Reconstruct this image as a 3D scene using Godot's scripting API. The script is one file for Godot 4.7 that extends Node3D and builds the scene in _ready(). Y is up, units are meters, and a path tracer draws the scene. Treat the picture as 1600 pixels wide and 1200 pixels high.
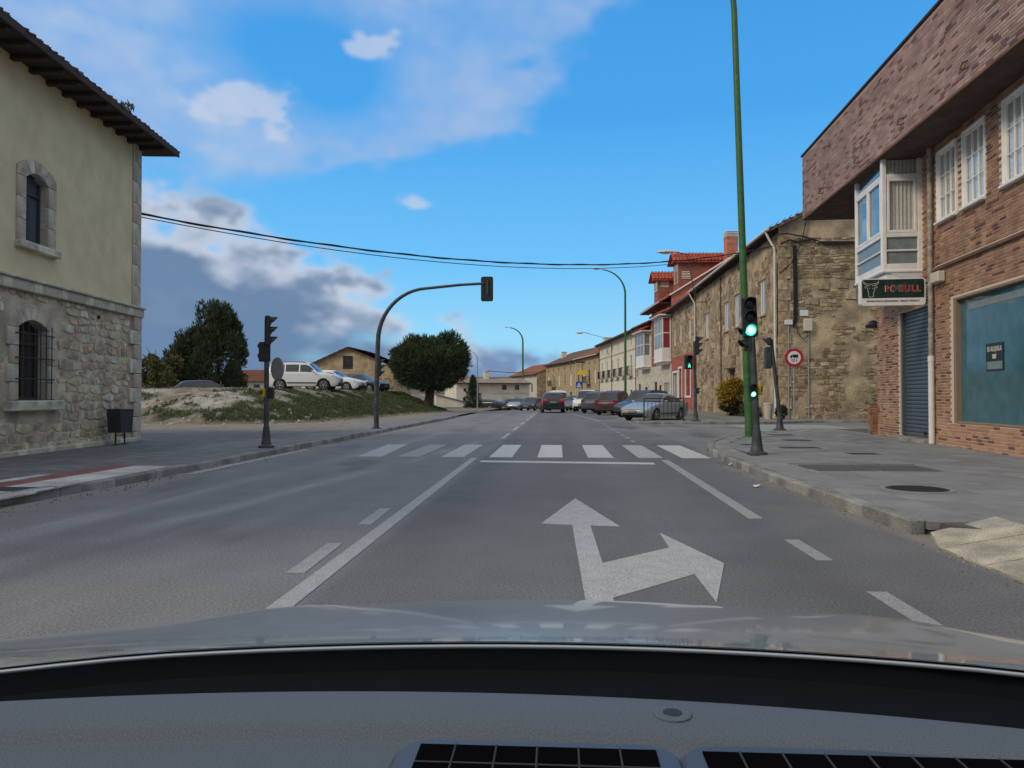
extends Node3D

var M := {}
var T := {}
var rng := RandomNumberGenerator.new()
var counts := {}
var noise := FastNoiseLite.new()
var stone_meshes: Array = []
var brick_mesh: ArrayMesh


# ---------------------------------------------------------------- mesh collector
class MB:
	var v := PackedVector3Array()
	var n := PackedVector3Array()
	var c := PackedColorArray()
	var uv := PackedVector2Array()
	var idx := PackedInt32Array()
	var col := Color(1, 1, 1)

	func vert(p: Vector3, nn: Vector3, t := Vector2.ZERO) -> int:
		v.push_back(p)
		n.push_back(nn)
		c.push_back(col)
		uv.push_back(t)
		return v.size() - 1

	func tri(a: Vector3, b: Vector3, d: Vector3) -> void:
		var nn := (b - a).cross(d - a).normalized()
		var i := vert(a, nn)
		vert(b, nn)
		vert(d, nn)
		idx.append_array([i, i + 2, i + 1])

	# corners counter-clockwise as seen from the front
	func quad(a: Vector3, b: Vector3, d: Vector3, e: Vector3) -> void:
		var nn := (d - a).cross(e - b).normalized()
		var i := vert(a, nn, Vector2(0, 1))
		vert(b, nn, Vector2(1, 1))
		vert(d, nn, Vector2(1, 0))
		vert(e, nn, Vector2(0, 0))
		idx.append_array([i, i + 2, i + 1, i, i + 3, i + 2])

	func box(p: Vector3, s: Vector3, b := Basis()) -> void:
		var h := s * 0.5
		var q: Array[Vector3] = []
		for k in 8:
			q.append(p + b * Vector3(h.x if k & 1 else -h.x, h.y if k & 2 else -h.y, h.z if k & 4 else -h.z))
		quad(q[4], q[5], q[7], q[6])
		quad(q[1], q[0], q[2], q[3])
		quad(q[5], q[1], q[3], q[7])
		quad(q[0], q[4], q[6], q[2])
		quad(q[6], q[7], q[3], q[2])
		quad(q[0], q[1], q[5], q[4])

	# box with chamfered edges
	func cbox(p: Vector3, s: Vector3, ch := 0.01, b := Basis()) -> void:
		var h := s * 0.5
		ch = minf(ch, minf(h.x, minf(h.y, h.z)) * 0.8)
		for ax in 3:
			var u := (ax + 1) % 3
			var w := (ax + 2) % 3
			for sg in [-1.0, 1.0]:
				var pts: Array[Vector3] = []
				for k: Vector2 in [Vector2(-1, -1), Vector2(1, -1), Vector2(1, 1), Vector2(-1, 1)]:
					var r := Vector3()
					r[ax] = sg * h[ax]
					r[u] = k.x * (h[u] - ch)
					r[w] = k.y * (h[w] - ch)
					pts.append(p + b * r)
				if sg > 0:
					quad(pts[0], pts[1], pts[2], pts[3])
				else:
					quad(pts[3], pts[2], pts[1], pts[0])
			# edges along ax
			for su in [-1.0, 1.0]:
				for sw in [-1.0, 1.0]:
					var a1 := Vector3()
					var a2 := Vector3()
					a1[u] = su * h[u]
					a1[w] = sw * (h[w] - ch)
					a2[u] = su * (h[u] - ch)
					a2[w] = sw * h[w]
					var e1 := Vector3()
					e1[ax] = h[ax] - ch
					var o: Array[Vector3] = [p + b * (a1 - e1), p + b * (a2 - e1), p + b * (a2 + e1), p + b * (a1 + e1)]
					if su * sw > 0:
						quad(o[0], o[1], o[2], o[3])
					else:
						quad(o[3], o[2], o[1], o[0])
		for k in 8:
			var sx := 1.0 if k & 1 else -1.0
			var sy := 1.0 if k & 2 else -1.0
			var sz := 1.0 if k & 4 else -1.0
			var A := p + b * Vector3(sx * h.x, sy * (h.y - ch), sz * (h.z - ch))
			var B := p + b * Vector3(sx * (h.x - ch), sy * h.y, sz * (h.z - ch))
			var C := p + b * Vector3(sx * (h.x - ch), sy * (h.y - ch), sz * h.z)
			if sx * sy * sz > 0:
				tri(A, B, C)
			else:
				tri(A, C, B)

	func tube(pts: Array, r: float, sides := 8, r2 := -1.0, caps := true) -> void:
		if r2 < 0:
			r2 = r
		var count := pts.size()
		var side := Vector3.UP
		var first := v.size()
		for i in count:
			var p: Vector3 = pts[i]
			var t: Vector3
			if i == 0:
				t = pts[1] - p
			elif i == count - 1:
				t = p - pts[i - 1]
			else:
				t = (pts[i + 1] - p).normalized() + (p - pts[i - 1]).normalized()
			t = t.normalized()
			if i == 0:
				side = t.cross(Vector3.UP if absf(t.y) < 0.9 else Vector3.RIGHT).normalized()
			side = (side - t * side.dot(t)).normalized()
			var up := t.cross(side)
			var rr := lerpf(r, r2, float(i) / (count - 1))
			for k in sides + 1:
				var a := TAU * k / sides
				var d := side * cos(a) + up * sin(a)
				vert(p + d * rr, d, Vector2(float(k) / sides, i))
		for i in count - 1:
			for k in sides:
				var q := first + i * (sides + 1) + k
				idx.append_array([q, q + sides + 2, q + 1, q, q + sides + 1, q + sides + 2])
		if caps:
			for e: int in [0, count - 1]:
				var p: Vector3 = pts[e]
				var t: Vector3 = (pts[0] - pts[1]) if e == 0 else (pts[count - 1] - pts[count - 2])
				t = t.normalized()
				var ring := first + e * (sides + 1)
				var ctr := vert(p, t)
				for k in sides + 1:
					vert(v[ring + k], t)
				for k in sides:
					if e == 0:
						idx.append_array([ctr, ctr + 1 + k, ctr + 2 + k])
					else:
						idx.append_array([ctr, ctr + 2 + k, ctr + 1 + k])

	# profile points (radius, height) from bottom to top, turned about the local y axis
	func lathe(prof: Array, sides: int, xf := Transform3D(), part_turn := TAU, start := 0.0) -> void:
		for i in prof.size() - 1:
			var a: Vector2 = prof[i]
			var b: Vector2 = prof[i + 1]
			var d := (b - a).normalized()
			var nn := Vector2(d.y, -d.x)
			var first := v.size()
			for k in sides + 1:
				var an := start + part_turn * k / sides
				var cs := cos(an)
				var sn := sin(an)
				var dirn := (xf.basis * Vector3(nn.x * cs, nn.y, nn.x * sn)).normalized()
				vert(xf * Vector3(a.x * cs, a.y, a.x * sn), dirn, Vector2(float(k) / sides, 0))
				vert(xf * Vector3(b.x * cs, b.y, b.x * sn), dirn, Vector2(float(k) / sides, 1))
			for k in sides:
				var q := first + k * 2
				idx.append_array([q, q + 2, q + 3, q, q + 3, q + 1])

	# flat polygon in the local xy plane, extruded from z0 to z1 (front is +z)
	func slab(poly: PackedVector2Array, z0: float, z1: float, xf := Transform3D(), bevel := 0.0) -> void:
		var p := poly
		if Geometry2D.is_polygon_clockwise(p):
			p = p.duplicate()
			p.reverse()
		var front := p
		if bevel > 0.0:
			var ctr := Vector2.ZERO
			for q in p:
				ctr += q
			ctr /= p.size()
			front = PackedVector2Array()
			for q in p:
				front.append(q + (ctr - q).normalized() * bevel)
		var ids := Geometry2D.triangulate_polygon(front)
		for z in [z1, z0]:
			var nn := (xf.basis * Vector3(0, 0, 1 if z == z1 else -1)).normalized()
			var first := v.size()
			for q in (front if z == z1 else p):
				vert(xf * Vector3(q.x, q.y, z), nn, q)
			for i in range(0, ids.size(), 3):
				var f := (front[ids[i + 1]] - front[ids[i]]).cross(front[ids[i + 2]] - front[ids[i]]) > 0.0
				if f == (z == z1):
					idx.append_array([first + ids[i], first + ids[i + 2], first + ids[i + 1]])
				else:
					idx.append_array([first + ids[i], first + ids[i + 1], first + ids[i + 2]])
		var zs := z1 - bevel
		for i in p.size():
			var j := (i + 1) % p.size()
			quad(xf * Vector3(p[i].x, p[i].y, z0), xf * Vector3(p[j].x, p[j].y, z0), xf * Vector3(p[j].x, p[j].y, zs), xf * Vector3(p[i].x, p[i].y, zs))
			if bevel > 0.0:
				quad(xf * Vector3(p[i].x, p[i].y, zs), xf * Vector3(p[j].x, p[j].y, zs), xf * Vector3(front[j].x, front[j].y, z1), xf * Vector3(front[i].x, front[i].y, z1))

	# wall face at z with rectangular holes that go back by depth
	func holed(u0: float, u1: float, y0: float, y1: float, holes: Array, z := 0.0, depth := 0.25, xf := Transform3D()) -> void:
		var us := [u0, u1]
		var ys := [y0, y1]
		for h: Rect2 in holes:
			us.append_array([clampf(h.position.x, u0, u1), clampf(h.end.x, u0, u1)])
			ys.append_array([clampf(h.position.y, y0, y1), clampf(h.end.y, y0, y1)])
		us.sort()
		ys.sort()
		for i in us.size() - 1:
			for j in ys.size() - 1:
				if us[i + 1] - us[i] < 0.001 or ys[j + 1] - ys[j] < 0.001:
					continue
				var m := Vector2((us[i] + us[i + 1]) / 2, (ys[j] + ys[j + 1]) / 2)
				var inside := false
				for h: Rect2 in holes:
					if h.has_point(m):
						inside = true
				if not inside:
					quad(xf * Vector3(us[i], ys[j], z), xf * Vector3(us[i + 1], ys[j], z), xf * Vector3(us[i + 1], ys[j + 1], z), xf * Vector3(us[i], ys[j + 1], z))
		for h: Rect2 in holes:
			var a := h.position
			var b := h.end
			var q := [Vector2(a.x, a.y), Vector2(b.x, a.y), Vector2(b.x, b.y), Vector2(a.x, b.y)]
			for k in 4:
				var p: Vector2 = q[k]
				var r: Vector2 = q[(k + 1) % 4]
				quad(xf * Vector3(p.x, p.y, z), xf * Vector3(r.x, r.y, z), xf * Vector3(r.x, r.y, z - depth), xf * Vector3(p.x, p.y, z - depth))

	func mesh() -> ArrayMesh:
		var a := []
		a.resize(Mesh.ARRAY_MAX)
		a[Mesh.ARRAY_VERTEX] = v
		a[Mesh.ARRAY_NORMAL] = n
		a[Mesh.ARRAY_COLOR] = c
		a[Mesh.ARRAY_TEX_UV] = uv
		a[Mesh.ARRAY_INDEX] = idx
		var m := ArrayMesh.new()
		m.add_surface_from_arrays(Mesh.PRIMITIVE_TRIANGLES, a)
		return m


# ---------------------------------------------------------------- scene helpers
func numbered(called: String) -> String:
	var k: int = counts.get(called, 0)
	counts[called] = k + 1
	return called if k == 0 else "%s_%03d" % [called, k]


func thing(called: String, label: String, category: String, xf := Transform3D(), group := "") -> Node3D:
	var o := Node3D.new()
	o.name = numbered(called)
	add_child(o)
	o.transform = xf
	o.set_meta("label", label)
	o.set_meta("category", category)
	if group:
		o.set_meta("group", group)
	return o


func structure(called: String) -> Node3D:
	var o := Node3D.new()
	o.name = numbered(called)
	add_child(o)
	o.set_meta("kind", "structure")
	return o


func part(parent: Node3D, called: String, mesh, mat: Material, xf := Transform3D()) -> MeshInstance3D:
	var o := MeshInstance3D.new()
	o.name = called
	o.mesh = mesh.mesh() if mesh is MB else mesh
	o.material_override = mat
	parent.add_child(o, true)
	o.transform = xf
	return o


# a frame whose x runs along a wall to the viewer's right, y up, z out of the wall
func wall_frame(a: Vector2, b: Vector2, y := 0.0) -> Transform3D:
	var u := Vector3(b.x - a.x, 0, b.y - a.y).normalized()
	return Transform3D(Basis(u, Vector3.UP, u.cross(Vector3.UP)), Vector3(a.x, y, a.y))


func at(x: float, y: float, z: float, turn := 0.0, scale := Vector3.ONE) -> Transform3D:
	return Transform3D(Basis(Vector3.UP, turn) * Basis.from_scale(scale), Vector3(x, y, z))


# z axis of the local frame points along dir
func aim(p: Vector3, dir: Vector3) -> Transform3D:
	var z := dir.normalized()
	var x := Vector3.UP.cross(z).normalized()
	return Transform3D(Basis(x, z.cross(x), z), p)


func rr(a: float, b: float) -> float:
	return rng.randf_range(a, b)


func lin(r: float, g: float, b: float, a := 1.0) -> Color:
	var k := Color(r, g, b).linear_to_srgb()
	k.a = a
	return k


func noise_tex(freq: float, lo: float, hi: float, octaves := 4, size := 512, normal := false, strength := 4.0, kind := FastNoiseLite.TYPE_SIMPLEX_SMOOTH) -> NoiseTexture2D:
	var f := FastNoiseLite.new()
	f.noise_type = kind
	f.frequency = freq
	f.fractal_octaves = octaves
	f.seed = 7 + T.size()
	var t := NoiseTexture2D.new()
	t.width = size
	t.height = size
	t.seamless = true
	t.noise = f
	if normal:
		t.as_normal_map = true
		t.bump_strength = strength
	else:
		var g := Gradient.new()
		g.offsets = PackedFloat32Array([0.15, 0.85])
		g.colors = PackedColorArray([Color(lo, lo, lo), Color(hi, hi, hi)])
		t.color_ramp = g
	return t


# opts: tex, scale, normal, nscale, detail, dscale, metal, coat, vc, world
func mat(called: String, color: Color, rough := 0.9, o := {}) -> StandardMaterial3D:
	var m := StandardMaterial3D.new()
	m.resource_name = called
	# the grain textures average below white: keep the stated colour as the mean
	var mean := {"grain": 0.75, "speck": 0.64, "blotch": 0.79, "stain": 0.67, "streak": 0.88, "soft": 0.93}
	if not o.get("vc", false) and color.a == 1.0:
		var k := 1.0
		for key in ["tex", "detail"]:
			if o.has(key):
				k *= mean[o[key]]
		var l := color.srgb_to_linear()
		color = lin(minf(l.r / k, 0.95), minf(l.g / k, 0.95), minf(l.b / k, 0.95))
	m.albedo_color = color
	m.roughness = rough
	m.metallic = o.get("metal", 0.0)
	if o.has("spec"):
		m.metallic_specular = o.spec
	var world: bool = o.get("world", false)
	if o.has("tex") or o.has("normal"):
		m.uv1_triplanar = true
		m.uv1_world_triplanar = world
		m.uv1_scale = Vector3.ONE * float(o.get("scale", 1.0))
		if o.has("tex"):
			m.albedo_texture = T[o.tex]
	if o.has("normal"):
		m.normal_enabled = true
		m.normal_texture = T[o.normal]
		m.normal_scale = o.get("nscale", 0.6)
	if o.has("detail"):
		m.detail_enabled = true
		m.detail_albedo = T[o.detail]
		m.detail_blend_mode = BaseMaterial3D.BLEND_MODE_MUL
		m.detail_uv_layer = BaseMaterial3D.DETAIL_UV_2
		m.uv2_triplanar = true
		m.uv2_world_triplanar = world
		m.uv2_scale = Vector3.ONE * float(o.get("dscale", 0.2))
	if o.has("coat"):
		m.clearcoat_enabled = true
		m.clearcoat = o.coat
		m.clearcoat_roughness = 0.05
	if o.get("vc", false):
		m.vertex_color_use_as_albedo = true
	if o.has("glow"):
		m.emission_enabled = true
		m.emission = o.glow
		m.emission_energy_multiplier = o.get("power", 1.0)
	if color.a < 1.0:
		m.transparency = BaseMaterial3D.TRANSPARENCY_ALPHA
	if o.get("leaf", false):
		m.backlight_enabled = true
		m.backlight = lin(0.02, 0.035, 0.01)
		m.cull_mode = BaseMaterial3D.CULL_DISABLED
	M[called] = m
	return m


func make_materials() -> void:
	T.grain = noise_tex(0.09, 0.76, 1.0, 3)
	T.speck = noise_tex(0.22, 0.64, 1.0, 2)
	T.blotch = noise_tex(0.012, 0.80, 1.0, 5)
	T.stain = noise_tex(0.006, 0.68, 1.0, 5)
	T.streak = noise_tex(0.02, 0.88, 1.0, 4)
	T.soft = noise_tex(0.008, 0.93, 1.0, 3)
	T.bump = noise_tex(0.06, 0, 1, 4, 512, true, 5.0)
	T.coarse = noise_tex(0.02, 0, 1, 5, 512, true, 9.0)
	var w := true
	mat("asphalt", Color.WHITE, 0.86, {"tex": "speck", "scale": 1.15, "normal": "bump", "nscale": 0.4, "vc": true, "world": w, "detail": "grain", "dscale": 0.85})
	mat("paint", Color.WHITE, 0.75, {"tex": "grain", "scale": 0.9, "vc": true, "normal": "bump", "nscale": 0.4, "world": w, "detail": "soft", "dscale": 1.3})
	mat("concrete", Color.WHITE, 0.9, {"tex": "grain", "scale": 0.8, "normal": "bump", "nscale": 0.35, "vc": true, "world": w, "detail": "blotch", "dscale": 0.3})
	mat("paver_a", lin(0.225, 0.225, 0.225), 0.9, {"tex": "speck", "scale": 0.8, "normal": "bump", "nscale": 0.3, "world": w, "detail": "soft", "dscale": 0.5})
	mat("paver_b", lin(0.203, 0.203, 0.205), 0.9, {"tex": "speck", "scale": 0.7, "normal": "bump", "nscale": 0.3, "world": w, "detail": "soft", "dscale": 0.5})
	mat("paver_c", lin(0.25, 0.248, 0.243), 0.9, {"tex": "speck", "scale": 0.9, "normal": "bump", "nscale": 0.3, "world": w, "detail": "soft", "dscale": 0.5})
	mat("paver_bed", lin(0.085, 0.083, 0.08), 0.95, {"tex": "grain", "scale": 1.0, "world": w})
	mat("tactile", lin(0.46, 0.46, 0.44), 0.85, {"tex": "grain", "scale": 1.2, "world": w, "detail": "stain", "dscale": 0.4})
	mat("tactile_red", lin(0.235, 0.105, 0.095), 0.85, {"tex": "grain", "scale": 1.2, "world": w, "detail": "stain", "dscale": 0.4})
	mat("kerb_a", lin(0.24, 0.235, 0.22), 0.9, {"tex": "grain", "scale": 0.7, "normal": "bump", "nscale": 0.5, "world": w, "detail": "stain", "dscale": 0.35})
	mat("kerb_b", lin(0.20, 0.195, 0.18), 0.9, {"tex": "grain", "scale": 0.9, "normal": "bump", "nscale": 0.5, "world": w, "detail": "stain", "dscale": 0.4})
	mat("kerb_ramp", lin(0.38, 0.345, 0.27), 0.9, {"tex": "grain", "scale": 0.8, "normal": "bump", "nscale": 0.5, "world": w, "detail": "stain", "dscale": 0.6})
	mat("earth", Color.WHITE, 1.0, {"tex": "grain", "scale": 0.5, "normal": "coarse", "nscale": 0.8, "vc": true, "world": w, "detail": "blotch", "dscale": 0.15})
	mat("iron", lin(0.05, 0.05, 0.05), 0.7, {"metal": 0.5, "tex": "grain", "scale": 2.0})
	# walls
	mat("plaster_yellow", lin(0.66, 0.58, 0.37), 0.95, {"tex": "soft", "scale": 0.3, "normal": "bump", "nscale": 0.08})
	mat("mortar", lin(0.47, 0.40, 0.30), 1.0, {"tex": "grain", "scale": 1.0, "normal": "coarse", "nscale": 0.8, "detail": "stain", "dscale": 0.25})
	mat("mortar_tan", lin(0.375, 0.30, 0.195), 1.0, {"tex": "grain", "scale": 0.8, "normal": "coarse", "nscale": 0.9, "detail": "stain", "dscale": 0.22})
	var tones := [[0.50, 0.42, 0.31], [0.43, 0.355, 0.26], [0.56, 0.48, 0.37], [0.46, 0.35, 0.26], [0.37, 0.31, 0.235], [0.53, 0.43, 0.28]]
	for k in tones.size():
		mat("stone_%d" % k, lin(tones[k][0], tones[k][1], tones[k][2]), 0.95, {"tex": "grain", "scale": 1.3, "normal": "coarse", "nscale": 0.7, "detail": "stain", "dscale": 0.7})
	var tan_tones := [[0.36, 0.27, 0.16], [0.30, 0.22, 0.13], [0.25, 0.19, 0.12], [0.43, 0.345, 0.22], [0.33, 0.26, 0.17], [0.20, 0.14, 0.09]]
	for k in tan_tones.size():
		mat("tan_%d" % k, lin(tan_tones[k][0], tan_tones[k][1], tan_tones[k][2]), 0.95, {"tex": "grain", "scale": 1.3, "normal": "coarse", "nscale": 0.7, "detail": "stain", "dscale": 0.7})
	mat("stone_any", Color.WHITE, 0.95, {"tex": "grain", "scale": 1.3, "normal": "coarse", "nscale": 0.6, "vc": true, "detail": "stain", "dscale": 0.5})
	mat("dressed", lin(0.52, 0.46, 0.37), 0.9, {"tex": "grain", "scale": 0.9, "normal": "bump", "nscale": 0.5, "detail": "stain", "dscale": 0.5})
	mat("dressed_b", lin(0.45, 0.395, 0.315), 0.9, {"tex": "grain", "scale": 1.1, "normal": "bump", "nscale": 0.5, "detail": "stain", "dscale": 0.4})
	mat("brick_mortar", lin(0.66, 0.53, 0.42), 1.0, {"tex": "grain", "scale": 1.5})
	var bt := [[0.47, 0.26, 0.155], [0.42, 0.225, 0.135], [0.50, 0.29, 0.18], [0.18, 0.082, 0.062], [0.38, 0.195, 0.125]]
	for k in bt.size():
		mat("brick_%d" % k, lin(bt[k][0], bt[k][1], bt[k][2]), 0.85, {"tex": "grain", "scale": 2.0, "normal": "bump", "nscale": 0.4})
		mat("mauve_brick_%d" % k, lin(bt[k][0] * 1.0, bt[k][1] * 1.22, bt[k][2] * 1.75), 0.85, {"tex": "grain", "scale": 2.0, "normal": "bump", "nscale": 0.4})
	mat("brick_any", Color.WHITE, 0.85, {"tex": "grain", "scale": 2.0, "normal": "bump", "nscale": 0.4, "vc": true, "detail": "blotch", "dscale": 0.25})
	mat("brick_far", lin(0.27, 0.115, 0.075), 0.9, {"tex": "grain", "scale": 0.8, "detail": "blotch", "dscale": 0.4})
	mat("render_brown", lin(0.17, 0.095, 0.07), 0.95, {"tex": "grain", "scale": 0.8, "detail": "stain", "dscale": 0.3})
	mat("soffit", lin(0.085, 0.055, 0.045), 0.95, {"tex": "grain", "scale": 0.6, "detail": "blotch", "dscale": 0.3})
	mat("white_frame", lin(0.86, 0.85, 0.82), 0.4, {"tex": "soft", "scale": 0.6})
	mat("white_wall", lin(0.70, 0.66, 0.55), 0.9, {"tex": "soft", "scale": 0.2})
	mat("cream_wall", lin(0.56, 0.52, 0.42), 0.95, {"tex": "soft", "scale": 0.3, "detail": "blotch", "dscale": 0.25})
	mat("ochre_wall", lin(0.42, 0.325, 0.19), 0.95, {"tex": "soft", "scale": 0.3, "detail": "blotch", "dscale": 0.25})
	mat("red_wall", lin(0.40, 0.11, 0.085), 0.9, {"tex": "streak", "scale": 0.5, "detail": "blotch", "dscale": 0.2})
	mat("salmon", lin(0.55, 0.20, 0.12), 0.95, {"tex": "streak", "scale": 0.4, "detail": "blotch", "dscale": 0.15})
	mat("wood_red", lin(0.26, 0.035, 0.03), 0.6, {"tex": "streak", "scale": 1.0})
	mat("wood_dark", lin(0.042, 0.026, 0.019), 0.8, {"tex": "grain", "scale": 1.0})
	mat("tile", lin(0.24, 0.10, 0.055), 0.9, {"tex": "grain", "scale": 1.2, "detail": "stain", "dscale": 0.5})
	mat("tile_pale", lin(0.34, 0.28, 0.23), 0.95, {"tex": "grain", "scale": 1.2, "detail": "blotch", "dscale": 0.6})
	mat("tile_old", lin(0.15, 0.095, 0.07), 0.95, {"tex": "grain", "scale": 1.2, "detail": "stain", "dscale": 0.6})
	mat("tile_dark", lin(0.06, 0.042, 0.036), 0.95, {"tex": "grain", "scale": 1.2, "detail": "stain", "dscale": 0.6})
	mat("tile_red", lin(0.42, 0.085, 0.045), 0.85, {"tex": "grain", "scale": 1.2, "detail": "stain", "dscale": 0.5})
	mat("glass", lin(0.4, 0.45, 0.45, 0.06), 0.02)
	mat("glass_dark", lin(0.012, 0.015, 0.018), 0.04, {"spec": 0.6})
	mat("glass_blue", lin(0.05, 0.075, 0.105), 0.04, {"spec": 0.9})
	mat("glass_teal", lin(0.055, 0.155, 0.19), 0.08, {"spec": 0.6, "tex": "streak", "scale": 0.25})
	mat("frosted", lin(0.20, 0.25, 0.26), 0.3, {"tex": "streak", "scale": 0.5})
	mat("curtain", lin(0.68, 0.68, 0.62), 0.95, {"tex": "streak", "scale": 1.2})
	mat("room", lin(0.03, 0.03, 0.03), 1.0)
	mat("frame_brown", lin(0.26, 0.19, 0.13), 0.7, {"tex": "soft", "scale": 1.0})
	mat("frame_dark", lin(0.022, 0.027, 0.038), 0.5)
	mat("shutter", lin(0.095, 0.120, 0.142), 0.5, {"tex": "streak", "scale": 0.6, "metal": 0.3})
	mat("shutter_blue", lin(0.30, 0.36, 0.46), 0.6)
	mat("pipe_white", lin(0.76, 0.75, 0.71), 0.45, {"tex": "soft", "scale": 1.0})
	mat("pipe_grey", lin(0.33, 0.30, 0.26), 0.5, {"tex": "streak", "scale": 1.0, "detail": "stain", "dscale": 1.2})
	mat("pipe_brown", lin(0.07, 0.04, 0.032), 0.6)
	# metal and plastic
	mat("pole_grey", lin(0.052, 0.060, 0.066), 0.5, {"tex": "streak", "scale": 1.0, "detail": "stain", "dscale": 0.8})
	mat("pole_green", lin(0.042, 0.14, 0.032), 0.5, {"tex": "streak", "scale": 0.7, "detail": "blotch", "dscale": 0.6})
	mat("black_plastic", lin(0.014, 0.015, 0.015), 0.5)
	mat("black_cable", lin(0.012, 0.012, 0.013), 0.7)
	mat("lens_off", lin(0.012, 0.012, 0.013), 0.25)
	mat("lens_green", lin(0.05, 0.6, 0.42), 0.3, {"glow": lin(0.10, 0.95, 0.62), "power": 1.3})
	mat("lens_core", lin(0.6, 0.95, 0.85), 0.3, {"glow": lin(0.62, 1.0, 0.92), "power": 1.5})
	mat("button_yellow", lin(0.60, 0.36, 0.015), 0.5)
	mat("sign_back", lin(0.36, 0.37, 0.38), 0.55, {"metal": 0.4, "tex": "streak", "scale": 0.8})
	mat("sign_red", lin(0.40, 0.018, 0.03), 0.45)
	mat("sign_white", lin(0.72, 0.72, 0.70), 0.45)
	mat("sign_black", lin(0.012, 0.014, 0.012), 0.4)
	mat("sign_blue", lin(0.02, 0.08, 0.36), 0.45)
	mat("sign_yellow", lin(0.72, 0.55, 0.03), 0.5)
	mat("sign_green", lin(0.008, 0.030, 0.024), 0.35, {"tex": "stain", "scale": 1.6})
	mat("sign_ray", lin(0.045, 0.17, 0.125), 0.4)
	mat("lamp_grey", lin(0.62, 0.62, 0.60), 0.4)
	mat("lamp_bowl", lin(0.62, 0.63, 0.62, 0.9), 0.2)
	mat("bin_blue", lin(0.018, 0.026, 0.036), 0.55)
	mat("galvanised", lin(0.40, 0.41, 0.41), 0.45, {"metal": 0.6, "tex": "streak", "scale": 1.0})
	mat("box_cream", lin(0.60, 0.56, 0.46), 0.6)
	mat("terracotta", lin(0.50, 0.46, 0.38), 0.9, {"tex": "grain", "scale": 1.0})
	# vehicles
	mat("tyre", lin(0.012, 0.012, 0.012), 0.9)
	mat("rim", lin(0.42, 0.42, 0.43), 0.35, {"metal": 0.7})
	mat("trim", lin(0.018, 0.018, 0.019), 0.7)
	mat("car_glass", lin(0.016, 0.020, 0.024), 0.04, {"spec": 0.65})
	mat("tail_red", lin(0.28, 0.010, 0.012), 0.2, {"coat": 1.0})
	mat("tail_lit", lin(0.5, 0.02, 0.02), 0.2, {"glow": lin(0.9, 0.04, 0.05), "power": 0.22})
	mat("headlight", lin(0.50, 0.52, 0.54), 0.12, {"metal": 0.5, "coat": 1.0})
	mat("plate", lin(0.24, 0.25, 0.25), 0.5)
	for p in [["white", 0.74, 0.73, 0.70, 0.0], ["silver", 0.33, 0.36, 0.40, 0.55], ["black", 0.013, 0.014, 0.017, 0.0], ["charcoal", 0.035, 0.042, 0.045, 0.3], ["maroon", 0.085, 0.016, 0.026, 0.2], ["grey", 0.13, 0.14, 0.16, 0.5], ["greyblue", 0.07, 0.085, 0.105, 0.4], ["navy", 0.03, 0.035, 0.05, 0.3], ["teal", 0.09, 0.12, 0.12, 0.3]]:
		mat("car_" + p[0], lin(p[1], p[2], p[3]), 0.42, {"metal": p[4] * 0.6, "coat": 0.35})
	# the car that carries the camera
	mat("bonnet", lin(0.46, 0.50, 0.52), 0.26, {"metal": 0.55, "coat": 1.0})
	mat("cowl", lin(0.006, 0.007, 0.009), 0.85, {"spec": 0.12})
	mat("dash", lin(0.094, 0.115, 0.142), 0.8, {"tex": "speck", "scale": 9.0, "normal": "bump", "nscale": 0.25})
	mat("vent_bar", lin(0.028, 0.032, 0.038), 0.7)
	mat("slot", lin(0.004, 0.004, 0.005), 1.0, {"spec": 0.0})
	mat("dash_vent", lin(0.06, 0.07, 0.09), 0.4)
	mat("windscreen", lin(0.9, 0.95, 0.95, 0.01), 0.0, {"spec": 0.16})
	mat("headlining", lin(0.30, 0.30, 0.29), 1.0)
	# plants
	mat("leaf", Color.WHITE, 0.7, {"vc": true, "leaf": true})
	mat("bark", lin(0.075, 0.052, 0.038), 1.0, {"tex": "grain", "scale": 1.0, "normal": "coarse"})


# unit stones: outline in a 1 x 1 cell, front bulging to z = 1
func make_stones() -> void:
	rng.seed = 11
	for k in 14:
		var mb := MB.new()
		var pts := PackedVector2Array()
		var sides := 8
		for i in sides:
			var a := TAU * (i + 0.5) / sides + rr(-0.12, 0.12)
			var d := Vector2(cos(a), sin(a))
			var e := 0.5 / maxf(absf(d.x), absf(d.y))
			pts.append(d * e * rr(0.84, 0.99))
		var inner: Array[Vector3] = []
		for p in pts:
			inner.append(Vector3(p.x * rr(0.78, 0.88), p.y * rr(0.74, 0.86), rr(0.75, 1.0)))
		var ctr := Vector3(0, 0, rr(0.9, 1.1))
		for i in sides:
			var j := (i + 1) % sides
			mb.quad(Vector3(pts[i].x, pts[i].y, -0.4), Vector3(pts[j].x, pts[j].y, -0.4), inner[j], inner[i])
			mb.tri(ctr, inner[i], inner[j])
		# soft edges: average the normals of the rim
		stone_meshes.append(mb)
	var b := MB.new()
	var h := Vector3(0.119, 0.0255, 0)
	var q: Array[Vector3] = []
	for s: Vector3 in [Vector3(-1, -1, 0), Vector3(1, -1, 0), Vector3(1, 1, 0), Vector3(-1, 1, 0)]:
		q.append(s * h)
	var zf := Vector3(0, 0, 0.009)
	var zb := Vector3(0, 0, -0.004)
	b.quad(q[0] * 0.985 + zf, q[1] * 0.985 + zf, q[2] * 0.985 + zf, q[3] * 0.985 + zf)
	for i in 4:
		var j := (i + 1) % 4
		b.quad(q[i] + zb, q[j] + zb, q[j] * 0.985 + zf, q[i] * 0.985 + zf)
	brick_mesh = b.mesh()


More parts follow.
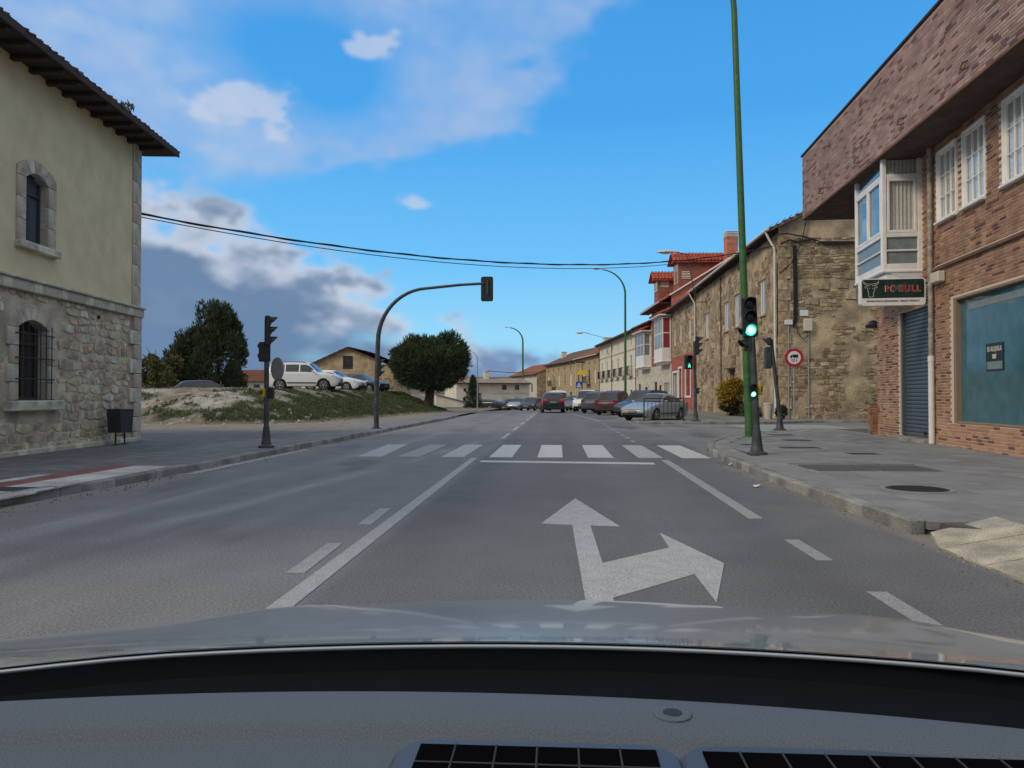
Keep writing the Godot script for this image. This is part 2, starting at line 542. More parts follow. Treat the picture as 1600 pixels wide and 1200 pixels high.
# closely fitted rough stones laid in wavering courses over a wall; up to `limit` that lie in `show` become parts, the others one part
func rubble(root: Node3D, xf: Transform3D, u0: float, u1: float, y0: float, y1: float, sz: Vector2, holes: Array, set_name: String, tones: int, show: Rect2, limit: int, keep: Callable, thick := 0.02, gap := 0.014) -> int:
	var made := 0
	var rest := MB.new()
	var y := y0
	var row := 0
	var shift := rr(0, 900)
	var wave := func(u: float, r: int) -> float: return noise.get_noise_2d(u * 90.0 + shift, r * 40.0) * sz.y * 0.55
	while y < y1 - sz.y * 0.35:
		var hgt := sz.y * rr(0.6, 1.35) * (1.35 if row < 2 else 1.0)
		if y + hgt > y1 - sz.y * 0.4:
			hgt = y1 - y
		var last := y + hgt > y1 - 0.02
		var u := u0 - rr(0.0, sz.x * 0.4)
		var slant := rr(-0.03, 0.03)
		while u < u1:
			var wid := sz.x * rr(0.45, 1.75)
			var ns := rr(-0.2, 0.2) * hgt
			var e := u + wid
			var a := maxf(u, u0)
			var b := minf(e, u1)
			var sl := slant
			u = e
			slant = ns
			if b - a < 0.08:
				continue
			var cell := Rect2(a, y, b - a, hgt)
			var clear := true
			for h: Rect2 in holes:
				if h.intersects(cell.grow(-0.035)):
					clear = false
			var c := cell.get_center()
			if not clear or not keep.call(c):
				continue
			var lo := func(q: float) -> float: return y + (wave.call(q, row) if row > 0 else 0.0)
			var hi := func(q: float) -> float: return y + hgt + (0.0 if last else wave.call(q, row + 1))
			var g := gap * rr(0.5, 1.5)
			var bl := Vector2(a - sl + g, lo.call(a) + g)
			var br := Vector2(b - ns - g, lo.call(b) + g)
			var tr := Vector2(b + ns - g, hi.call(b) - g)
			var tl := Vector2(a + sl + g, hi.call(a) - g)
			var bm := Vector2((a + b) / 2, lo.call((a + b) / 2) + g)
			var tm := Vector2((a + b) / 2, hi.call((a + b) / 2) - g)
			var k := rr(0.10, 0.26)
			var pts := PackedVector2Array([bl.lerp(bm, k), bm, br.lerp(bm, k), br.lerp(tr, k * rr(0.6, 1.4)), tr.lerp(br, k), tr.lerp(tm, k * rr(0.6, 1.4)), tm, tl.lerp(tm, k), tl.lerp(bl, k * rr(0.6, 1.4)), bl.lerp(tl, k)])
			var ctr := (bl + br + tr + tl) / 4
			var t := thick * rr(0.45, 1.25)
			var tilt := Vector2(rr(-0.05, 0.05), rr(-0.06, 0.06))
			var single := made < limit and show.has_point(c)
			var mb: MB = MB.new() if single else rest
			var tone := rng.randi() % tones
			var m: StandardMaterial3D = M["%s_%d" % [set_name, tone]]
			mb.col = m.albedo_color.srgb_to_linear() * rr(0.86, 1.1)
			mb.col.a = 1.0
			var rim: Array[Vector3] = []
			for p in pts:
				var q := p.lerp(ctr, 0.10)
				rim.append(xf * Vector3(q.x, q.y, maxf(t + (q - ctr).dot(tilt), 0.004)))
			var mid := xf * Vector3(ctr.x, ctr.y, t * rr(1.0, 1.25))
			for i in pts.size():
				var n := (i + 1) % pts.size()
				mb.quad(xf * Vector3(pts[i].x, pts[i].y, -0.012), xf * Vector3(pts[n].x, pts[n].y, -0.012), rim[n], rim[i])
				mb.tri(mid, rim[i], rim[n])
			if single:
				part(root, "stone", mb, m)
				made += 1
		y += hgt
		row += 1
	if rest.v.size():
		var o := part(root, "small_stones", rest, M.stone_any)
		o.set_meta("kind", "stuff")
	return made


# running-bond bricks over a rectangle less holes; those that `near` says are single parts up to limit
func bricks(root: Node3D, xf: Transform3D, u0: float, u1: float, y0: float, y1: float, holes: Array, near: Rect2, limit: int, rest: MB, tint := Color(1, 1, 1)) -> int:
	var made := 0
	var row := 0
	var y := y0 + 0.034
	while y < y1 - 0.02:
		var u := u0 + (0.06 if row % 2 else 0.125)
		while u < u1:
			var cut0 := maxf(u - 0.119, u0)
			var cut1 := minf(u + 0.119, u1)
			var c := Vector2((cut0 + cut1) / 2, y)
			var half := Vector2((cut1 - cut0) / 2, 0.0255)
			u += 0.25
			var clear := half.x > 0.03
			for h: Rect2 in holes:
				if h.intersects(Rect2(c - half * 0.8, half * 1.6)):
					clear = false
			if not clear:
				continue
			var tone := rng.randi() % 5
			if tone == 3 and rng.randf() < 0.35:
				tone = 0
			var place := Transform3D(Basis.from_scale(Vector3(half.x / 0.119, 1, rr(0.7, 1.2))), Vector3(c.x, c.y, 0))
			if made < limit and near.has_point(c):
				part(root, "brick", brick_mesh, M[("brick_%d" if tint.b < 1.2 else "mauve_brick_%d") % tone], xf * place)
				made += 1
			else:
				var m: StandardMaterial3D = M["brick_%d" % tone]
				rest.col = m.albedo_color.srgb_to_linear() * tint * rr(0.85, 1.12)
				rest.col.a = 1.0
				var zf := 0.009 * rr(0.7, 1.2)
				var p := [Vector3(c.x - half.x, c.y - half.y, 0), Vector3(c.x + half.x, c.y - half.y, 0), Vector3(c.x + half.x, c.y + half.y, 0), Vector3(c.x - half.x, c.y + half.y, 0)]
				var f := []
				for q: Vector3 in p:
					f.append(xf * (q + Vector3(0, 0, zf)))
				rest.quad(f[0], f[1], f[2], f[3])
				for i in 4:
					var j := (i + 1) % 4
					rest.quad(xf * (p[i] - Vector3(0, 0, 0.003)), xf * (p[j] - Vector3(0, 0, 0.003)), f[j], f[i])
		y += 0.067
		row += 1
	return made


# a window: frame with mullions, and each pane a sub-part
func window(root: Node3D, xf: Transform3D, r: Rect2, z: float, cols: int, rows: int, frame: Material, pane: Material, fw := 0.07, bar := 0.035, called := "window") -> MeshInstance3D:
	var mb := MB.new()
	var a := r.position
	var b := r.end
	var d := 0.06
	mb.cbox(Vector3((a.x + b.x) / 2, a.y + fw / 2, z), Vector3(b.x - a.x, fw, d), 0.008)
	mb.cbox(Vector3((a.x + b.x) / 2, b.y - fw / 2, z), Vector3(b.x - a.x, fw, d), 0.008)
	mb.cbox(Vector3(a.x + fw / 2, (a.y + b.y) / 2, z - 0.002), Vector3(fw, b.y - a.y - fw * 2 + 0.004, d), 0.008)
	mb.cbox(Vector3(b.x - fw / 2, (a.y + b.y) / 2, z - 0.002), Vector3(fw, b.y - a.y - fw * 2 + 0.004, d), 0.008)
	var iw := b.x - a.x - 2 * fw
	var ih := b.y - a.y - 2 * fw
	for i in range(1, cols):
		mb.cbox(Vector3(a.x + fw + iw * i / cols, (a.y + b.y) / 2, z - 0.004), Vector3(bar, ih, d * 0.7), 0.006)
	for j in range(1, rows):
		mb.cbox(Vector3((a.x + b.x) / 2, a.y + fw + ih * j / rows, z - 0.006), Vector3(iw, bar, d * 0.6), 0.006)
	var w := part(root, called, mb, frame, xf)
	for i in cols:
		for j in rows:
			var p := MB.new()
			var c := Vector3(a.x + fw + iw * (i + 0.5) / cols, a.y + fw + ih * (j + 0.5) / rows, z - 0.012)
			p.box(c, Vector3(iw / cols, ih / rows, 0.008), Basis(Vector3.UP, rr(-0.006, 0.006)))
			part(w, "pane", p, pane)
	return w


# barrel tiles running down a slope: origin at an eave corner, x along the eave, going up along `up`
func barrel_roof(mb: MB, o: Vector3, along: Vector3, up: Vector3, wid: float, run: float, pitch := 0.22, step := 0.4) -> void:
	var ax := along.normalized()
	var ay := up.normalized()
	var az := ax.cross(ay).normalized()
	if az.y < 0:
		az = -az
	mb.quad(o, o + ax * wid, o + ax * wid + ay * run, o + ay * run)
	mb.quad(o - az * 0.05, o + ay * run - az * 0.05, o + ax * wid + ay * run - az * 0.05, o + ax * wid - az * 0.05)
	mb.quad(o - az * 0.05, o + ax * wid - az * 0.05, o + ax * wid, o)
	mb.quad(o - az * 0.05, o, o + ay * run, o + ay * run - az * 0.05)
	mb.quad(o + ax * wid - az * 0.05, o + ax * wid + ay * run - az * 0.05, o + ax * wid + ay * run, o + ax * wid)
	var k := int(wid / pitch)
	var n := int(ceil(run / step))
	for i in k:
		var x := (i + 0.5) * wid / k
		for j in n:
			var r0 := pitch * 0.40 * rr(0.94, 1.06)
			var y0 := j * step
			var y1 := minf((j + 1) * step, run)
			var jig := rr(-0.012, 0.012)
			var first := mb.v.size()
			for q in 7:
				var a := PI * q / 6.0
				var d := ax * cos(a) + az * sin(a)
				mb.vert(o + ax * (x + jig) + ay * (y0 - 0.03) + d * r0 * 1.08 + az * 0.02, d)
				mb.vert(o + ax * (x + jig) + ay * y1 + d * r0 * 0.9, d)
			for q in 6:
				var b := first + q * 2
				mb.idx.append_array([b, b + 2, b + 3, b, b + 3, b + 1])


# ---------------------------------------------------------------- vehicles
# o: length, width, height, belt, hood, cowl (windscreen base), top0, top1 (roof), tail (rear glass base), deck, wheel, front, rear (axles), clear
class CarShape:
	var o := {}

	func top(s: float) -> float:
		var L: float = o.length
		var pts: Array = o.line
		for i in pts.size() - 1:
			var a: Vector2 = pts[i]
			var b: Vector2 = pts[i + 1]
			if s <= b.x * L:
				var t := clampf((s - a.x * L) / maxf((b.x - a.x) * L, 0.001), 0, 1)
				return lerpf(a.y, b.y, t)
		var e: Vector2 = pts[pts.size() - 1]
		return e.y

	func belt(s: float) -> float:
		return minf(top(s) - 0.015, lerpf(o.belt, o.belt + 0.07, s / o.length))

	func half(s: float) -> float:
		var t: float = s / o.length
		var w: float = o.width * 0.5
		var f := 1.0
		if t < 0.16:
			f = lerpf(o.get("nose", 0.80), 1.0, sqrt(clampf(t / 0.16, 0, 1)))
		elif t > 0.86:
			f = lerpf(1.0, o.get("rump", 0.88), pow((t - 0.86) / 0.14, 2.0))
		return w * f

	# half section, index 0 at the roof's middle, 8 at the sill
	func point(s: float, k: int) -> Vector2:
		var w := half(s)
		var tp := top(s)
		var bl := belt(s)
		var g := clampf((tp - bl - 0.02) / 0.38, 0.0, 1.0)
		var wr := w * lerpf(0.94, o.get("tumble", 0.74), g)
		var yb: float = o.clear
		var t: float = s / o.length
		if t < 0.05:
			yb = lerpf(o.clear + 0.10, o.clear, t / 0.05)
		if t > 0.95:
			yb = lerpf(o.clear, o.clear + 0.14, (t - 0.95) / 0.05)
		var p := Vector2()
		match k:
			0: p = Vector2(0, tp)
			1: p = Vector2(wr * 0.55, tp - 0.012)
			2: p = Vector2(wr * 0.88, tp - lerpf(0.025, 0.04, g))
			3: p = Vector2(wr, tp - lerpf(0.04, 0.10, g))
			4: p = Vector2(w * 0.975, minf(bl, tp - 0.06))
			5: p = Vector2(w, minf(bl, tp - 0.06) - 0.13)
			6: p = Vector2(w * 0.995, lerpf(bl, yb, 0.62))
			7: p = Vector2(w * 0.985, yb + 0.10)
			8: p = Vector2(w * 0.93, yb)
		if k >= 5:
			for ax in [o.front, o.rear]:
				var d: float = s - ax
				var R: float = o.wheel * 1.16
				if absf(d) < R:
					p.y = maxf(p.y, o.wheel + sqrt(R * R - d * d) - (0.0 if k > 5 else 0.0))
		return p

	# point on the shell, q from -8 (one sill) over 0 (roof) to 8 (other sill)
	func shell(s: float, q: float, off := 0.0) -> Vector3:
		var sg := 1.0 if q >= 0 else -1.0
		var k := mini(int(floor(absf(q))), 7)
		var f := absf(q) - k
		var a := point(s, k)
		var b := point(s, k + 1)
		var p := a.lerp(b, f)
		var r := Vector3(p.x * sg, p.y, s - o.length * 0.5)
		if off != 0.0:
			var d := (b - a).normalized()
			var nn := Vector2(-d.y, d.x)
			if nn.dot(Vector2(1, 0.6)) < 0:
				nn = -nn
			var ds := 0.03
			var slope := (top(minf(s + ds, o.length)) - top(maxf(s - ds, 0.0))) / (2 * ds)
			var nv := Vector3(nn.x * sg, nn.y, -slope * nn.y).normalized()
			r += nv * off
		return r


func car_patch(cs: CarShape, s0: float, s1: float, q0: float, q1: float, off: float, ns := 6, nq := 4, shear := 0.0) -> MB:
	var mb := MB.new()
	var pts := []
	for i in ns + 1:
		var row := []
		for j in nq + 1:
			var tq := float(j) / nq
			row.append(cs.shell(lerpf(s0, s1, float(i) / ns) + shear * tq, lerpf(q0, q1, tq), off))
		pts.append(row)
	for i in ns:
		for j in nq:
			mb.quad(pts[i][j], pts[i][j + 1], pts[i + 1][j + 1], pts[i + 1][j])
	return mb


func car(label: String, paint: String, pos: Vector3, turn: float, o: Dictionary, group := "", lit := false) -> Node3D:
	var root := thing("parked_car" if not o.get("moving", false) else "moving_car", label, "car", at(pos.x, pos.y, pos.z, turn), group)
	var cs := CarShape.new()
	cs.o = o
	var L: float = o.length
	var mb := MB.new()
	var ns := 84
	var grid := []
	for i in ns + 1:
		var s := L * i / ns
		var row := []
		for k in range(-8, 9):
			row.append(cs.shell(s, k))
		grid.append(row)
	# smooth normals
	var cols := 17
	var first := 0
	for i in ns + 1:
		for k in cols:
			var du: Vector3 = grid[mini(i + 1, ns)][k] - grid[maxi(i - 1, 0)][k]
			var dv: Vector3 = grid[i][mini(k + 1, cols - 1)] - grid[i][maxi(k - 1, 0)]
			var nn := dv.cross(du).normalized()
			if nn.dot(grid[i][k] - Vector3(0, 0.6, (float(i) / ns - 0.5) * L)) < 0:
				nn = -nn
			mb.vert(grid[i][k], nn)
	for i in ns:
		for k in cols - 1:
			var q := first + i * cols + k
			mb.idx.append_array([q, q + 1, q + cols + 1, q, q + cols + 1, q + cols])
	for e in [0, ns]:
		var c0 := Vector3.ZERO
		for k in cols:
			c0 += grid[e][k]
		c0 /= cols
		c0.z += -0.05 if e == 0 else 0.05
		for k in cols - 1:
			if e == 0:
				mb.tri(c0, grid[e][k + 1], grid[e][k])
			else:
				mb.tri(c0, grid[e][k], grid[e][k + 1])
		mb.tri(c0, grid[e][0] if e == 0 else grid[e][cols - 1], grid[e][cols - 1] if e == 0 else grid[e][0])
	part(root, "body", mb, M["car_" + paint])
	# underside keeps light out of the wheel wells
	var floor_mb := MB.new()
	floor_mb.box(Vector3(0, o.clear + 0.17, 0), Vector3(o.width * 0.74, 0.26, L * 0.9))
	part(root, "underbody", floor_mb, M.trim)
	# glazing
	var ln: Array = o.line
	var wb: float = o.glass[0] * L
	var wt: float = o.glass[1] * L
	var rt: float = o.glass[2] * L
	var rb: float = o.glass[3] * L
	var side0: float = o.side[0] * L
	var side1: float = o.side[1] * L
	part(root, "windscreen", car_patch(cs, wb + 0.04, wt - 0.03, -2.7, 2.7, 0.006, 8, 8), M.car_glass)
	part(root, "rear_window", car_patch(cs, rt + 0.03, rb - 0.05, -2.6, 2.6, 0.006, 6, 8), M.car_glass)
	var cuts: Array = o.get("pillars", [0.5])
	for sg in [-1.0, 1.0]:
		var edges := [side0]
		for c in cuts:
			edges.append(c * L)
		edges.append(side1)
		for i in edges.size() - 1:
			part(root, "side_window", car_patch(cs, edges[i] + 0.04, edges[i + 1] - 0.04, sg * 3.15, sg * 3.93, 0.006, 8, 4), M.car_glass)
		part(root, "door_handle", car_patch(cs, L * 0.52, L * 0.555, sg * 4.9, sg * 5.1, 0.012, 2, 1), M["car_" + paint] if o.get("same_handles", true) else M.trim)
		part(root, "side_trim", car_patch(cs, o.front + o.wheel * 1.25, o.rear - o.wheel * 1.25, sg * 6.35, sg * 6.7, 0.012, 6, 1), M.trim)
		part(root, "headlight", car_patch(cs, 0.01, L * 0.075, sg * 3.0, sg * 4.8, 0.006, 4, 4), M.headlight)
		var tl := car_patch(cs, L * 0.955, L * 0.999, sg * 3.9, sg * 5.6, 0.006, 4, 4)
		tl.cbox(Vector3(sg * cs.half(L) * 0.80, o.get("plate_y", 0.62) + 0.14, L * 0.5 + 0.012), Vector3(cs.half(L) * 0.34, 0.15, 0.07), 0.025)
		part(root, "tail_light", tl, M.tail_lit if lit else M.tail_red)
		var mir := MB.new()
		var mp := cs.shell(wb + 0.30, sg * 4.0)
		mir.cbox(mp + Vector3(sg * 0.10, 0.06, 0), Vector3(0.20, 0.14, 0.10), 0.04)
		part(root, "wing_mirror", mir, M["car_" + paint])
	# bumpers, grille and plates
	for e in [0, 1]:
		var z := -L * 0.5 - 0.052 if e == 0 else L * 0.5 + 0.052
		var w: float = cs.half(0.0 if e == 0 else L) * 2.0
		var bm := MB.new()
		bm.cbox(Vector3(0, o.clear + 0.16, z * 0.985), Vector3(w * 0.92, 0.13, 0.12), 0.03)
		part(root, "bumper_insert", bm, M.trim)
		var pm := MB.new()
		pm.cbox(Vector3(0, o.get("plate_y", 0.62) if e == 1 else o.clear + 0.30, z - (0.03 if e == 0 else -0.03)), Vector3(0.50, 0.11, 0.015), 0.004)
		part(root, "licence_plate", pm, M.plate)
		if e == 0:
			var gm := MB.new()
			for k in 3:
				gm.cbox(Vector3(0, cs.top(0.0) - 0.10 - 0.05 * k, z * 0.992), Vector3(w * 0.34, 0.022, 0.05), 0.005)
			part(root, "grille", gm, M.trim)
		elif lit:
			var hb := MB.new()
			hb.cbox(Vector3(0, o.height - 0.09, cs.o.glass[2] * L - L * 0.5 + 0.06), Vector3(0.5, 0.03, 0.04), 0.006)
			part(root, "brake_light", hb, M.tail_lit)
	if o.get("rails", false):
		for sg in [-1.0, 1.0]:
			var rm := MB.new()
			var pts := []
			for i in 9:
				var s := lerpf(wt + 0.1, rt - 0.05, i / 8.0)
				pts.append(cs.shell(s, sg * 2.5) + Vector3(0, 0.0 if i == 0 or i == 8 else 0.05, 0))
			rm.tube(pts, 0.018, 6)
			part(root, "roof_rail", rm, M.trim)
	# wheels
	for sg in [-1.0, 1.0]:
		for ax in [o.front, o.rear]:
			var wh := Node3D.new()
			wh.name = "wheel"
			root.add_child(wh, true)
			wh.transform = Transform3D(Basis(Vector3(0, 0, 1), -PI / 2 * sg), Vector3(sg * (o.width * 0.5 - 0.115), o.wheel, ax - L * 0.5))
			var R: float = o.wheel
			var ty := MB.new()
			ty.lathe([Vector2(R * 0.62, -0.10), Vector2(R * 0.92, -0.10), Vector2(R, -0.07), Vector2(R, 0.07), Vector2(R * 0.94, 0.10), Vector2(R * 0.64, 0.10)], 24)
			part(wh, "tyre", ty, M.tyre)
			var rm := MB.new()
			rm.lathe([Vector2(R * 0.64, -0.08), Vector2(R * 0.64, 0.095), Vector2(R * 0.57, 0.10), Vector2(R * 0.57, 0.03)], 24)
			for k in 5:
				var b := Basis(Vector3.UP, TAU * k / 5)
				rm.cbox(b * Vector3(R * 0.32, 0.07, 0), Vector3(R * 0.54, 0.03, R * 0.17), 0.01, b)
			rm.lathe([Vector2(R * 0.16, 0.05), Vector2(R * 0.14, 0.10), Vector2(0.0, 0.105)], 12)
			part(wh, "rim", rm, M.rim)
			var dk := MB.new()
			dk.lathe([Vector2(R * 0.58, 0.0), Vector2(0.0, 0.02)], 16)
			part(wh, "brake_disc", dk, M.trim)
	return root


func hatch(L := 4.2, W := 1.76, H := 1.48) -> Dictionary:
	return {"length": L, "width": W, "height": H, "belt": 0.88, "clear": 0.20, "wheel": 0.31, "front": L * 0.19, "rear": L * 0.81,
		"line": [Vector2(0, 0.66), Vector2(0.02, 0.72), Vector2(0.08, 0.82), Vector2(0.25, 0.97), Vector2(0.30, 1.02), Vector2(0.44, H - 0.06), Vector2(0.50, H - 0.01), Vector2(0.62, H), Vector2(0.80, H - 0.04), Vector2(0.87, H - 0.12), Vector2(0.965, 1.0), Vector2(0.99, 0.92), Vector2(1.0, 0.86)],
		"glass": [0.28, 0.455, 0.87, 0.97], "side": [0.36, 0.86], "pillars": [0.56, 0.76], "plate_y": 0.80}


func suv(L := 4.25, W := 1.80, H := 1.69) -> Dictionary:
	return {"length": L, "width": W, "height": H, "belt": 1.03, "clear": 0.26, "wheel": 0.34, "front": L * 0.195, "rear": L * 0.80, "tumble": 0.80, "rails": true,
		"line": [Vector2(0, 0.78), Vector2(0.02, 0.88), Vector2(0.07, 0.99), Vector2(0.24, 1.09), Vector2(0.28, 1.12), Vector2(0.40, H - 0.09), Vector2(0.45, H - 0.02), Vector2(0.60, H), Vector2(0.90, H - 0.03), Vector2(0.945, H - 0.09), Vector2(0.985, 1.15), Vector2(0.993, 1.05), Vector2(1.0, 0.95)],
		"glass": [0.265, 0.41, 0.945, 0.99], "side": [0.33, 0.945], "pillars": [0.53, 0.73], "plate_y": 0.95}


func coupe(L := 4.35, W := 1.76, H := 1.36) -> Dictionary:
	return {"length": L, "width": W, "height": H, "belt": 0.86, "clear": 0.18, "wheel": 0.31, "front": L * 0.20, "rear": L * 0.785, "tumble": 0.70, "nose": 0.74, "same_handles": true,
		"line": [Vector2(0, 0.56), Vector2(0.02, 0.63), Vector2(0.09, 0.75), Vector2(0.27, 0.90), Vector2(0.33, 0.95), Vector2(0.47, H - 0.05), Vector2(0.54, H), Vector2(0.64, H - 0.02), Vector2(0.74, H - 0.12), Vector2(0.87, 1.02), Vector2(0.97, 0.97), Vector2(0.99, 0.93), Vector2(1.0, 0.84)],
		"glass": [0.31, 0.48, 0.71, 0.87], "side": [0.39, 0.80], "pillars": [0.64], "plate_y": 0.70}


func wagon(L := 4.65, W := 1.78, H := 1.50) -> Dictionary:
	var d := hatch(L, W, H)
	d.line = [Vector2(0, 0.66), Vector2(0.02, 0.73), Vector2(0.08, 0.82), Vector2(0.24, 0.96), Vector2(0.28, 1.0), Vector2(0.41, H - 0.06), Vector2(0.48, H - 0.01), Vector2(0.62, H), Vector2(0.86, H - 0.05), Vector2(0.91, H - 0.12), Vector2(0.975, 1.02), Vector2(0.992, 0.94), Vector2(1.0, 0.86)]
	d.glass = [0.265, 0.425, 0.91, 0.98]
	d.side = [0.34, 0.90]
	d.pillars = [0.52, 0.70]
	d.rails = true
	return d


# ---------------------------------------------------------------- plants
func leaf_quad(mb: MB, p: Vector3, dir: Vector3, size: float, wide: float) -> void:
	var d := dir.normalized()
	var s := d.cross(Vector3(rr(-1, 1), rr(-1, 1), rr(-1, 1))).normalized() * size * wide
	var e := d * size
	var nn := s.cross(e).normalized()
	var i := mb.vert(p - s * 0.4, nn)
	mb.vert(p + s * 0.4, nn)
	mb.vert(p + e * 0.65 + s * 0.5, nn)
	mb.vert(p + e, nn)
	mb.vert(p + e * 0.6 - s * 0.5, nn)
	mb.idx.append_array([i, i + 2, i + 1, i, i + 4, i + 2, i + 4, i + 3, i + 2])


# crown of tufts spread over and inside lobes (center, radii); blades point outwards and up
func crown(mb: MB, lobes: Array, tufts: int, blades: int, size: float, wide: float, base: Color, vary: float, up := 0.5, shell_from := 0.72) -> void:
	for t in tufts:
		var l: Array = lobes[rng.randi() % lobes.size()]
		var c: Vector3 = l[0]
		var r: Vector3 = l[1]
		var d := Vector3(rng.randfn(), rng.randfn(), rng.randfn()).normalized()
		var bump := 1.0 + 0.16 * noise.get_noise_3dv((c + d * r) * 42.0)
		var p := c + d * r * rr(shell_from, 1.0) * bump
		var tone := rr(1.0 - vary, 1.0 + vary)
		var warm := rr(-0.12, 0.12)
		for b in blades:
			var k := tone * rr(0.85, 1.15)
			mb.col = Color(base.r * k * (1.0 + warm), base.g * k, base.b * k * (1.0 - warm))
			var out := (d + Vector3(rr(-0.8, 0.8), rr(-0.5, 0.9) + up, rr(-0.8, 0.8))).normalized()
			leaf_quad(mb, p + Vector3(rr(-1, 1), rr(-1, 1), rr(-1, 1)) * size * 0.5, out, size * rr(0.7, 1.3), wide)


func limb(mb: MB, a: Vector3, b: Vector3, r0: float, r1: float, bend := 0.1) -> void:
	var pts := []
	var side := Vector3(rr(-1, 1), rr(-0.2, 0.2), rr(-1, 1)) * a.distance_to(b) * bend
	for i in 6:
		var t := i / 5.0
		pts.append(a.lerp(b, t) + side * sin(t * PI))
	mb.tube(pts, r0, 8, r1)


# ---------------------------------------------------------------- street furniture
# a signal head of n lamps that faces local +z, middle at the origin
func signal_head(root: Node3D, xf: Transform3D, n: int, d: float, lit: int, plate := false, called := "signal_head") -> MeshInstance3D:
	var h := n * d * 1.12
	var w := d * 1.22
	var mb := MB.new()
	mb.cbox(Vector3(0, 0, -d * 0.25), Vector3(w, h, d * 0.62), d * 0.10)
	for i in n - 1:
		mb.box(Vector3(0, h / 2 - (i + 1) * d * 1.12, -d * 0.25), Vector3(w * 1.012, d * 0.02, d * 0.63))
	var head := part(root, called, mb, M.black_plastic, xf)
	if plate:
		var pl := MB.new()
		pl.cbox(Vector3(0, 0, -d * 0.10), Vector3(w * 1.32, h * 1.10, 0.012), 0.005)
		part(head, "backing_board", pl, M.black_plastic)
	for i in n:
		var y := h / 2 - (i + 0.5) * d * 1.12
		var ln := MB.new()
		var fr := Transform3D(Basis(Vector3(1, 0, 0), PI / 2), Vector3(0, y, d * 0.06))
		ln.lathe([Vector2(d * 0.46, 0.0), Vector2(d * 0.43, 0.012), Vector2(d * 0.25, 0.028), Vector2(0.0, 0.035)], 20, fr)
		part(head, "lens", ln, M.lens_green if i == lit else M.lens_off)
		if i == lit:
			var core := MB.new()
			core.lathe([Vector2(d * 0.30, 0.030), Vector2(d * 0.16, 0.040), Vector2(0.0, 0.044)], 16, fr)
			part(head, "lens_glow", core, M.lens_core)
		var vs := MB.new()
		var out := []
		for k in 17:
			out.append(lerpf(-0.25, PI + 0.25, k / 16.0))
		for k in 16:
			var a0: float = out[k]
			var a1: float = out[k + 1]
			var l0 := d * lerpf(0.30, 0.80, clampf(sin(a0) * 0.9 + 0.2, 0, 1))
			var l1 := d * lerpf(0.30, 0.80, clampf(sin(a1) * 0.9 + 0.2, 0, 1))
			var R := d * 0.49
			var p0 := Vector3(cos(a0) * R, y + sin(a0) * R, d * 0.04)
			var p1 := Vector3(cos(a1) * R, y + sin(a1) * R, d * 0.04)
			vs.quad(p0, p0 + Vector3(0, 0, l0), p1 + Vector3(0, 0, l1), p1)
			var i0 := Vector3(cos(a0), sin(a0), 0) * 0.008
			var i1 := Vector3(cos(a1), sin(a1), 0) * 0.008
			vs.quad(p1 - i1, p1 - i1 + Vector3(0, 0, l1), p0 - i0 + Vector3(0, 0, l0), p0 - i0)
			vs.quad(p0 + Vector3(0, 0, l0), p0 - i0 + Vector3(0, 0, l0), p1 - i1 + Vector3(0, 0, l1), p1 + Vector3(0, 0, l1))
		part(head, "visor", vs, M.black_plastic)
	return head


func post(root: Node3D, h: float, r0: float, r1: float, m: Material, lean := Vector2.ZERO, foot := true) -> void:
	var mb := MB.new()
	var pts := []
	for i in 9:
		var t := i / 8.0
		pts.append(Vector3(lean.x * t, 0.42 * (1 - t) + h * t if foot else h * t, lean.y * t))
	mb.tube(pts, r0, 14, r1)
	part(root, "post", mb, m)
	if foot:
		var f := MB.new()
		f.lathe([Vector2(0.0, 0.0), Vector2(r0 * 3.1, 0.0), Vector2(r0 * 3.1, 0.045), Vector2(r0 * 2.0, 0.07), Vector2(r0 * 1.7, 0.16), Vector2(r0 * 1.25, 0.40), Vector2(r0 * 1.15, 0.46), Vector2(r0 * 0.9, 0.47)], 18)
		part(root, "foot", f, m)


# round or plain lamp head on a curved arm; arm leans out along local -x
func street_lamp(label: String, pos: Vector3, h: float, reach: float, r0: float, turn := 0.0, lean := 0.0, m: Material = null) -> Node3D:
	var root := thing("street_lamp", label, "street lamp", at(pos.x, pos.y, pos.z, turn), "curved street lamps along the road")
	var pts := []
	var bend := reach * 0.95
	for i in 7:
		var t := i / 6.0
		pts.append(Vector3(-lean * t, (h - bend) * t, 0))
	for i in range(1, 11):
		var a := i / 10.0 * PI * 0.46
		pts.append(Vector3(-lean - reach * (1 - cos(a)), h - bend + bend * sin(a), 0))
	var mb := MB.new()
	mb.tube(pts, r0, 12, r0 * 0.42)
	part(root, "pole", mb, m if m else M.pole_green)
	var f := MB.new()
	f.lathe([Vector2(0, 0), Vector2(r0 * 1.9, 0.0), Vector2(r0 * 1.9, 0.03), Vector2(r0 * 1.12, 0.05), Vector2(r0 * 1.08, 0.9), Vector2(r0 * 0.96, 0.94)], 16)
	part(root, "foot", f, m if m else M.pole_green)
	lamp_head(root, Transform3D(Basis(Vector3(0, 0, 1), -0.12), pts[pts.size() - 1]))
	return root


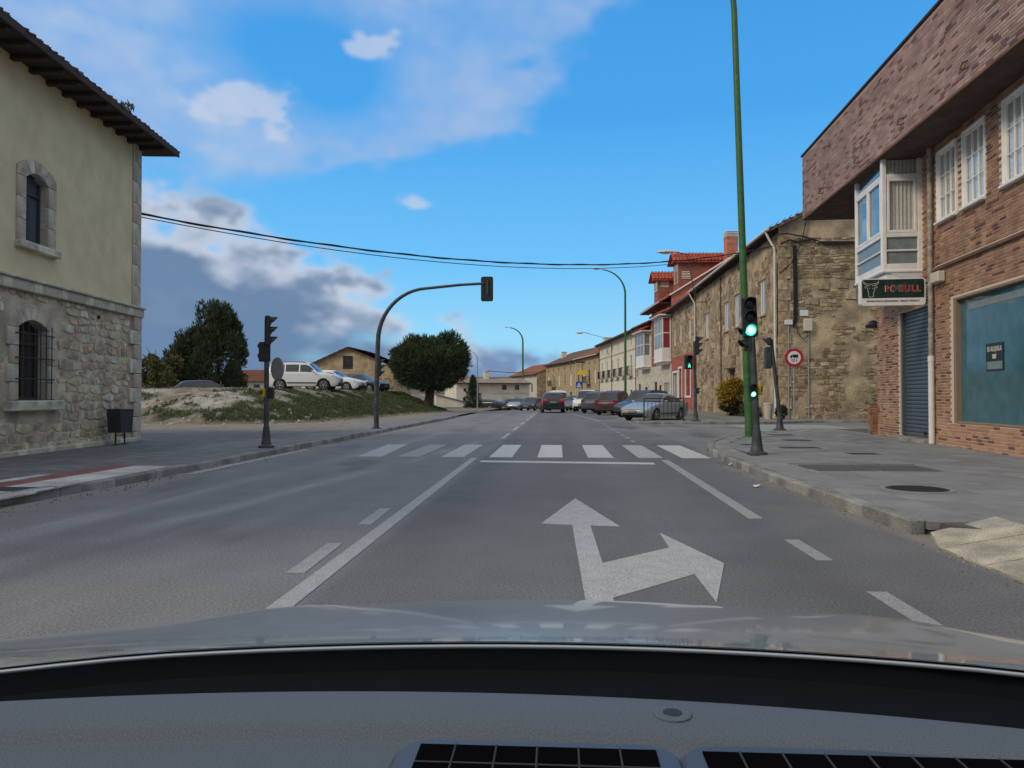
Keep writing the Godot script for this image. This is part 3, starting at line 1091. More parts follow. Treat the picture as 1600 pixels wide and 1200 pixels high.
# cobra head pointing along local -x
func lamp_head(root: Node3D, xf: Transform3D) -> void:
	var mb := MB.new()
	var prev := []
	var prof := [Vector3(0.06, 0.05, 0.05), Vector3(-0.12, 0.08, 0.07), Vector3(-0.30, 0.15, 0.10), Vector3(-0.55, 0.17, 0.11), Vector3(-0.78, 0.13, 0.08), Vector3(-0.90, 0.05, 0.03)]
	for p: Vector3 in prof:
		var ring := []
		for k in 13:
			var a := PI * k / 12.0
			ring.append(xf * Vector3(p.x, sin(a) * p.z, cos(a) * p.y))
		if prev:
			for k in 12:
				mb.quad(prev[k], prev[k + 1], ring[k + 1], ring[k])
			mb.quad(prev[0], ring[0], ring[12], prev[12])
		prev = ring
	var hd := part(root, "lamp_head", mb, M.lamp_grey)
	var bw := MB.new()
	var b := Transform3D(Basis.from_scale(Vector3(1.9, 1, 1)), Vector3(-0.55, 0.0, 0))
	bw.lathe([Vector2(0.0, -0.08), Vector2(0.08, -0.07), Vector2(0.125, -0.03), Vector2(0.13, 0.003)], 14, xf * b)
	part(hd, "lamp_bowl", bw, M.lamp_bowl)


func text(root: Node3D, s: String, size: float, m: Material, xf: Transform3D, depth := 0.006, bold := false, squeeze := 1.0) -> MeshInstance3D:
	var t := TextMesh.new()
	t.text = s
	var f := SystemFont.new()
	f.font_names = PackedStringArray(["Droid Sans"])
	f.font_weight = 700 if bold else 400
	t.font = f
	t.font_size = 64
	t.pixel_size = size / 64.0
	t.depth = depth
	t.horizontal_alignment = HORIZONTAL_ALIGNMENT_CENTER
	return part(root, "lettering", t, m, xf * Transform3D(Basis.from_scale(Vector3(squeeze, 1, 1)), Vector3.ZERO))


# ---------------------------------------------------------------- sky
func smooth(a: float, b: float, x: float) -> float:
	var t := clampf((x - a) / (b - a), 0.0, 1.0)
	return t * t * (3.0 - 2.0 * t)


func blob(a: float, e: float, ca: float, ce: float, wa: float, we: float) -> float:
	return exp(-pow((a - ca) / wa, 2.0) - pow((e - ce) / we, 2.0))


func make_sky() -> Sky:
	var W := 2048
	var H := 1024
	var n1 := FastNoiseLite.new()
	n1.seed = 5
	n1.frequency = 1.5
	n1.fractal_octaves = 5
	var n2 := FastNoiseLite.new()
	n2.seed = 21
	n2.frequency = 5.0
	n2.fractal_octaves = 5
	var data := PackedFloat32Array()
	data.resize(W * H * 3)
	var stops := [[0.0, Vector3(0.42, 0.76, 0.97)], [4.0, Vector3(0.33, 0.71, 0.98)], [10.0, Vector3(0.165, 0.55, 0.97)], [20.0, Vector3(0.074, 0.385, 0.86)], [32.0, Vector3(0.052, 0.31, 0.76)], [90.0, Vector3(0.04, 0.22, 0.58)]]
	for j in H:
		var el := (0.5 - (j + 0.5) / H) * 180.0
		if el < -1.0:
			for i in W:
				var o := (j * W + i) * 3
				data[o] = 0.10
				data[o + 1] = 0.10
				data[o + 2] = 0.10
			continue
		var e := maxf(el, 0.0)
		var base := Vector3()
		for k in stops.size() - 1:
			if e >= stops[k][0] and e <= stops[k + 1][0]:
				base = (stops[k][1] as Vector3).lerp(stops[k + 1][1], (e - stops[k][0]) / (stops[k + 1][0] - stops[k][0]))
		var er := deg_to_rad(e)
		for i in W:
			var az := (i + 0.5) / W * 360.0
			if az > 180.0:
				az -= 360.0
			var ar := deg_to_rad(az)
			var d := Vector3(sin(ar) * cos(er), sin(er), -cos(ar) * cos(er))
			var a := az + 3.43
			if a > 180.0:
				a -= 360.0
			# cloud layer seen from below: flatter towards the horizon
			var q := Vector3(d.x, 0, d.z) / (d.y + 0.32)
			var f1 := n1.get_noise_3dv(q * 1.3)
			var f2 := n2.get_noise_3dv(Vector3(d.x, d.y * 1.9, d.z) * 1.5)
			var f3 := n2.get_noise_3dv(Vector3(d.x, d.y * 1.7, d.z) * 4.0 + Vector3(9, 3, 1))
			var c := base
			# thin veil over the left, its edge running down from the upper middle
			var edge := lerpf(-20.0, -6.0, smooth(14.0, 18.0, e))
			edge = lerpf(edge, 4.0, smooth(17.0, 23.0, e))
			edge = lerpf(edge, 6.5, smooth(22.0, 30.0, e))
			edge = lerpf(edge, -40.0, smooth(45.0, 75.0, e))
			var veil := smooth(3.5, -4.0, a - edge + f2 * 9.0) * smooth(13.0, 17.5, e + f2 * 4.0)
			veil *= smooth(-179.0, -120.0, a) * 0.5 + 0.5
			veil *= 0.86 - 0.9 * blob(a, e, -17.0, 24.0, 7.0, 3.4) - 0.75 * blob(a, e, -12.5, 21.5, 4.5, 3.5) - 0.45 * blob(a, e, -2.0, 26.0, 5.0, 2.4)
			veil = clampf(veil * (0.90 + f3 * 0.45), 0.0, 0.92)
			var vc := Vector3(0.345, 0.50, 0.78).lerp(Vector3(0.43, 0.56, 0.78), smooth(-0.2, 0.4, f2) * smooth(0.0, -24.0, a))
			c = c.lerp(vc, veil)
			# puffs
			var puff := 1.1 * blob(a, e, -10.3, 24.4, 1.9, 0.75) + 0.9 * blob(a, e, -8.7, 25.2, 1.2, 0.7) + 1.0 * blob(a, e, -18.6, 20.4, 2.6, 1.3) + 0.85 * blob(a, e, -21.0, 19.8, 2.2, 1.2) + 0.8 * blob(a, e, -17.0, 18.6, 1.3, 0.8) + 0.75 * blob(a, e, -7.8, 14.2, 1.8, 0.5) + 0.6 * blob(a, e, 17.5, 29.0, 2.5, 1.2) + 0.6 * blob(a, e, -9.5, 28.0, 3.0, 0.8) + 0.3 * blob(a, e, 30.0, 27.0, 5.0, 2.0)
			puff = clampf(smooth(0.16, 0.85, puff + f3 * 1.25 * smooth(0.02, 0.4, puff)), 0, 1)
			c = c.lerp(Vector3(0.60, 0.66, 0.79), puff * 0.62)
			# the low bank: white crests, slate below
			var crest := lerpf(16.0, 12.8, smooth(-34.0, -19.0, a))
			crest = lerpf(crest, 9.6, smooth(-19.5, -14.0, a))
			crest = lerpf(crest, 5.2, smooth(-14.0, -3.5, a))
			crest = lerpf(crest, 3.0, smooth(-4.0, 2.5, a))
			crest = lerpf(crest, 12.0, smooth(60.0, 110.0, a))
			if a < -60.0:
				crest += 6.0 * f1 * smooth(-60.0, -90.0, a)
			var depth := crest + f2 * 3.4 + f3 * 1.6 - e
			var bank := smooth(-0.5, 1.6, depth) * (1.0 - smooth(0.0, 4.5, a) * (1.0 - smooth(60.0, 100.0, a)))
			var gaps := 0.95 * blob(a, e, -6.0, 4.3, 6.0, 0.55) + 0.7 * blob(a, e, 2.0, 2.6, 5.0, 0.6) + 0.85 * smooth(1.2, 0.4, e) * smooth(-14.0, -4.0, a) + 0.8 * blob(a, e, -14.0, 2.6, 2.0, 0.6)
			bank = clampf(bank - gaps * (0.75 + f3), 0.0, 1.0)
			var bc := Vector3(0.58, 0.635, 0.75).lerp(Vector3(0.33, 0.405, 0.54), smooth(0.5, 3.6, depth + f3 * 1.2))
			bc = bc.lerp(Vector3(0.125, 0.205, 0.35), smooth(1.6, 6.0, depth + f2 * 2.4 + f3 * 0.8))
			bc = bc.lerp(Vector3(0.20, 0.29, 0.44), smooth(0.15, 0.5, f2 + f3 * 0.4) * 0.5)
			bc = bc.lerp(Vector3(0.44, 0.48, 0.57), smooth(-25.0, -36.0, a) * 0.5 * smooth(2.0, 9.0, e))
			c = c.lerp(bc, bank * 0.97)
			# a second thin line of cloud low in the street's gap
			var strip := clampf(0.9 * blob(a, e, -1.0, 2.6, 6.5, 0.85) + 0.5 * blob(a, e, 4.5, 1.9, 4.0, 0.5), 0, 1)
			c = c.lerp(Vector3(0.17, 0.25, 0.44), clampf(strip * (0.85 + f3 * 1.6), 0, 0.9) * smooth(0.5, 1.2, e))
			# the veil thickens to a broken white sheet overhead, behind and to the sides
			var away := clampf(smooth(36.0, 62.0, absf(a)) + smooth(33.0, 58.0, e), 0, 1)
			var cum := (0.80 + 0.45 * f1 + 0.25 * f2) * away
			var sheet := Vector3(0.86, 0.84, 0.81).lerp(Vector3(0.34, 0.40, 0.49), smooth(30.0, 13.0, e + 10.0 * f2))
			c = c.lerp(sheet.lerp(sheet * 0.68, smooth(-0.1, 0.4, f1 + 0.4 * f2)), clampf(cum, 0, 0.95))
			var o := (j * W + i) * 3
			data[o] = c.x
			data[o + 1] = c.y
			data[o + 2] = c.z
	var im := Image.create_from_data(W, H, false, Image.FORMAT_RGBF, data.to_byte_array())
	var pm := PanoramaSkyMaterial.new()
	pm.panorama = ImageTexture.create_from_image(im)
	pm.filter = true
	var s := Sky.new()
	s.sky_material = pm
	return s


# ---------------------------------------------------------------- ground
const FLAT := Basis(Vector3(1, 0, 0), Vector3(0, 0, -1), Vector3(0, 1, 0))


func fall(z: float) -> float:
	return -clampf((-62.0 - z) * 0.015, 0.0, 1.0)


# flat outline given as (x, z) points, from height y0 to y1
func flat_slab(mb: MB, pts: Array, y0: float, y1: float, bevel := 0.0) -> void:
	var p := PackedVector2Array()
	for q: Vector2 in pts:
		p.append(Vector2(q.x, -q.y))
	mb.slab(p, y0, y1, Transform3D(FLAT, Vector3.ZERO), bevel)


func grid_sheet(xs: Array, zs: Array, height: Callable, tint: Callable) -> MB:
	var mb := MB.new()
	for z in zs:
		for x in xs:
			var h: float = height.call(x, z)
			var e := 0.05
			var nx: float = (height.call(x - e, z) - height.call(x + e, z)) / (2 * e)
			var nz: float = (height.call(x, z - e) - height.call(x, z + e)) / (2 * e)
			mb.col = tint.call(x, z)
			mb.vert(Vector3(x, h, z), Vector3(nx, 1, nz).normalized(), Vector2(x, z))
	var w := xs.size()
	for j in zs.size() - 1:
		for i in w - 1:
			var q := j * w + i
			# zs run towards -z
			mb.idx.append_array([q, q + w + 1, q + 1, q, q + w, q + w + 1])
	return mb


func steps(marks: Array) -> Array:
	var out := []
	for k in marks.size() - 1:
		var a: float = marks[k][0]
		var b: float = marks[k + 1][0]
		var n := maxi(1, int(round(absf(b - a) / marks[k][1])))
		for i in n:
			out.append(lerpf(a, b, float(i) / n))
	out.append(marks[marks.size() - 1][0])
	return out


func road_tint(x: float, z: float) -> Color:
	var n := noise.get_noise_2d(x * 30.0, z * 1.6)
	var m := noise.get_noise_2d(x * 9.0 + 300.0, z * 9.0)
	var f := noise.get_noise_2d(x * 60.0 + 90.0, z * 60.0)
	var v := 0.150 + 0.020 * n + 0.017 * m + 0.018 * f
	if x < -1.5 and z > -64.0:
		# pale polished wheel tracks drifting across the far lane
		var far := smooth(-30.0, -18.0, z)
		for tr in [[-4.62, 0.125, 0.20, 0.075], [-5.05, 0.055, 0.20, 0.07], [-3.0, 0.03, 0.3, 0.02], [-4.1, 0.09, 0.14, -0.03]]:
			var tx: float = tr[0] + tr[1] * minf(-z, 22.0) + 0.06 * sin(z * 0.4)
			v += tr[3] * exp(-pow((x - tx) / tr[2], 2.0)) * (0.35 + 0.65 * far) * (0.8 + 0.9 * n) * (0.75 + 1.3 * noise.get_noise_2d(x * 160.0, z * 14.0 + 55.0))
		v += 0.010
	elif x < 3.2 and z > -64.0:
		v -= 0.034
		for tr in [-0.75, 0.95]:
			v += 0.010 * exp(-pow((x - tr) / 0.25, 2.0))
	var c := Vector3(v, v * 0.995, v * 1.0)
	# grit and dust that gathers along the kerbs and in the mouth of the side street
	var dust := smooth(-5.35, -5.85, x + 0.5 * m) * 0.8 * smooth(-64.0, -50.0, z)
	dust = maxf(dust, 0.8 * smooth(2.86, 3.02, x + 0.25 * m) * smooth(-19.0, -16.0, z))
	dust = maxf(dust, 0.55 * smooth(2.0, 4.5, x + 2.0 * m) * smooth(-19.0, -23.0, z) * smooth(-0.35, 0.25, m))
	c = c.lerp(Vector3(0.255, 0.228, 0.18), clampf(dust, 0, 1) * 0.62)
	# tar patches and oil
	var tar := smooth(0.30, 0.48, noise.get_noise_2d(x * 22.0 + 700.0, z * 7.0))
	c = c.lerp(Vector3(0.055, 0.055, 0.056), tar * (0.65 if x > 2.1 else 0.35 if x < -2.0 else 0.1))
	c *= 2.40
	return Color(c.x, c.y, c.z)


func bank_edge(z: float) -> float:
	if z > -58.0:
		return -9.8 + (-29.3 - z) * 0.085
	return lerpf(-7.36, -15.0, clampf((-58.0 - z) / 18.0, 0, 1))


func bank_height(x: float, z: float) -> float:
	var d1 := -29.2 - z + 0.5 * noise.get_noise_1d(x * 12.0)
	var d2 := bank_edge(z) - x + 0.3 * noise.get_noise_1d(z * 12.0)
	var d := -log(exp(-d1 * 0.9) + exp(-d2 * 0.9)) / 0.9
	var h := 1.62 * smooth(-0.3, 5.6, d)
	if z > -80.0:
		h += (0.17 * noise.get_noise_2d(x * 14.0, z * 14.0) + 0.07 * noise.get_noise_2d(x * 55.0, z * 55.0)) * smooth(0.0, 1.2, d) * smooth(7.5, 4.0, d)
	return h - 0.02 + fall(z) * 0.0


func bank_tint(x: float, z: float) -> Color:
	var h := bank_height(x, z)
	var n := noise.get_noise_2d(x * 10.0 + 50.0, z * 16.0)
	var m := noise.get_noise_2d(x * 45.0, z * 45.0 + 20.0)
	var earth := Vector3(0.20, 0.165, 0.12)
	var rock := Vector3(0.33, 0.305, 0.26)
	var grass := Vector3(0.050, 0.066, 0.022)
	var c := earth
	var g := smooth(-0.12, 0.12, n + 0.5 * m + 0.25 * smooth(-15.0, -11.0, x) - 0.9 * smooth(1.35, 1.75, h) * smooth(-12.0, -18.0, x) + 0.15)
	c = c.lerp(grass, g * smooth(0.05, 0.3, h))
	var r := smooth(0.10, 0.32, noise.get_noise_2d(x * 13.0 + 400.0, z * 22.0) + 0.35 * m + 0.22 * smooth(-12.0, -17.0, x)) * smooth(0.45, 0.85, h) * smooth(1.78, 1.5, h) * smooth(-11.0, -14.0, x)
	c = c.lerp(rock, r)
	if h > 1.57:
		c = c.lerp(Vector3(0.22, 0.195, 0.16), 0.6)
	c *= 1.65
	return Color(c.x, c.y, c.z)


func walk_tint(x: float, z: float) -> Color:
	var n := noise.get_noise_2d(x * 10.0, z * 10.0 + 70.0)
	var m := noise.get_noise_2d(x * 40.0 + 8.0, z * 30.0)
	var c := Vector3(0.175, 0.173, 0.168) * (1.0 + 0.22 * n + 0.12 * m)
	# plainer asphalt towards the house and the lane behind it
	c = c.lerp(Vector3(0.125, 0.125, 0.125) * (1.0 + 0.2 * n), smooth(-7.2, -8.2, x + n) * 0.8)
	# bare earth along the foot of the bank
	c = c.lerp(Vector3(0.225, 0.195, 0.15) * (1.0 + 0.3 * m), smooth(-23.0, -27.5, z + 3.0 * n) * smooth(-6.8, -8.0, x))
	c *= 1.65
	return Color(c.x, c.y, c.z)


func ground_setting() -> void:
	noise.noise_type = FastNoiseLite.TYPE_SIMPLEX_SMOOTH
	noise.seed = 3
	noise.frequency = 0.02
	noise.fractal_octaves = 4
	# open country
	var g := structure("ground")
	var far_tint := func(x: float, z: float) -> Color:
		var n := noise.get_noise_2d(x * 0.6, z * 0.6)
		return Color(0.26 + 0.08 * n, 0.205 + 0.06 * n, 0.14 + 0.03 * n)
	part(g, "soil", grid_sheet(steps([[-1600, 100], [-200, 10], [200, 100], [1600, 1]]), steps([[200, 50], [0, 10], [-250, 60], [-2400, 1]]), func(_x, z): return -0.08 + fall(z) * 1.05, far_tint), M.earth)
	var hill := structure("hill")
	var hh := func(x: float, z: float) -> float:
		var n := noise.get_noise_1d(x * 0.35)
		var top := 25.0 + 3.0 * n + 6.0 * smooth(-60.0, -420.0, x)
		return top * smooth(-420.0, -860.0, z + 40.0 * noise.get_noise_1d(x * 0.9 + 77.0)) - 1.2
	part(hill, "slope", grid_sheet(steps([[-1500, 25], [900, 1]]), steps([[-380, 25], [-1300, 1]]), hh, func(x, z):
		var n := noise.get_noise_2d(x * 0.5, z * 2.0)
		var k := smooth(-0.1, 0.2, n)
		return Color(lerpf(0.17, 0.27, k), lerpf(0.125, 0.19, k), lerpf(0.09, 0.125, k))), M.earth)
	# road
	var road := structure("road")
	var xs := steps([[-34, 2.0], [-7, 0.13], [4.2, 0.4], [12, 1.5], [45, 1]])
	var zs := steps([[8, 0.4], [0, 0.16], [-24, 0.4], [-66, 1.5], [-130, 5.0], [-215, 1]])
	part(road, "asphalt", grid_sheet(xs, zs, func(_x, z): return fall(z), road_tint), M.asphalt)
	var mark := func(called: String, pts: Array, tone: float) -> void:
		var mb := MB.new()
		mb.col = Color(tone, tone, tone * 0.98) * 1.25
		flat_slab(mb, pts, 0.001, 0.005)
		part(road, called, mb, M.paint)
	var rect := func(x0: float, z0: float, x1: float, z1: float) -> Array:
		return [Vector2(x0, z0), Vector2(x1, z0), Vector2(x1, z1), Vector2(x0, z1)]
	var tone := 0
	for s in [[-4.02, -3.52], [-3.22, -2.76], [-2.33, -1.87], [-1.37, -0.91], [-0.41, 0.09], [0.59, 1.09], [1.57, 2.05], [2.42, 2.98]]:
		var sk := -0.25 if tone == 0 else 0.0
		mark.call("crosswalk_stripe", [Vector2(s[0], -15.2), Vector2(s[1], -15.2), Vector2(s[1] + sk, -19.1), Vector2(s[0] + sk, -19.1)], [0.46, 0.36, 0.50, 0.60, 0.66, 0.58, 0.44, 0.56][tone])
		tone += 1
	mark.call("stop_line", [Vector2(-1.44, -14.05), Vector2(1.72, -13.75), Vector2(1.72, -14.1), Vector2(-1.44, -14.4)], 0.60)
	mark.call("lane_line", [Vector2(-1.62, 2), Vector2(-1.47, 2), Vector2(-1.58, -15.0), Vector2(-1.70, -15.0)], 0.42)
	mark.call("lane_line", [Vector2(1.87, -7.7), Vector2(2.01, -7.7), Vector2(2.08, -14.7), Vector2(1.94, -14.7)], 0.36)
	for d in [[-1.88, -5.14, -6.2], [-1.91, -7.12, -8.16], [-1.80, -3.1, -4.15]]:
		mark.call("lane_dash", [Vector2(d[0] + 0.03, d[1]), Vector2(d[0] + 0.16, d[1]), Vector2(d[0] + 0.12, d[2]), Vector2(d[0], d[2])], 0.38)
	for d in [[-5.77, -6.58], [-3.9, -4.86], [-1.9, -2.8]]:
		mark.call("lane_dash", rect.call(1.89, d[0], 2.01, d[1]), 0.34)
	mark.call("turn_arrow", [Vector2(0.20, -9.1), Vector2(-0.16, -7.28), Vector2(0.13, -7.22), Vector2(0.17, -3.6), Vector2(0.33, -3.6), Vector2(0.325, -4.62), Vector2(0.92, -5.27), Vector2(0.92, -4.55), Vector2(1.19, -5.62), Vector2(0.89, -6.85), Vector2(0.88, -6.18), Vector2(0.32, -5.58), Vector2(0.30, -7.20), Vector2(0.57, -7.16)], 0.47)
	# centre and edge lines beyond the crossing
	for k in 7:
		var z0 := -22.0 - k * 5.6
		mark.call("lane_dash", rect.call(-1.66, z0, -1.54, z0 - 3.2), 0.42)
	for k in 9:
		var z0 := -20.5 - k * 1.7
		mark.call("lane_dash", rect.call(1.95, z0, 2.07, z0 - 0.7), 0.30)
	mark.call("lane_line", rect.call(-5.78, -11.6, -5.64, -17.2), 0.46)
	mark.call("lane_line", [Vector2(2.0, -38.0), Vector2(2.1, -38.0), Vector2(0.6, -60.0), Vector2(0.5, -60.0)], 0.36)
	for k in 6:
		mark.call("crosswalk_stripe", rect.call(7.2, -27.6 - k * 1.0, 11.2, -28.1 - k * 1.0), 0.44)
	mark.call("parking_line", [Vector2(5.6, -36.9), Vector2(8.0, -36.9), Vector2(8.0, -37.05), Vector2(5.6, -37.05)], 0.5)
	# drain cover sunk by the kerb and grit in the gutter
	rng.seed = 5
	var grit := MB.new()
	for k in 260:
		var z := rr(-16.0, -3.0)
		var x := 3.02 - absf(rng.randfn()) * 0.13
		var v := rr(0.5, 1.2)
		grit.col = Color(0.44 * v, 0.38 * v, 0.28 * v)
		var s := rr(0.006, 0.017)
		grit.box(Vector3(x, s * 0.3, z), Vector3(s, s * 0.7, s), Basis(Vector3.UP, rr(0, 3)))
	for k in 350:
		var z := rr(-18.0, -7.0)
		var x := -5.83 + absf(rng.randfn()) * 0.12
		var v := rr(0.5, 1.2)
		grit.col = Color(0.42 * v, 0.37 * v, 0.29 * v)
		var s := rr(0.006, 0.017)
		grit.box(Vector3(x, s * 0.3, z), Vector3(s, s * 0.7, s), Basis(Vector3.UP, rr(0, 3)))
	var go := part(road, "gutter_grit", grit, M.stone_any)
	go.set_meta("kind", "stuff")
	far_pavement()
	near_pavement()
	bank()


func kerb(root: Node3D, line: Array, side: float, top: Callable, len := 1.0) -> void:
	var cv := Curve2D.new()
	for p: Vector2 in line:
		cv.add_point(p)
	var total := cv.get_baked_length()
	var s := 0.0
	var k := 0
	while s < total - 0.2:
		var e := minf(s + len, total)
		var a := cv.sample_baked(s)
		var b := cv.sample_baked(e)
		var d := (b - a).normalized()
		var mid := (a + b) / 2
		var nrm := Vector2(-d.y, d.x) * side
		var y: float = top.call(mid) + rr(-0.008, 0.008)
		var mb := MB.new()
		mb.cbox(Vector3.ZERO, Vector3(a.distance_to(b) - 0.012, 0.30, 0.15), 0.02)
		var c := mid + nrm * 0.075
		var basis := Basis(Vector3(d.x, 0, d.y), Vector3.UP, Vector3(d.x, 0, d.y).cross(Vector3.UP))
		basis = basis * Basis(Vector3(1, 0, 0), rr(-0.03, 0.03))
		part(root, "kerb_stone", mb, M.kerb_a if (k + rng.randi() % 2) % 2 else M.kerb_b, Transform3D(basis, Vector3(c.x, y - 0.15, c.y)))
		s = e
		k += 1


func far_pavement() -> void:
	# pavement on the house side across the road, level with the lane behind it
	var walk := structure("pavement")
	part(walk, "paving", grid_sheet(steps([[-48, 1.5], [-14, 0.35], [-5.98, 1]]), steps([[8, 0.8], [-4, 0.35], [-34, 1.0], [-58, 1]]), func(_x, _z): return 0.105, walk_tint), M.concrete)
	var drop := func(p: Vector2) -> float:
		return 0.122 - 0.012 * smooth(-11.5, -12.8, p.y) * smooth(-16.8, -15.2, p.y) - 0.012 * smooth(-22.5, -23.5, p.y) * smooth(-27.0, -25.5, p.y)
	rng.seed = 31
	kerb(walk, [Vector2(-6.3, 5), Vector2(-6.15, -8.2), Vector2(-5.9, -9.6), Vector2(-5.86, -30), Vector2(-5.8, -42), Vector2(-6.6, -56)], -1.0, drop)
	# ribbed and studded tiles at the crossing, with a red guide strip
	for i in 7:
		for j in 22:
			var x := -6.13 - i * 0.2 + (0.06 if j < 6 else 0.0)
			var z := -7.4 - j * 0.2
			if i > 4 and j > 19 - (i - 4) * 5:
				continue
			var mb := MB.new()
			mb.cbox(Vector3.ZERO, Vector3(0.194, 0.03, 0.194), 0.006)
			for a in 4:
				for b in 4:
					mb.lathe([Vector2(0.017, 0.014), Vector2(0.012, 0.02), Vector2(0, 0.02)], 6, Transform3D(Basis(), Vector3(-0.069 + a * 0.046, 0, -0.069 + b * 0.046)))
			part(walk, "paving_tile", mb, M.tactile_red if i == 3 or i == 4 else M.tactile, at(x, 0.103, z))
	var cover := thing("manhole_cover", "dark square iron cover in the pale tactile tiles", "manhole cover", at(-6.42, 0.118, -8.62))
	var cm := MB.new()
	cm.cbox(Vector3.ZERO, Vector3(0.42, 0.02, 0.36), 0.006)
	part(cover, "lid", cm, M.iron)
	var rim := MB.new()
	rim.cbox(Vector3(0, -0.004, 0), Vector3(0.48, 0.02, 0.42), 0.006)
	part(cover, "rim", rim, M.pole_grey)


func near_pavement() -> void:
	var walk := structure("pavement")
	var line := [Vector2(3.05, 4), Vector2(3.05, -7), Vector2(2.98, -11), Vector2(3.05, -14.5), Vector2(3.2, -16.8), Vector2(3.62, -18.8), Vector2(4.4, -21), Vector2(5.6, -23.6), Vector2(7.4, -25.9), Vector2(10, -27.0), Vector2(26, -28.4)]
	var cv := Curve2D.new()
	for p in line:
		cv.add_point(p)
	var inner := []
	for i in 60:
		var s := cv.get_baked_length() * i / 59.0
		var p := cv.sample_baked(s)
		var q := cv.sample_baked(minf(s + 0.1, cv.get_baked_length())) - cv.sample_baked(maxf(s - 0.1, 0))
		q = q.normalized()
		var w := p + Vector2(-q.y, q.x) * 0.15
		if w.y > -6.9:
			w.x = 3.80
		inner.append(w)
	var outline := inner.duplicate()
	outline.append(Vector2(26, -16))
	outline.append(Vector2(10, -14))
	outline.append(Vector2(9.5, 4))
	var bed := MB.new()
	flat_slab(bed, outline, -0.1, 0.108)
	part(walk, "bedding", bed, M.paver_bed)
	rng.seed = 17
	kerb(walk, [Vector2(3.05, -6.9), Vector2(2.98, -11), Vector2(3.05, -14.5), Vector2(3.2, -16.8), Vector2(3.62, -18.8), Vector2(4.4, -21), Vector2(5.6, -23.6), Vector2(7.4, -25.9), Vector2(10, -27.0), Vector2(26, -28.4)], 1.0, func(p: Vector2) -> float: return 0.125 + 0.02 * smooth(-9.5, -7.0, p.y))
	# slabs
	var poly := PackedVector2Array(outline)
	var rest := MB.new()
	var made := 0
	var slabs := []
	for k in 3:
		var mb := MB.new()
		mb.cbox(Vector3.ZERO, Vector3(0.488, 0.03, 0.488), 0.005)
		slabs.append(mb.mesh())
	for j in 60:
		for i in 30:
			var c := Vector2(3.46 + i * 0.5, 1.0 - j * 0.5)
			var cut := false
			for s: Vector2 in [Vector2(-1, -1), Vector2(1, -1), Vector2(1, 1), Vector2(-1, 1)]:
				if not Geometry2D.is_point_in_polygon(c + s * 0.245, poly):
					cut = true
			if c.x > 9.3 or cut or (c.y > -7.0 and c.x < 3.9):
				continue
			if c.distance_to(Vector2(4.2, -9.3)) < 0.42 or Rect2(3.75, -12.6, 1.75, 1.1).has_point(c):
				continue
			var y := 0.107 + rr(-0.0025, 0.0025)
			if c.y < -4.5 and made < 300:
				part(walk, "paving_slab", slabs[0], M[["paver_a", "paver_b", "paver_c", "paver_a"][rng.randi() % 4]], at(c.x, y, c.y))
				made += 1
			else:
				var v := rr(0.85, 1.1)
				rest.col = Color(0.37 * v, 0.37 * v, 0.37 * v)
				rest.box(Vector3(c.x, y, c.y), Vector3(0.493, 0.03, 0.493))
	var ro := part(walk, "paving_slabs", rest, M.concrete)
	ro.set_meta("kind", "stuff")
	# edging between the slabs and the kerb
	var edge := MB.new()
	edge.col = Color(0.39, 0.38, 0.35)
	for i in range(0, 59):
		var a: Vector2 = inner[i]
		var b: Vector2 = inner[i + 1]
		if a.y < -28 or (a.y > -6.9):
			continue
		var d := (b - a).normalized()
		var w := Vector2(-d.y, d.x) * 0.34
		edge.quad(Vector3(a.x, 0.116, a.y), Vector3(a.x + w.x, 0.116, a.y + w.y), Vector3(b.x + w.x, 0.116, b.y + w.y), Vector3(b.x, 0.116, b.y))
	part(walk, "edging", edge, M.concrete)
	# sloping stones of a vehicle crossing
	for k in 7:
		var z0 := -6.85 + k * 0.62
		var z1 := z0 + 0.60
		var mb := MB.new()
		var p := [Vector3(3.0, 0.015, z0), Vector3(3.0, 0.015, z1), Vector3(3.78, 0.155, z1), Vector3(3.78, 0.155, z0)]
		if k == 0:
			p = [Vector3(3.16, 0.05, z0 + 0.1), Vector3(3.0, 0.015, z1), Vector3(3.78, 0.155, z1), Vector3(3.78, 0.165, z0 - 0.05)]
		mb.quad(p[0], p[1], p[2], p[3])
		for i in 4:
			var a: Vector3 = p[i]
			var b: Vector3 = p[(i + 1) % 4]
			mb.quad(Vector3(a.x, -0.05, a.z), Vector3(b.x, -0.05, b.z), b, a)
		part(walk, "ramp_stone", mb, M.kerb_ramp)
	# lids
	var hole := thing("manhole_cover", "round iron manhole cover in the grey paving slabs", "manhole cover", at(4.2, 0.118, -9.29))
	var hm := MB.new()
	hm.lathe([Vector2(0.33, -0.01), Vector2(0.33, 0.008), Vector2(0.0, 0.009)], 28)
	for k in 9:
		var zz := -0.24 + k * 0.06
		hm.box(Vector3(0, 0.011, zz), Vector3(2 * sqrt(maxf(0.09 - zz * zz, 0.001)), 0.004, 0.018))
	part(hole, "lid", hm, M.iron)
	var hr := MB.new()
	hr.lathe([Vector2(0.40, -0.05), Vector2(0.40, 0.004), Vector2(0.345, 0.006), Vector2(0.345, -0.02)], 28)
	part(hole, "rim", hr, M.paver_c)
	var fill := MB.new()
	flat_slab(fill, [Vector2(3.73, -9.8), Vector2(4.72, -9.8), Vector2(4.72, -8.78), Vector2(3.73, -8.78)], 0.09, 0.1135)
	flat_slab(fill, [Vector2(3.7, -12.65), Vector2(5.73, -12.65), Vector2(5.73, -11.2), Vector2(3.7, -11.2)], 0.09, 0.1135)
	flat_slab(fill, [Vector2(3.80, -6.84), Vector2(4.215, -6.84), Vector2(4.215, 3.5), Vector2(3.80, 3.5)], 0.05, 0.1195)
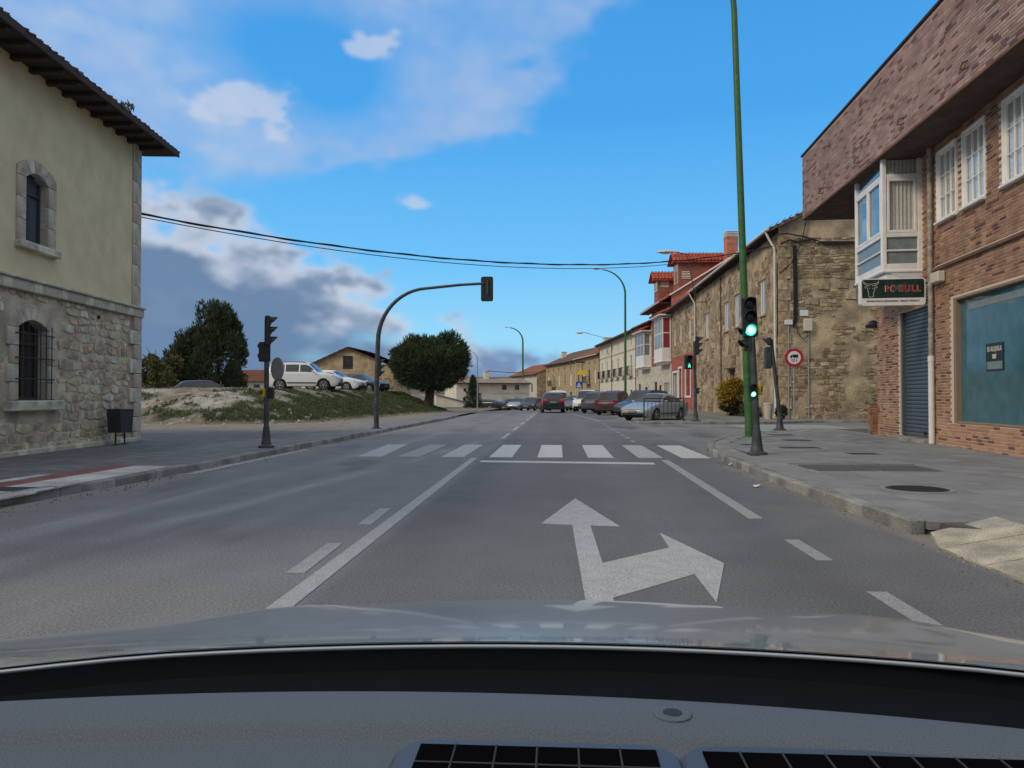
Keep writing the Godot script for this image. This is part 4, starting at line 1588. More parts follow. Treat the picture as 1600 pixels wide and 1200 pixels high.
	flat_slab(fill, [Vector2(3.2, -7.55), Vector2(3.86, -7.55), Vector2(3.86, -6.86), Vector2(3.2, -6.86)], 0.05, 0.119)
	fill.col = Color(0.2, 0.2, 0.2)
	part(walk, "mortar_patch", fill, M.paver_b)
	var tw := thing("utility_cover", "wide twin concrete chamber lid flush with the paving slabs", "utility cover", at(4.66, 0.12, -11.9))
	for k in 2:
		var mb := MB.new()
		mb.cbox(Vector3(-0.45 + k * 0.9, 0, 0), Vector3(0.87, 0.016, 0.95), 0.005)
		part(tw, "lid", mb, M.paver_bed)
	var n := 0
	for c in [[4.35, -17.6, 0.42, 0.42, "small iron cover beside the foot of the leaning green-lit traffic light"], [5.1, -16.6, 0.75, 0.42, "oblong iron cover behind the near traffic light foot"], [5.75, -14.9, 0.5, 0.35, "oblong iron cover halfway between the traffic light and white downpipe"], [5.9, -19.4, 0.6, 0.4, "iron cover just past the foot of the tall green lamp"], [6.3, -22.2, 0.6, 0.4, "iron cover close to the side street corner of the pavement"]]:
		var o := thing("utility_cover", c[4], "utility cover", at(c[0], 0.124, c[1]), "small covers in the near pavement")
		var mb := MB.new()
		mb.cbox(Vector3.ZERO, Vector3(c[2], 0.012, c[3]), 0.004)
		part(o, "lid", mb, M.iron)
		var rm := MB.new()
		rm.cbox(Vector3(0, -0.004, 0), Vector3(c[2] + 0.07, 0.012, c[3] + 0.07), 0.004)
		part(o, "rim", rm, M.paver_bed)
		n += 1
	# pavement in front of the stone houses, with a nose that shelters the parking bays
	var w2 := structure("pavement")
	var island := [Vector2(3.5, -33.7), Vector2(9, -34.2), Vector2(12, -36.6), Vector2(30, -37.6), Vector2(30, -39.6), Vector2(12, -39.6), Vector2(12, -72), Vector2(8.5, -72), Vector2(8.3, -37.2), Vector2(7.5, -36.4), Vector2(3.5, -35.6)]
	var im := MB.new()
	im.col = Color(0.33, 0.315, 0.285)
	flat_slab(im, island, -0.1, 0.11)
	part(w2, "paving", im, M.concrete)
	kerb(w2, [Vector2(3.45, -35.6), Vector2(3.45, -33.6), Vector2(9, -34.1), Vector2(12, -36.5), Vector2(30, -37.5)], -1.0, func(_p: Vector2) -> float: return 0.11)


func bank() -> void:
	var b := structure("bank")
	var xs := steps([[-120, 6.0], [-46, 0.6], [-24, 0.22], [-6.6, 1]])
	var zs := steps([[-28.4, 0.22], [-38, 0.5], [-60, 1.2], [-80, 6.0], [-170, 1]])
	part(b, "slope", grid_sheet(xs, zs, func(x, z): return bank_height(x, z) + fall(z) * smooth(-8.0, -4.0, x), bank_tint), M.earth)
	rng.seed = 77
	# grass: blades in tufts where the slope is green
	var gm := MB.new()
	var k := 0
	var tries := 0
	while k < 16000 and tries < 90000:
		tries += 1
		var x := rr(-24, -7.0)
		var z := rr(-58.0, -29.0)
		if z < -40.0 and x < -14.0:
			continue
		var c := bank_tint(x, z)
		if c.g < c.r or bank_height(x, z) < 0.03:
			if rng.randf() > 0.03:
				continue
		var h := bank_height(x, z)
		var tone := rr(0.6, 1.5)
		for q in 3:
			gm.col = Color(0.055 * tone * rr(0.8, 1.5), 0.085 * tone, 0.022 * tone)
			leaf_quad(gm, Vector3(x + rr(-0.06, 0.06), h - 0.01, z + rr(-0.06, 0.06)), Vector3(rr(-0.7, 0.7), 1.0, rr(-0.7, 0.7)), rr(0.06, 0.16), 0.16)
		k += 1
	var g := part(self, "grass", gm, M.leaf)
	g.set_meta("kind", "stuff")
	g.set_meta("label", "short green grass growing over the roadside bank")
	g.set_meta("category", "grass")
	# loose stones
	var lm := MB.new()
	for i in 260:
		var x := rr(-23, -8.0)
		var z := rr(-33.5, -29.0)
		var s := rr(0.04, 0.20) * (1.6 if rng.randf() < 0.08 else 1.0)
		var v := rr(0.7, 1.2)
		lm.col = Color(0.75 * v, 0.69 * v, 0.57 * v)
		var src: MB = stone_meshes[i % stone_meshes.size()]
		var xf := Transform3D(Basis.from_euler(Vector3(rr(-2.2, -0.9), rr(0, 6), 0)) * Basis.from_scale(Vector3(s, s * 0.8, s * 0.5)), Vector3(x, bank_height(x, z), z))
		var first := lm.v.size()
		for q in src.v.size():
			lm.vert(xf * src.v[q], (xf.basis.inverse().transposed() * src.n[q]).normalized())
		for q in src.idx:
			lm.idx.append(first + q)
	var lo := part(self, "rubble", lm, M.stone_any)
	lo.set_meta("kind", "stuff")
	lo.set_meta("label", "loose pale stones strewn over the roadside bank")
	lo.set_meta("category", "stones")


# ---------------------------------------------------------------- buildings
func arch_fill(mb: MB, u0: float, u1: float, spring: float, top: float, rise: float, z0: float, z1: float) -> void:
	# stone that fills a rectangular head above a segmental arch
	for s in [0, 1]:
		var pts := PackedVector2Array()
		var c := (u0 + u1) / 2
		var h := (u1 - u0) / 2
		var e := u0 if s == 0 else u1
		pts.append(Vector2(e, top + 0.01))
		for i in 9:
			var t := i / 8.0
			var x := lerpf(e, c, t)
			pts.append(Vector2(x, spring + rise * (1.0 - pow((x - c) / h, 2.0))))
		pts.append(Vector2(c, top + 0.01))
		mb.slab(pts, z0, z1)


func voussoirs(root: Node3D, u0: float, u1: float, spring: float, rise: float, tall: float, zf: float, n: int) -> void:
	var c := (u0 + u1) / 2
	var h := (u1 - u0) / 2
	var f := func(x: float) -> float: return spring + rise * (1.0 - pow((x - c) / h, 2.0))
	var o := func(x: float) -> float: return spring + 0.17 + (rise + tall - 0.17) * (1.0 - pow((x - c) / (h + 0.28), 2.0))
	for i in n:
		var a := lerpf(u0, u1, float(i) / n) + 0.004
		var b := lerpf(u0, u1, float(i + 1) / n) - 0.004
		var sp := (h + 0.28) / h
		var a2 := c + (a - c) * sp
		var b2 := c + (b - c) * sp
		var pts := PackedVector2Array([Vector2(a, f.call(a)), Vector2((a + b) / 2, f.call((a + b) / 2)), Vector2(b, f.call(b)), Vector2(b2, o.call(b2)), Vector2((a2 + b2) / 2, o.call((a2 + b2) / 2)), Vector2(a2, o.call(a2))])
		if i == 0:
			pts.append(Vector2(u0 - 0.28, spring + 0.004))
		elif i == n - 1:
			pts.insert(3, Vector2(u1 + 0.28, spring + 0.004))
		var mb := MB.new()
		mb.slab(pts, -0.02, zf, Transform3D(), 0.01)
		part(root, "arch_stone", mb, M.dressed if i % 2 else M.dressed_b)


func yellow_house() -> void:
	var xf := wall_frame(Vector2(-9.33, -5.6), Vector2(-10.6, -18.8), 0.08)
	var root := thing("corner_house", "two-storey house with yellow plaster above rough stone and a dark tiled eave", "house", xf)
	rng.seed = 101
	var L := 13.3
	var D := -9.5
	var lower_hole := Rect2(8.22, 1.05, 1.0, 1.58)
	var upper_hole := Rect2(8.42, 4.08, 0.76, 1.40)
	var wall := MB.new()
	wall.holed(-4, L, -0.2, 3.12, [lower_hole], 0.0, 0.32)
	part(root, "wall", wall, M.mortar)
	var up := MB.new()
	up.holed(-4, L, 3.12, 7.5, [upper_hole], 0.0, 0.26)
	part(root, "plaster_wall", up, M.plaster_yellow)
	var shell := MB.new()
	shell.quad(Vector3(L, -0.2, 0), Vector3(L, -0.2, D), Vector3(L, 7.5, D), Vector3(L, 7.5, 0))
	shell.quad(Vector3(L, -0.2, D), Vector3(-4, -0.2, D), Vector3(-4, 7.5, D), Vector3(L, 7.5, D))
	shell.quad(Vector3(-4, -0.2, D), Vector3(-4, -0.2, 0), Vector3(-4, 7.5, 0), Vector3(-4, 7.5, D))
	part(root, "side_walls", shell, M.mortar)
	# rough stones, laid round the window, under the band and up to the corner blocks
	var zones := [Rect2(7.86, 0.78, 1.72, 2.25), Rect2(12.8, -1, 1, 5)]
	rubble(root, Transform3D(), 6.6, 12.84, -0.05, 3.12, Vector2(0.31, 0.20), zones, "stone", 6, Rect2(7.0, -1, 6, 5), 295, func(_c): return true, 0.020)
	# footing course
	for k in 9:
		var mb := MB.new()
		mb.cbox(Vector3.ZERO, Vector3(0.98, 0.2, 0.12), 0.02)
		part(root, "footing_stone", mb, M.dressed_b if k % 2 else M.dressed, Transform3D(Basis(), Vector3(4.6 + k * 1.0, 0.02, 0.05)))
	# corner blocks
	for k in 9:
		var h := 0.36
		var wide := 0.62 if k % 2 else 0.40
		var mb := MB.new()
		mb.cbox(Vector3.ZERO, Vector3(wide, h - 0.012, 0.10), 0.012)
		part(root, "corner_stone", mb, M.dressed if k % 2 else M.dressed_b, Transform3D(Basis(), Vector3(L - wide / 2 + 0.02, h * (k + 0.5) - 0.1, 0.02)))
	for k in 8:
		var h := 0.52
		var mb := MB.new()
		mb.cbox(Vector3.ZERO, Vector3(0.44, h - 0.008, 0.06), 0.008)
		part(root, "corner_stone", mb, M.dressed if k % 2 else M.dressed_b, Transform3D(Basis(), Vector3(L - 0.20, 3.38 + h * (k + 0.5), 0.005)))
	# string course of long blocks with a drip lip
	for k in 18:
		var w := 0.96
		var mb := MB.new()
		mb.cbox(Vector3(0, -0.02, 0), Vector3(w - 0.008, 0.20, 0.16), 0.015)
		mb.cbox(Vector3(0, 0.105, 0.025), Vector3(w - 0.004, 0.055, 0.22), 0.015)
		part(root, "band_stone", mb, [M.dressed, M.dressed_b, M.stone_2][rng.randi() % 3], Transform3D(Basis(), Vector3(L + 0.06 - w * (k + 0.5), 3.24, 0.03)))
	# window dressings
	var spr := 2.43
	var fill := MB.new()
	arch_fill(fill, 8.22, 9.22, spr, 2.63, 0.17, -0.30, -0.001)
	part(root, "arch_head", fill, M.dressed_b)
	voussoirs(root, 8.22, 9.22, spr, 0.17, 0.30, 0.03, 7)
	for s in [0, 1]:
		for k in 4:
			var h := 0.345
			var w := 0.34 if (k + s) % 2 else 0.26
			var mb := MB.new()
			mb.cbox(Vector3(0, 0, -0.09), Vector3(w, h - 0.01, 0.27), 0.01)
			part(root, "jamb_stone", mb, M.dressed if k % 2 else M.dressed_b, Transform3D(Basis(), Vector3(8.225 - w / 2 if s == 0 else 9.215 + w / 2, 1.05 + h * (k + 0.5), 0.0)))
	var sill := MB.new()
	sill.cbox(Vector3(8.72, 0.95, 0.06), Vector3(1.75, 0.20, 0.22), 0.02)
	part(root, "window_sill", sill, M.dressed)
	var w2 := window(root, Transform3D(), Rect2(8.22, 1.05, 1.0, 1.58), -0.20, 2, 1, M.wood_dark, M.glass_dark, 0.07, 0.08)
	var tr := MB.new()
	tr.cbox(Vector3(8.72, 2.15, -0.185), Vector3(0.9, 0.07, 0.05), 0.01)
	part(w2, "transom", tr, M.wood_dark)
	var bars := MB.new()
	for k in 6:
		var u := 8.24 + k * 0.195
		bars.tube([Vector3(u, 1.02, 0.10), Vector3(u, 2.5, 0.10)], 0.011, 6)
	for y in [1.06, 1.46, 1.86, 2.32]:
		bars.tube([Vector3(8.10, y, 0.03), Vector3(8.14, y, 0.10), Vector3(9.31, y, 0.10), Vector3(9.35, y, 0.03)], 0.013, 6)
	part(root, "window_grille", bars, M.iron)
	var fill2 := MB.new()
	arch_fill(fill2, 8.42, 9.18, 5.31, 5.48, 0.15, -0.24, -0.001)
	part(root, "arch_head", fill2, M.dressed_b)
	voussoirs(root, 8.42, 9.18, 5.31, 0.15, 0.26, 0.035, 5)
	for s in [0, 1]:
		for k in 3:
			var h := 0.41
			var w := 0.28
			var mb := MB.new()
			mb.cbox(Vector3(0, 0, -0.075), Vector3(w, h - 0.006, 0.22), 0.008)
			part(root, "jamb_stone", mb, M.dressed if k % 2 else M.dressed_b, Transform3D(Basis(), Vector3(8.425 - w / 2 if s == 0 else 9.175 + w / 2, 4.08 + h * (k + 0.5), 0.0)))
	var s2 := MB.new()
	s2.cbox(Vector3(8.80, 4.0, 0.05), Vector3(1.36, 0.15, 0.18), 0.02)
	part(root, "window_sill", s2, M.dressed)
	var w1 := window(root, Transform3D(), Rect2(8.42, 4.08, 0.76, 1.40), -0.16, 2, 1, M.frame_dark, M.glass_blue, 0.06, 0.09)
	var t1 := MB.new()
	t1.cbox(Vector3(8.80, 5.08, -0.145), Vector3(0.7, 0.07, 0.05), 0.01)
	part(w1, "transom", t1, M.frame_dark)
	# vent and fixing marks
	var vent := MB.new()
	vent.lathe([Vector2(0.05, 0.0), Vector2(0.05, 0.03), Vector2(0.035, 0.03), Vector2(0.035, 0.0)], 10, Transform3D(Basis(Vector3(1, 0, 0), PI / 2), Vector3(11.2, 2.92, 0.02)))
	part(root, "vent_pipe", vent, M.iron)
	# roof: rafters, boards, eave tiles and the hipped planes behind
	var ov := 0.68
	var soff := MB.new()
	soff.box(Vector3((L - 4) / 2 + ov / 2, 7.47, ov / 2 - 0.1), Vector3(L + 4 + ov, 0.05, ov + 0.2))
	soff.cbox(Vector3((L - 4) / 2 + ov / 2, 7.50, ov + 0.015), Vector3(L + 4 + ov, 0.16, 0.05), 0.01)
	soff.box(Vector3(L + ov / 2, 7.475, D / 2), Vector3(ov, 0.05, -D))
	part(root, "eave_boards", soff, M.wood_dark)
	for k in 27:
		var mb := MB.new()
		mb.cbox(Vector3(0, 0, 0.25), Vector3(0.13, 0.10, 0.70), 0.015)
		mb.cbox(Vector3(0, -0.01, 0.61), Vector3(0.13, 0.09, 0.06), 0.02)
		part(root, "rafter_end", mb, M.wood_dark, Transform3D(Basis(), Vector3(L - 0.1 - k * 0.58, 7.40, 0.0)))
	var et := MB.new()
	et.lathe([Vector2(0.095, 0.0), Vector2(0.085, 0.45)], 8, Transform3D(Basis(Vector3(1, 0, 0), -PI / 2 + 0.36), Vector3.ZERO), PI, PI)
	et.lathe([Vector2(0.078, 0.0), Vector2(0.095, 0.0)], 8, Transform3D(Basis(Vector3(1, 0, 0), -PI / 2 + 0.36), Vector3.ZERO), PI, PI)
	var etm := et.mesh()
	for k in 72:
		part(root, "roof_tile", etm, M.tile_dark if rng.randf() < 0.7 else M.tile_old, Transform3D(Basis(Vector3(0, 1, 0), rr(-0.06, 0.06)), Vector3(L + ov - 0.1 - k * 0.235, 7.585 + rr(-0.01, 0.012), ov + 0.06 + rr(-0.02, 0.02))))
	var roof := MB.new()
	var rise := (D / -2 + ov) * 0.40
	var e0 := Vector3(-4, 7.58, ov)
	var e1 := Vector3(L + ov, 7.58, ov)
	var e2 := Vector3(L + ov, 7.58, D - ov)
	var e3 := Vector3(-4, 7.58, D - ov)
	var r0 := Vector3(-4, 7.58 + rise, D / 2)
	var r1 := Vector3(L + ov - (D / -2 + ov), 7.58 + rise, D / 2)
	roof.quad(e0, e1, r1, r0)
	roof.tri(e1, e2, r1)
	roof.quad(e2, e3, r0, r1)
	roof.tri(e3, e0, r0)
	part(root, "roof", roof, M.tile_dark)
	var weed := thing("weed", "small green weed sprouting from the dark roof tiles of the yellow house", "plant", Transform3D(Basis(), xf * Vector3(11.15, 7.62, 0.62)))
	var wm := MB.new()
	for k in 60:
		wm.col = Color(0.10, 0.11, 0.05) * rr(0.6, 1.2)
		leaf_quad(wm, Vector3(rr(-0.14, 0.14), rr(0.0, 0.13), rr(-0.14, 0.14)), Vector3(rr(-1, 1), 1.2, rr(-1, 1)), rr(0.06, 0.14), 0.3)
	part(weed, "leaves", wm, M.leaf)


func brick_house() -> void:
	var xf := wall_frame(Vector2(8.98, -22.2), Vector2(8.26, -14.18), 0.11)
	var root := thing("brick_building", "red brick building with a deep overhanging parapet, blue shutter and shop window", "building", xf)
	rng.seed = 202
	var L := 13.5
	var T0 := 6.95
	var shutter := Rect2(1.80, 0.10, 2.10, 3.15)
	var shop := Rect2(5.12, 0.52, 5.2, 2.70)
	var wins := [Rect2(4.38, 5.02, 0.98, 1.56), Rect2(5.72, 5.02, 0.98, 1.56), Rect2(7.46, 5.02, 0.98, 1.56), Rect2(8.9, 5.02, 0.98, 1.56)]
	var bay_hole := Rect2(1.25, 4.2, 2.1, 2.6)
	var holes := [shutter, shop, bay_hole] + wins
	var wall := MB.new()
	wall.holed(0, L, -0.15, T0, holes, 0.0, 0.22)
	part(root, "wall", wall, M.brick_mortar)
	var shell := MB.new()
	var D := -9.0
	shell.quad(Vector3(0, -0.15, D), Vector3(0, -0.15, 0), Vector3(0, T0, 0), Vector3(0, T0, D))
	shell.quad(Vector3(L, -0.15, 0), Vector3(L, -0.15, D), Vector3(L, T0, D), Vector3(L, T0, 0))
	shell.quad(Vector3(L, -0.15, D), Vector3(0, -0.15, D), Vector3(0, T0, D), Vector3(L, T0, D))
	part(root, "side_walls", shell, M.render_brown)
	var rest := MB.new()
	var soldier := Rect2(4.05, 3.22, 10, 0.80)
	var lintel := Rect2(0, 3.25, 4.05, 0.05)
	# brick faces; those round the shop window are single pieces
	var avoid := holes + [Rect2(3.95, 3.93, 10, 0.10)]
	bricks(root, Transform3D(), 0, L, -0.02, T0, avoid, Rect2(4.0, 0.0, 4.4, 0.52), 150, rest)
	var stk := part(root, "brickwork", rest, M.brick_any)
	stk.set_meta("kind", "stuff")
	# ledge over the shop and a plain plinth lip
	var ledge := MB.new()
	ledge.cbox(Vector3(9.0, 3.98, 0.03), Vector3(10.1, 0.08, 0.09), 0.015)
	part(root, "ledge", ledge, M.render_brown)
	var jamb := MB.new()
	jamb.cbox(Vector3(5.17, 1.87, -0.06), Vector3(0.10, 2.70, 0.13), 0.01)
	jamb.cbox(Vector3(7.75, 0.545, -0.06), Vector3(5.0, 0.05, 0.14), 0.01)
	jamb.cbox(Vector3(7.75, 3.19, -0.06), Vector3(5.0, 0.06, 0.14), 0.01)
	part(root, "shop_window_frame", jamb, M.frame_brown)
	var sw := MB.new()
	sw.box(Vector3(7.75, 1.87, -0.12), Vector3(5.1, 2.6, 0.02))
	var pane := part(root, "shop_window", sw, M.glass_teal)
	var fade := MB.new()
	fade.box(Vector3(7.8, 2.98, -0.105), Vector3(4.4, 0.14, 0.004))
	part(pane, "faded_lettering_strip", fade, M.frosted)
	for k in 3:
		var pb := MB.new()
		pb.box(Vector3(5.75 + k * 0.02, 1.0 + 0.0 * k, -0.104), Vector3(0.01, 0.01, 0.002))
	# notice in the window
	var notice := thing("window_notice", "black and white notice stuck on the teal shop window", "notice", xf * Transform3D(Basis(), Vector3(6.76, 1.87, -0.098)))
	var nb := MB.new()
	nb.box(Vector3(0, 0, 0), Vector3(0.72, 0.54, 0.006))
	part(notice, "board", nb, M.sign_black)
	var npan := MB.new()
	npan.box(Vector3(0, -0.165, 0.005), Vector3(0.64, 0.15, 0.004))
	part(notice, "panel", npan, M.frosted)
	text(notice, "SE ALQUILA", 0.13, M.box_cream, Transform3D(Basis(), Vector3(0, 0.155, 0.006)), 0.004, true, 0.82)
	var ic := MB.new()
	ic.box(Vector3(0, 0.0, 0.006), Vector3(0.14, 0.07, 0.004))
	ic.box(Vector3(0, 0.042, 0.006), Vector3(0.18, 0.018, 0.004))
	part(notice, "telephone_symbol", ic, M.box_cream)
	# roller shutter: every slat is a piece
	var sl := MB.new()
	for i in 6:
		var a0 := PI * i / 6.0 - PI / 2
		var a1 := PI * (i + 1) / 6.0 - PI / 2
		sl.quad(Vector3(-1.03, sin(a0) * 0.047, cos(a0) * 0.022), Vector3(1.03, sin(a0) * 0.047, cos(a0) * 0.022), Vector3(1.03, sin(a1) * 0.047, cos(a1) * 0.022), Vector3(-1.03, sin(a1) * 0.047, cos(a1) * 0.022))
	var slm := sl.mesh()
	var sh := MB.new()
	sh.cbox(Vector3(1.84, 1.68, -0.09), Vector3(0.07, 3.12, 0.12), 0.008)
	sh.cbox(Vector3(3.86, 1.68, -0.09), Vector3(0.07, 3.12, 0.12), 0.008)
	sh.box(Vector3(2.85, 1.68, -0.15), Vector3(2.0, 3.12, 0.02))
	var shn := part(root, "roller_shutter", sh, M.shutter)
	for k in 32:
		part(shn, "slat", slm, M.shutter, Transform3D(Basis(), Vector3(2.85, 0.16 + k * 0.098, -0.13)))
	var lock := MB.new()
	lock.cbox(Vector3(3.2, 0.22, -0.09), Vector3(0.1, 0.08, 0.05), 0.01)
	part(shn, "lock", lock, M.trim)
	var step_mb := MB.new()
	step_mb.cbox(Vector3(2.85, 0.04, 0.06), Vector3(2.3, 0.12, 0.36), 0.015)
	part(root, "door_step", step_mb, M.kerb_a)
	# corner pier base that runs out past the wall
	var low := MB.new()
	low.cbox(Vector3(-0.16, 0.40, -0.10), Vector3(0.34, 1.0, 0.5), 0.01)
	part(root, "pier_base", low, M.render_brown)
	var lowb := MB.new()
	bricks(root, Transform3D(Basis(), Vector3(0, 0, 0.152)), -0.33, 0.01, -0.02, 0.90, [], Rect2(), 0, lowb)
	bricks(root, Transform3D(Basis(Vector3.UP, PI / 2), Vector3(0.0 + 0.012, 0, 0.15)), 0.0, 0.15, -0.02, 0.90, [], Rect2(), 0, lowb)
	part(root, "pier_bricks", lowb, M.brick_any).set_meta("kind", "stuff")
	var hood := MB.new()
	hood.lathe([Vector2(0.0, -0.22), Vector2(0.20, -0.20), Vector2(0.22, -0.14), Vector2(0.08, 0.0), Vector2(0.0, 0.02)], 14, Transform3D(Basis(), Vector3(-0.16, 3.25, 0.05)))
	part(root, "corner_lamp_hood", hood, M.black_plastic)
	# upper windows with lace curtains behind
	for r: Rect2 in wins:
		window(root, Transform3D(), r, -0.02, 3, 3, M.white_frame, M.glass, 0.075, 0.028)
		var mb := MB.new()
		mb.cbox(Vector3(r.get_center().x, r.position.y - 0.03, 0.04), Vector3(r.size.x + 0.06, 0.06, 0.14), 0.012)
		mb.cbox(Vector3(r.get_center().x, r.end.y + 0.02, 0.012), Vector3(r.size.x + 0.06, 0.05, 0.06), 0.01)
		mb.cbox(Vector3(r.position.x - 0.012, r.get_center().y, 0.012), Vector3(0.04, r.size.y, 0.06), 0.01)
		mb.cbox(Vector3(r.end.x + 0.012, r.get_center().y, 0.012), Vector3(0.04, r.size.y, 0.06), 0.01)
		part(root, "window_surround", mb, M.white_frame)
		curtain(root, Transform3D(), r.grow(-0.06), -0.075)
	# downpipe
	var pipe := MB.new()
	pipe.tube([Vector3(4.12, 0.02, 0.09), Vector3(4.12, 1.95, 0.09)], 0.065, 14)
	pipe.tube([Vector3(4.12, 1.90, 0.09), Vector3(4.12, 2.02, 0.09)], 0.072, 14)
	part(root, "downpipe_foot", pipe, M.pipe_white)
	var p2 := MB.new()
	p2.tube([Vector3(4.12, 2.0, 0.09), Vector3(4.12, 6.95, 0.09)], 0.055, 14)
	for y in [2.6, 3.9, 5.3, 6.5]:
		p2.tube([Vector3(4.12, y, 0.09), Vector3(4.12, y + 0.06, 0.09)], 0.066, 14)
	part(root, "downpipe", p2, M.pipe_grey)
	var alarm := MB.new()
	alarm.cbox(Vector3(4.55, 3.76, 0.10), Vector3(0.46, 0.24, 0.16), 0.02)
	part(root, "alarm_box", alarm, M.box_cream)
	bay(root, Transform3D(), 1.20, 3.40, 4.12, 6.93, 0.90)
	# overhanging parapet, faced in bricks with a dark coping
	var inv := xf.affine_inverse()
	var F0 := inv * Vector3(7.92, 0, -25.3)
	var F1 := inv * Vector3(7.20, 0, -6.5)
	var fu := Vector3(F1.x - F0.x, 0, F1.z - F0.z).normalized()
	var ff := Transform3D(Basis(fu, Vector3.UP, fu.cross(Vector3.UP)), Vector3(F0.x, 6.80, F0.z))
	var FL := F0.distance_to(F1)
	var FH := 2.06
	var fas := MB.new()
	fas.quad(ff * Vector3(0, 0, 0), ff * Vector3(FL, 0, 0), ff * Vector3(FL, FH, 0), ff * Vector3(0, FH, 0))
	fas.quad(ff * Vector3(0, 0, -8), ff * Vector3(0, 0, 0), ff * Vector3(0, FH, 0), ff * Vector3(0, FH, -8))
	part(root, "parapet", fas, M.brick_mortar)
	var fb := MB.new()
	bricks(root, ff, 0.0, FL - 2.0, 0.06, FH - 0.01, [], Rect2(4.5, 0.9, 6.5, 0.9), 140, fb, Color(1.06, 1.28, 1.85))
	part(root, "parapet_bricks", fb, M.brick_any).set_meta("kind", "stuff")
	var cop := MB.new()
	cop.cbox(ff * Vector3(FL / 2, FH + 0.03, -0.02), Vector3(FL + 0.1, 0.07, 0.14), 0.012, ff.basis)
	part(root, "coping", cop, M.wood_dark)
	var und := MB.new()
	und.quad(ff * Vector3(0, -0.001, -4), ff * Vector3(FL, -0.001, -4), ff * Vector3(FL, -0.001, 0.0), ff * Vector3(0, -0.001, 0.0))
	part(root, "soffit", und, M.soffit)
	var lip := MB.new()
	lip.cbox(ff * Vector3(FL / 2, 0.03, 0.006), Vector3(FL, 0.06, 0.03), 0.01, ff.basis)
	part(root, "drip_edge", lip, M.render_brown)
	var lid := MB.new()
	lid.quad(ff * Vector3(0, FH - 0.4, 0), ff * Vector3(FL, FH - 0.4, 0), ff * Vector3(FL, FH - 0.4, -9), ff * Vector3(0, FH - 0.4, -9))
	part(root, "roof", lid, M.tile_dark)
	# iron brackets fixed low on the parapet
	for u in [2.1, 5.1, 7.9, 10.8]:
		var br := MB.new()
		br.tube([ff * Vector3(u + 0.08, 0.45, 0.0), ff * Vector3(u - 0.04, 0.46, 0.05), ff * Vector3(u - 0.06, 0.34, 0.09), ff * Vector3(u + 0.06, 0.30, 0.05), ff * Vector3(u + 0.10, 0.33, 0.0)], 0.014, 6)
		part(root, "bracket", br, M.pipe_brown)
	shop_sign(xf)


func curtain(root: Node3D, xf: Transform3D, r: Rect2, z: float, m: Material = null) -> void:
	var mb := MB.new()
	var n := 28
	for i in n:
		var a := r.position.x + r.size.x * i / n
		var b := r.position.x + r.size.x * (i + 1) / n
		var za := z + 0.02 * sin(i * 1.9)
		var zb := z + 0.02 * sin((i + 1) * 1.9)
		mb.quad(Vector3(a, r.position.y, za), Vector3(b, r.position.y, zb), Vector3(b, r.end.y, zb), Vector3(a, r.end.y, za))
	part(root, "curtain", mb, m if m else M.curtain, xf)


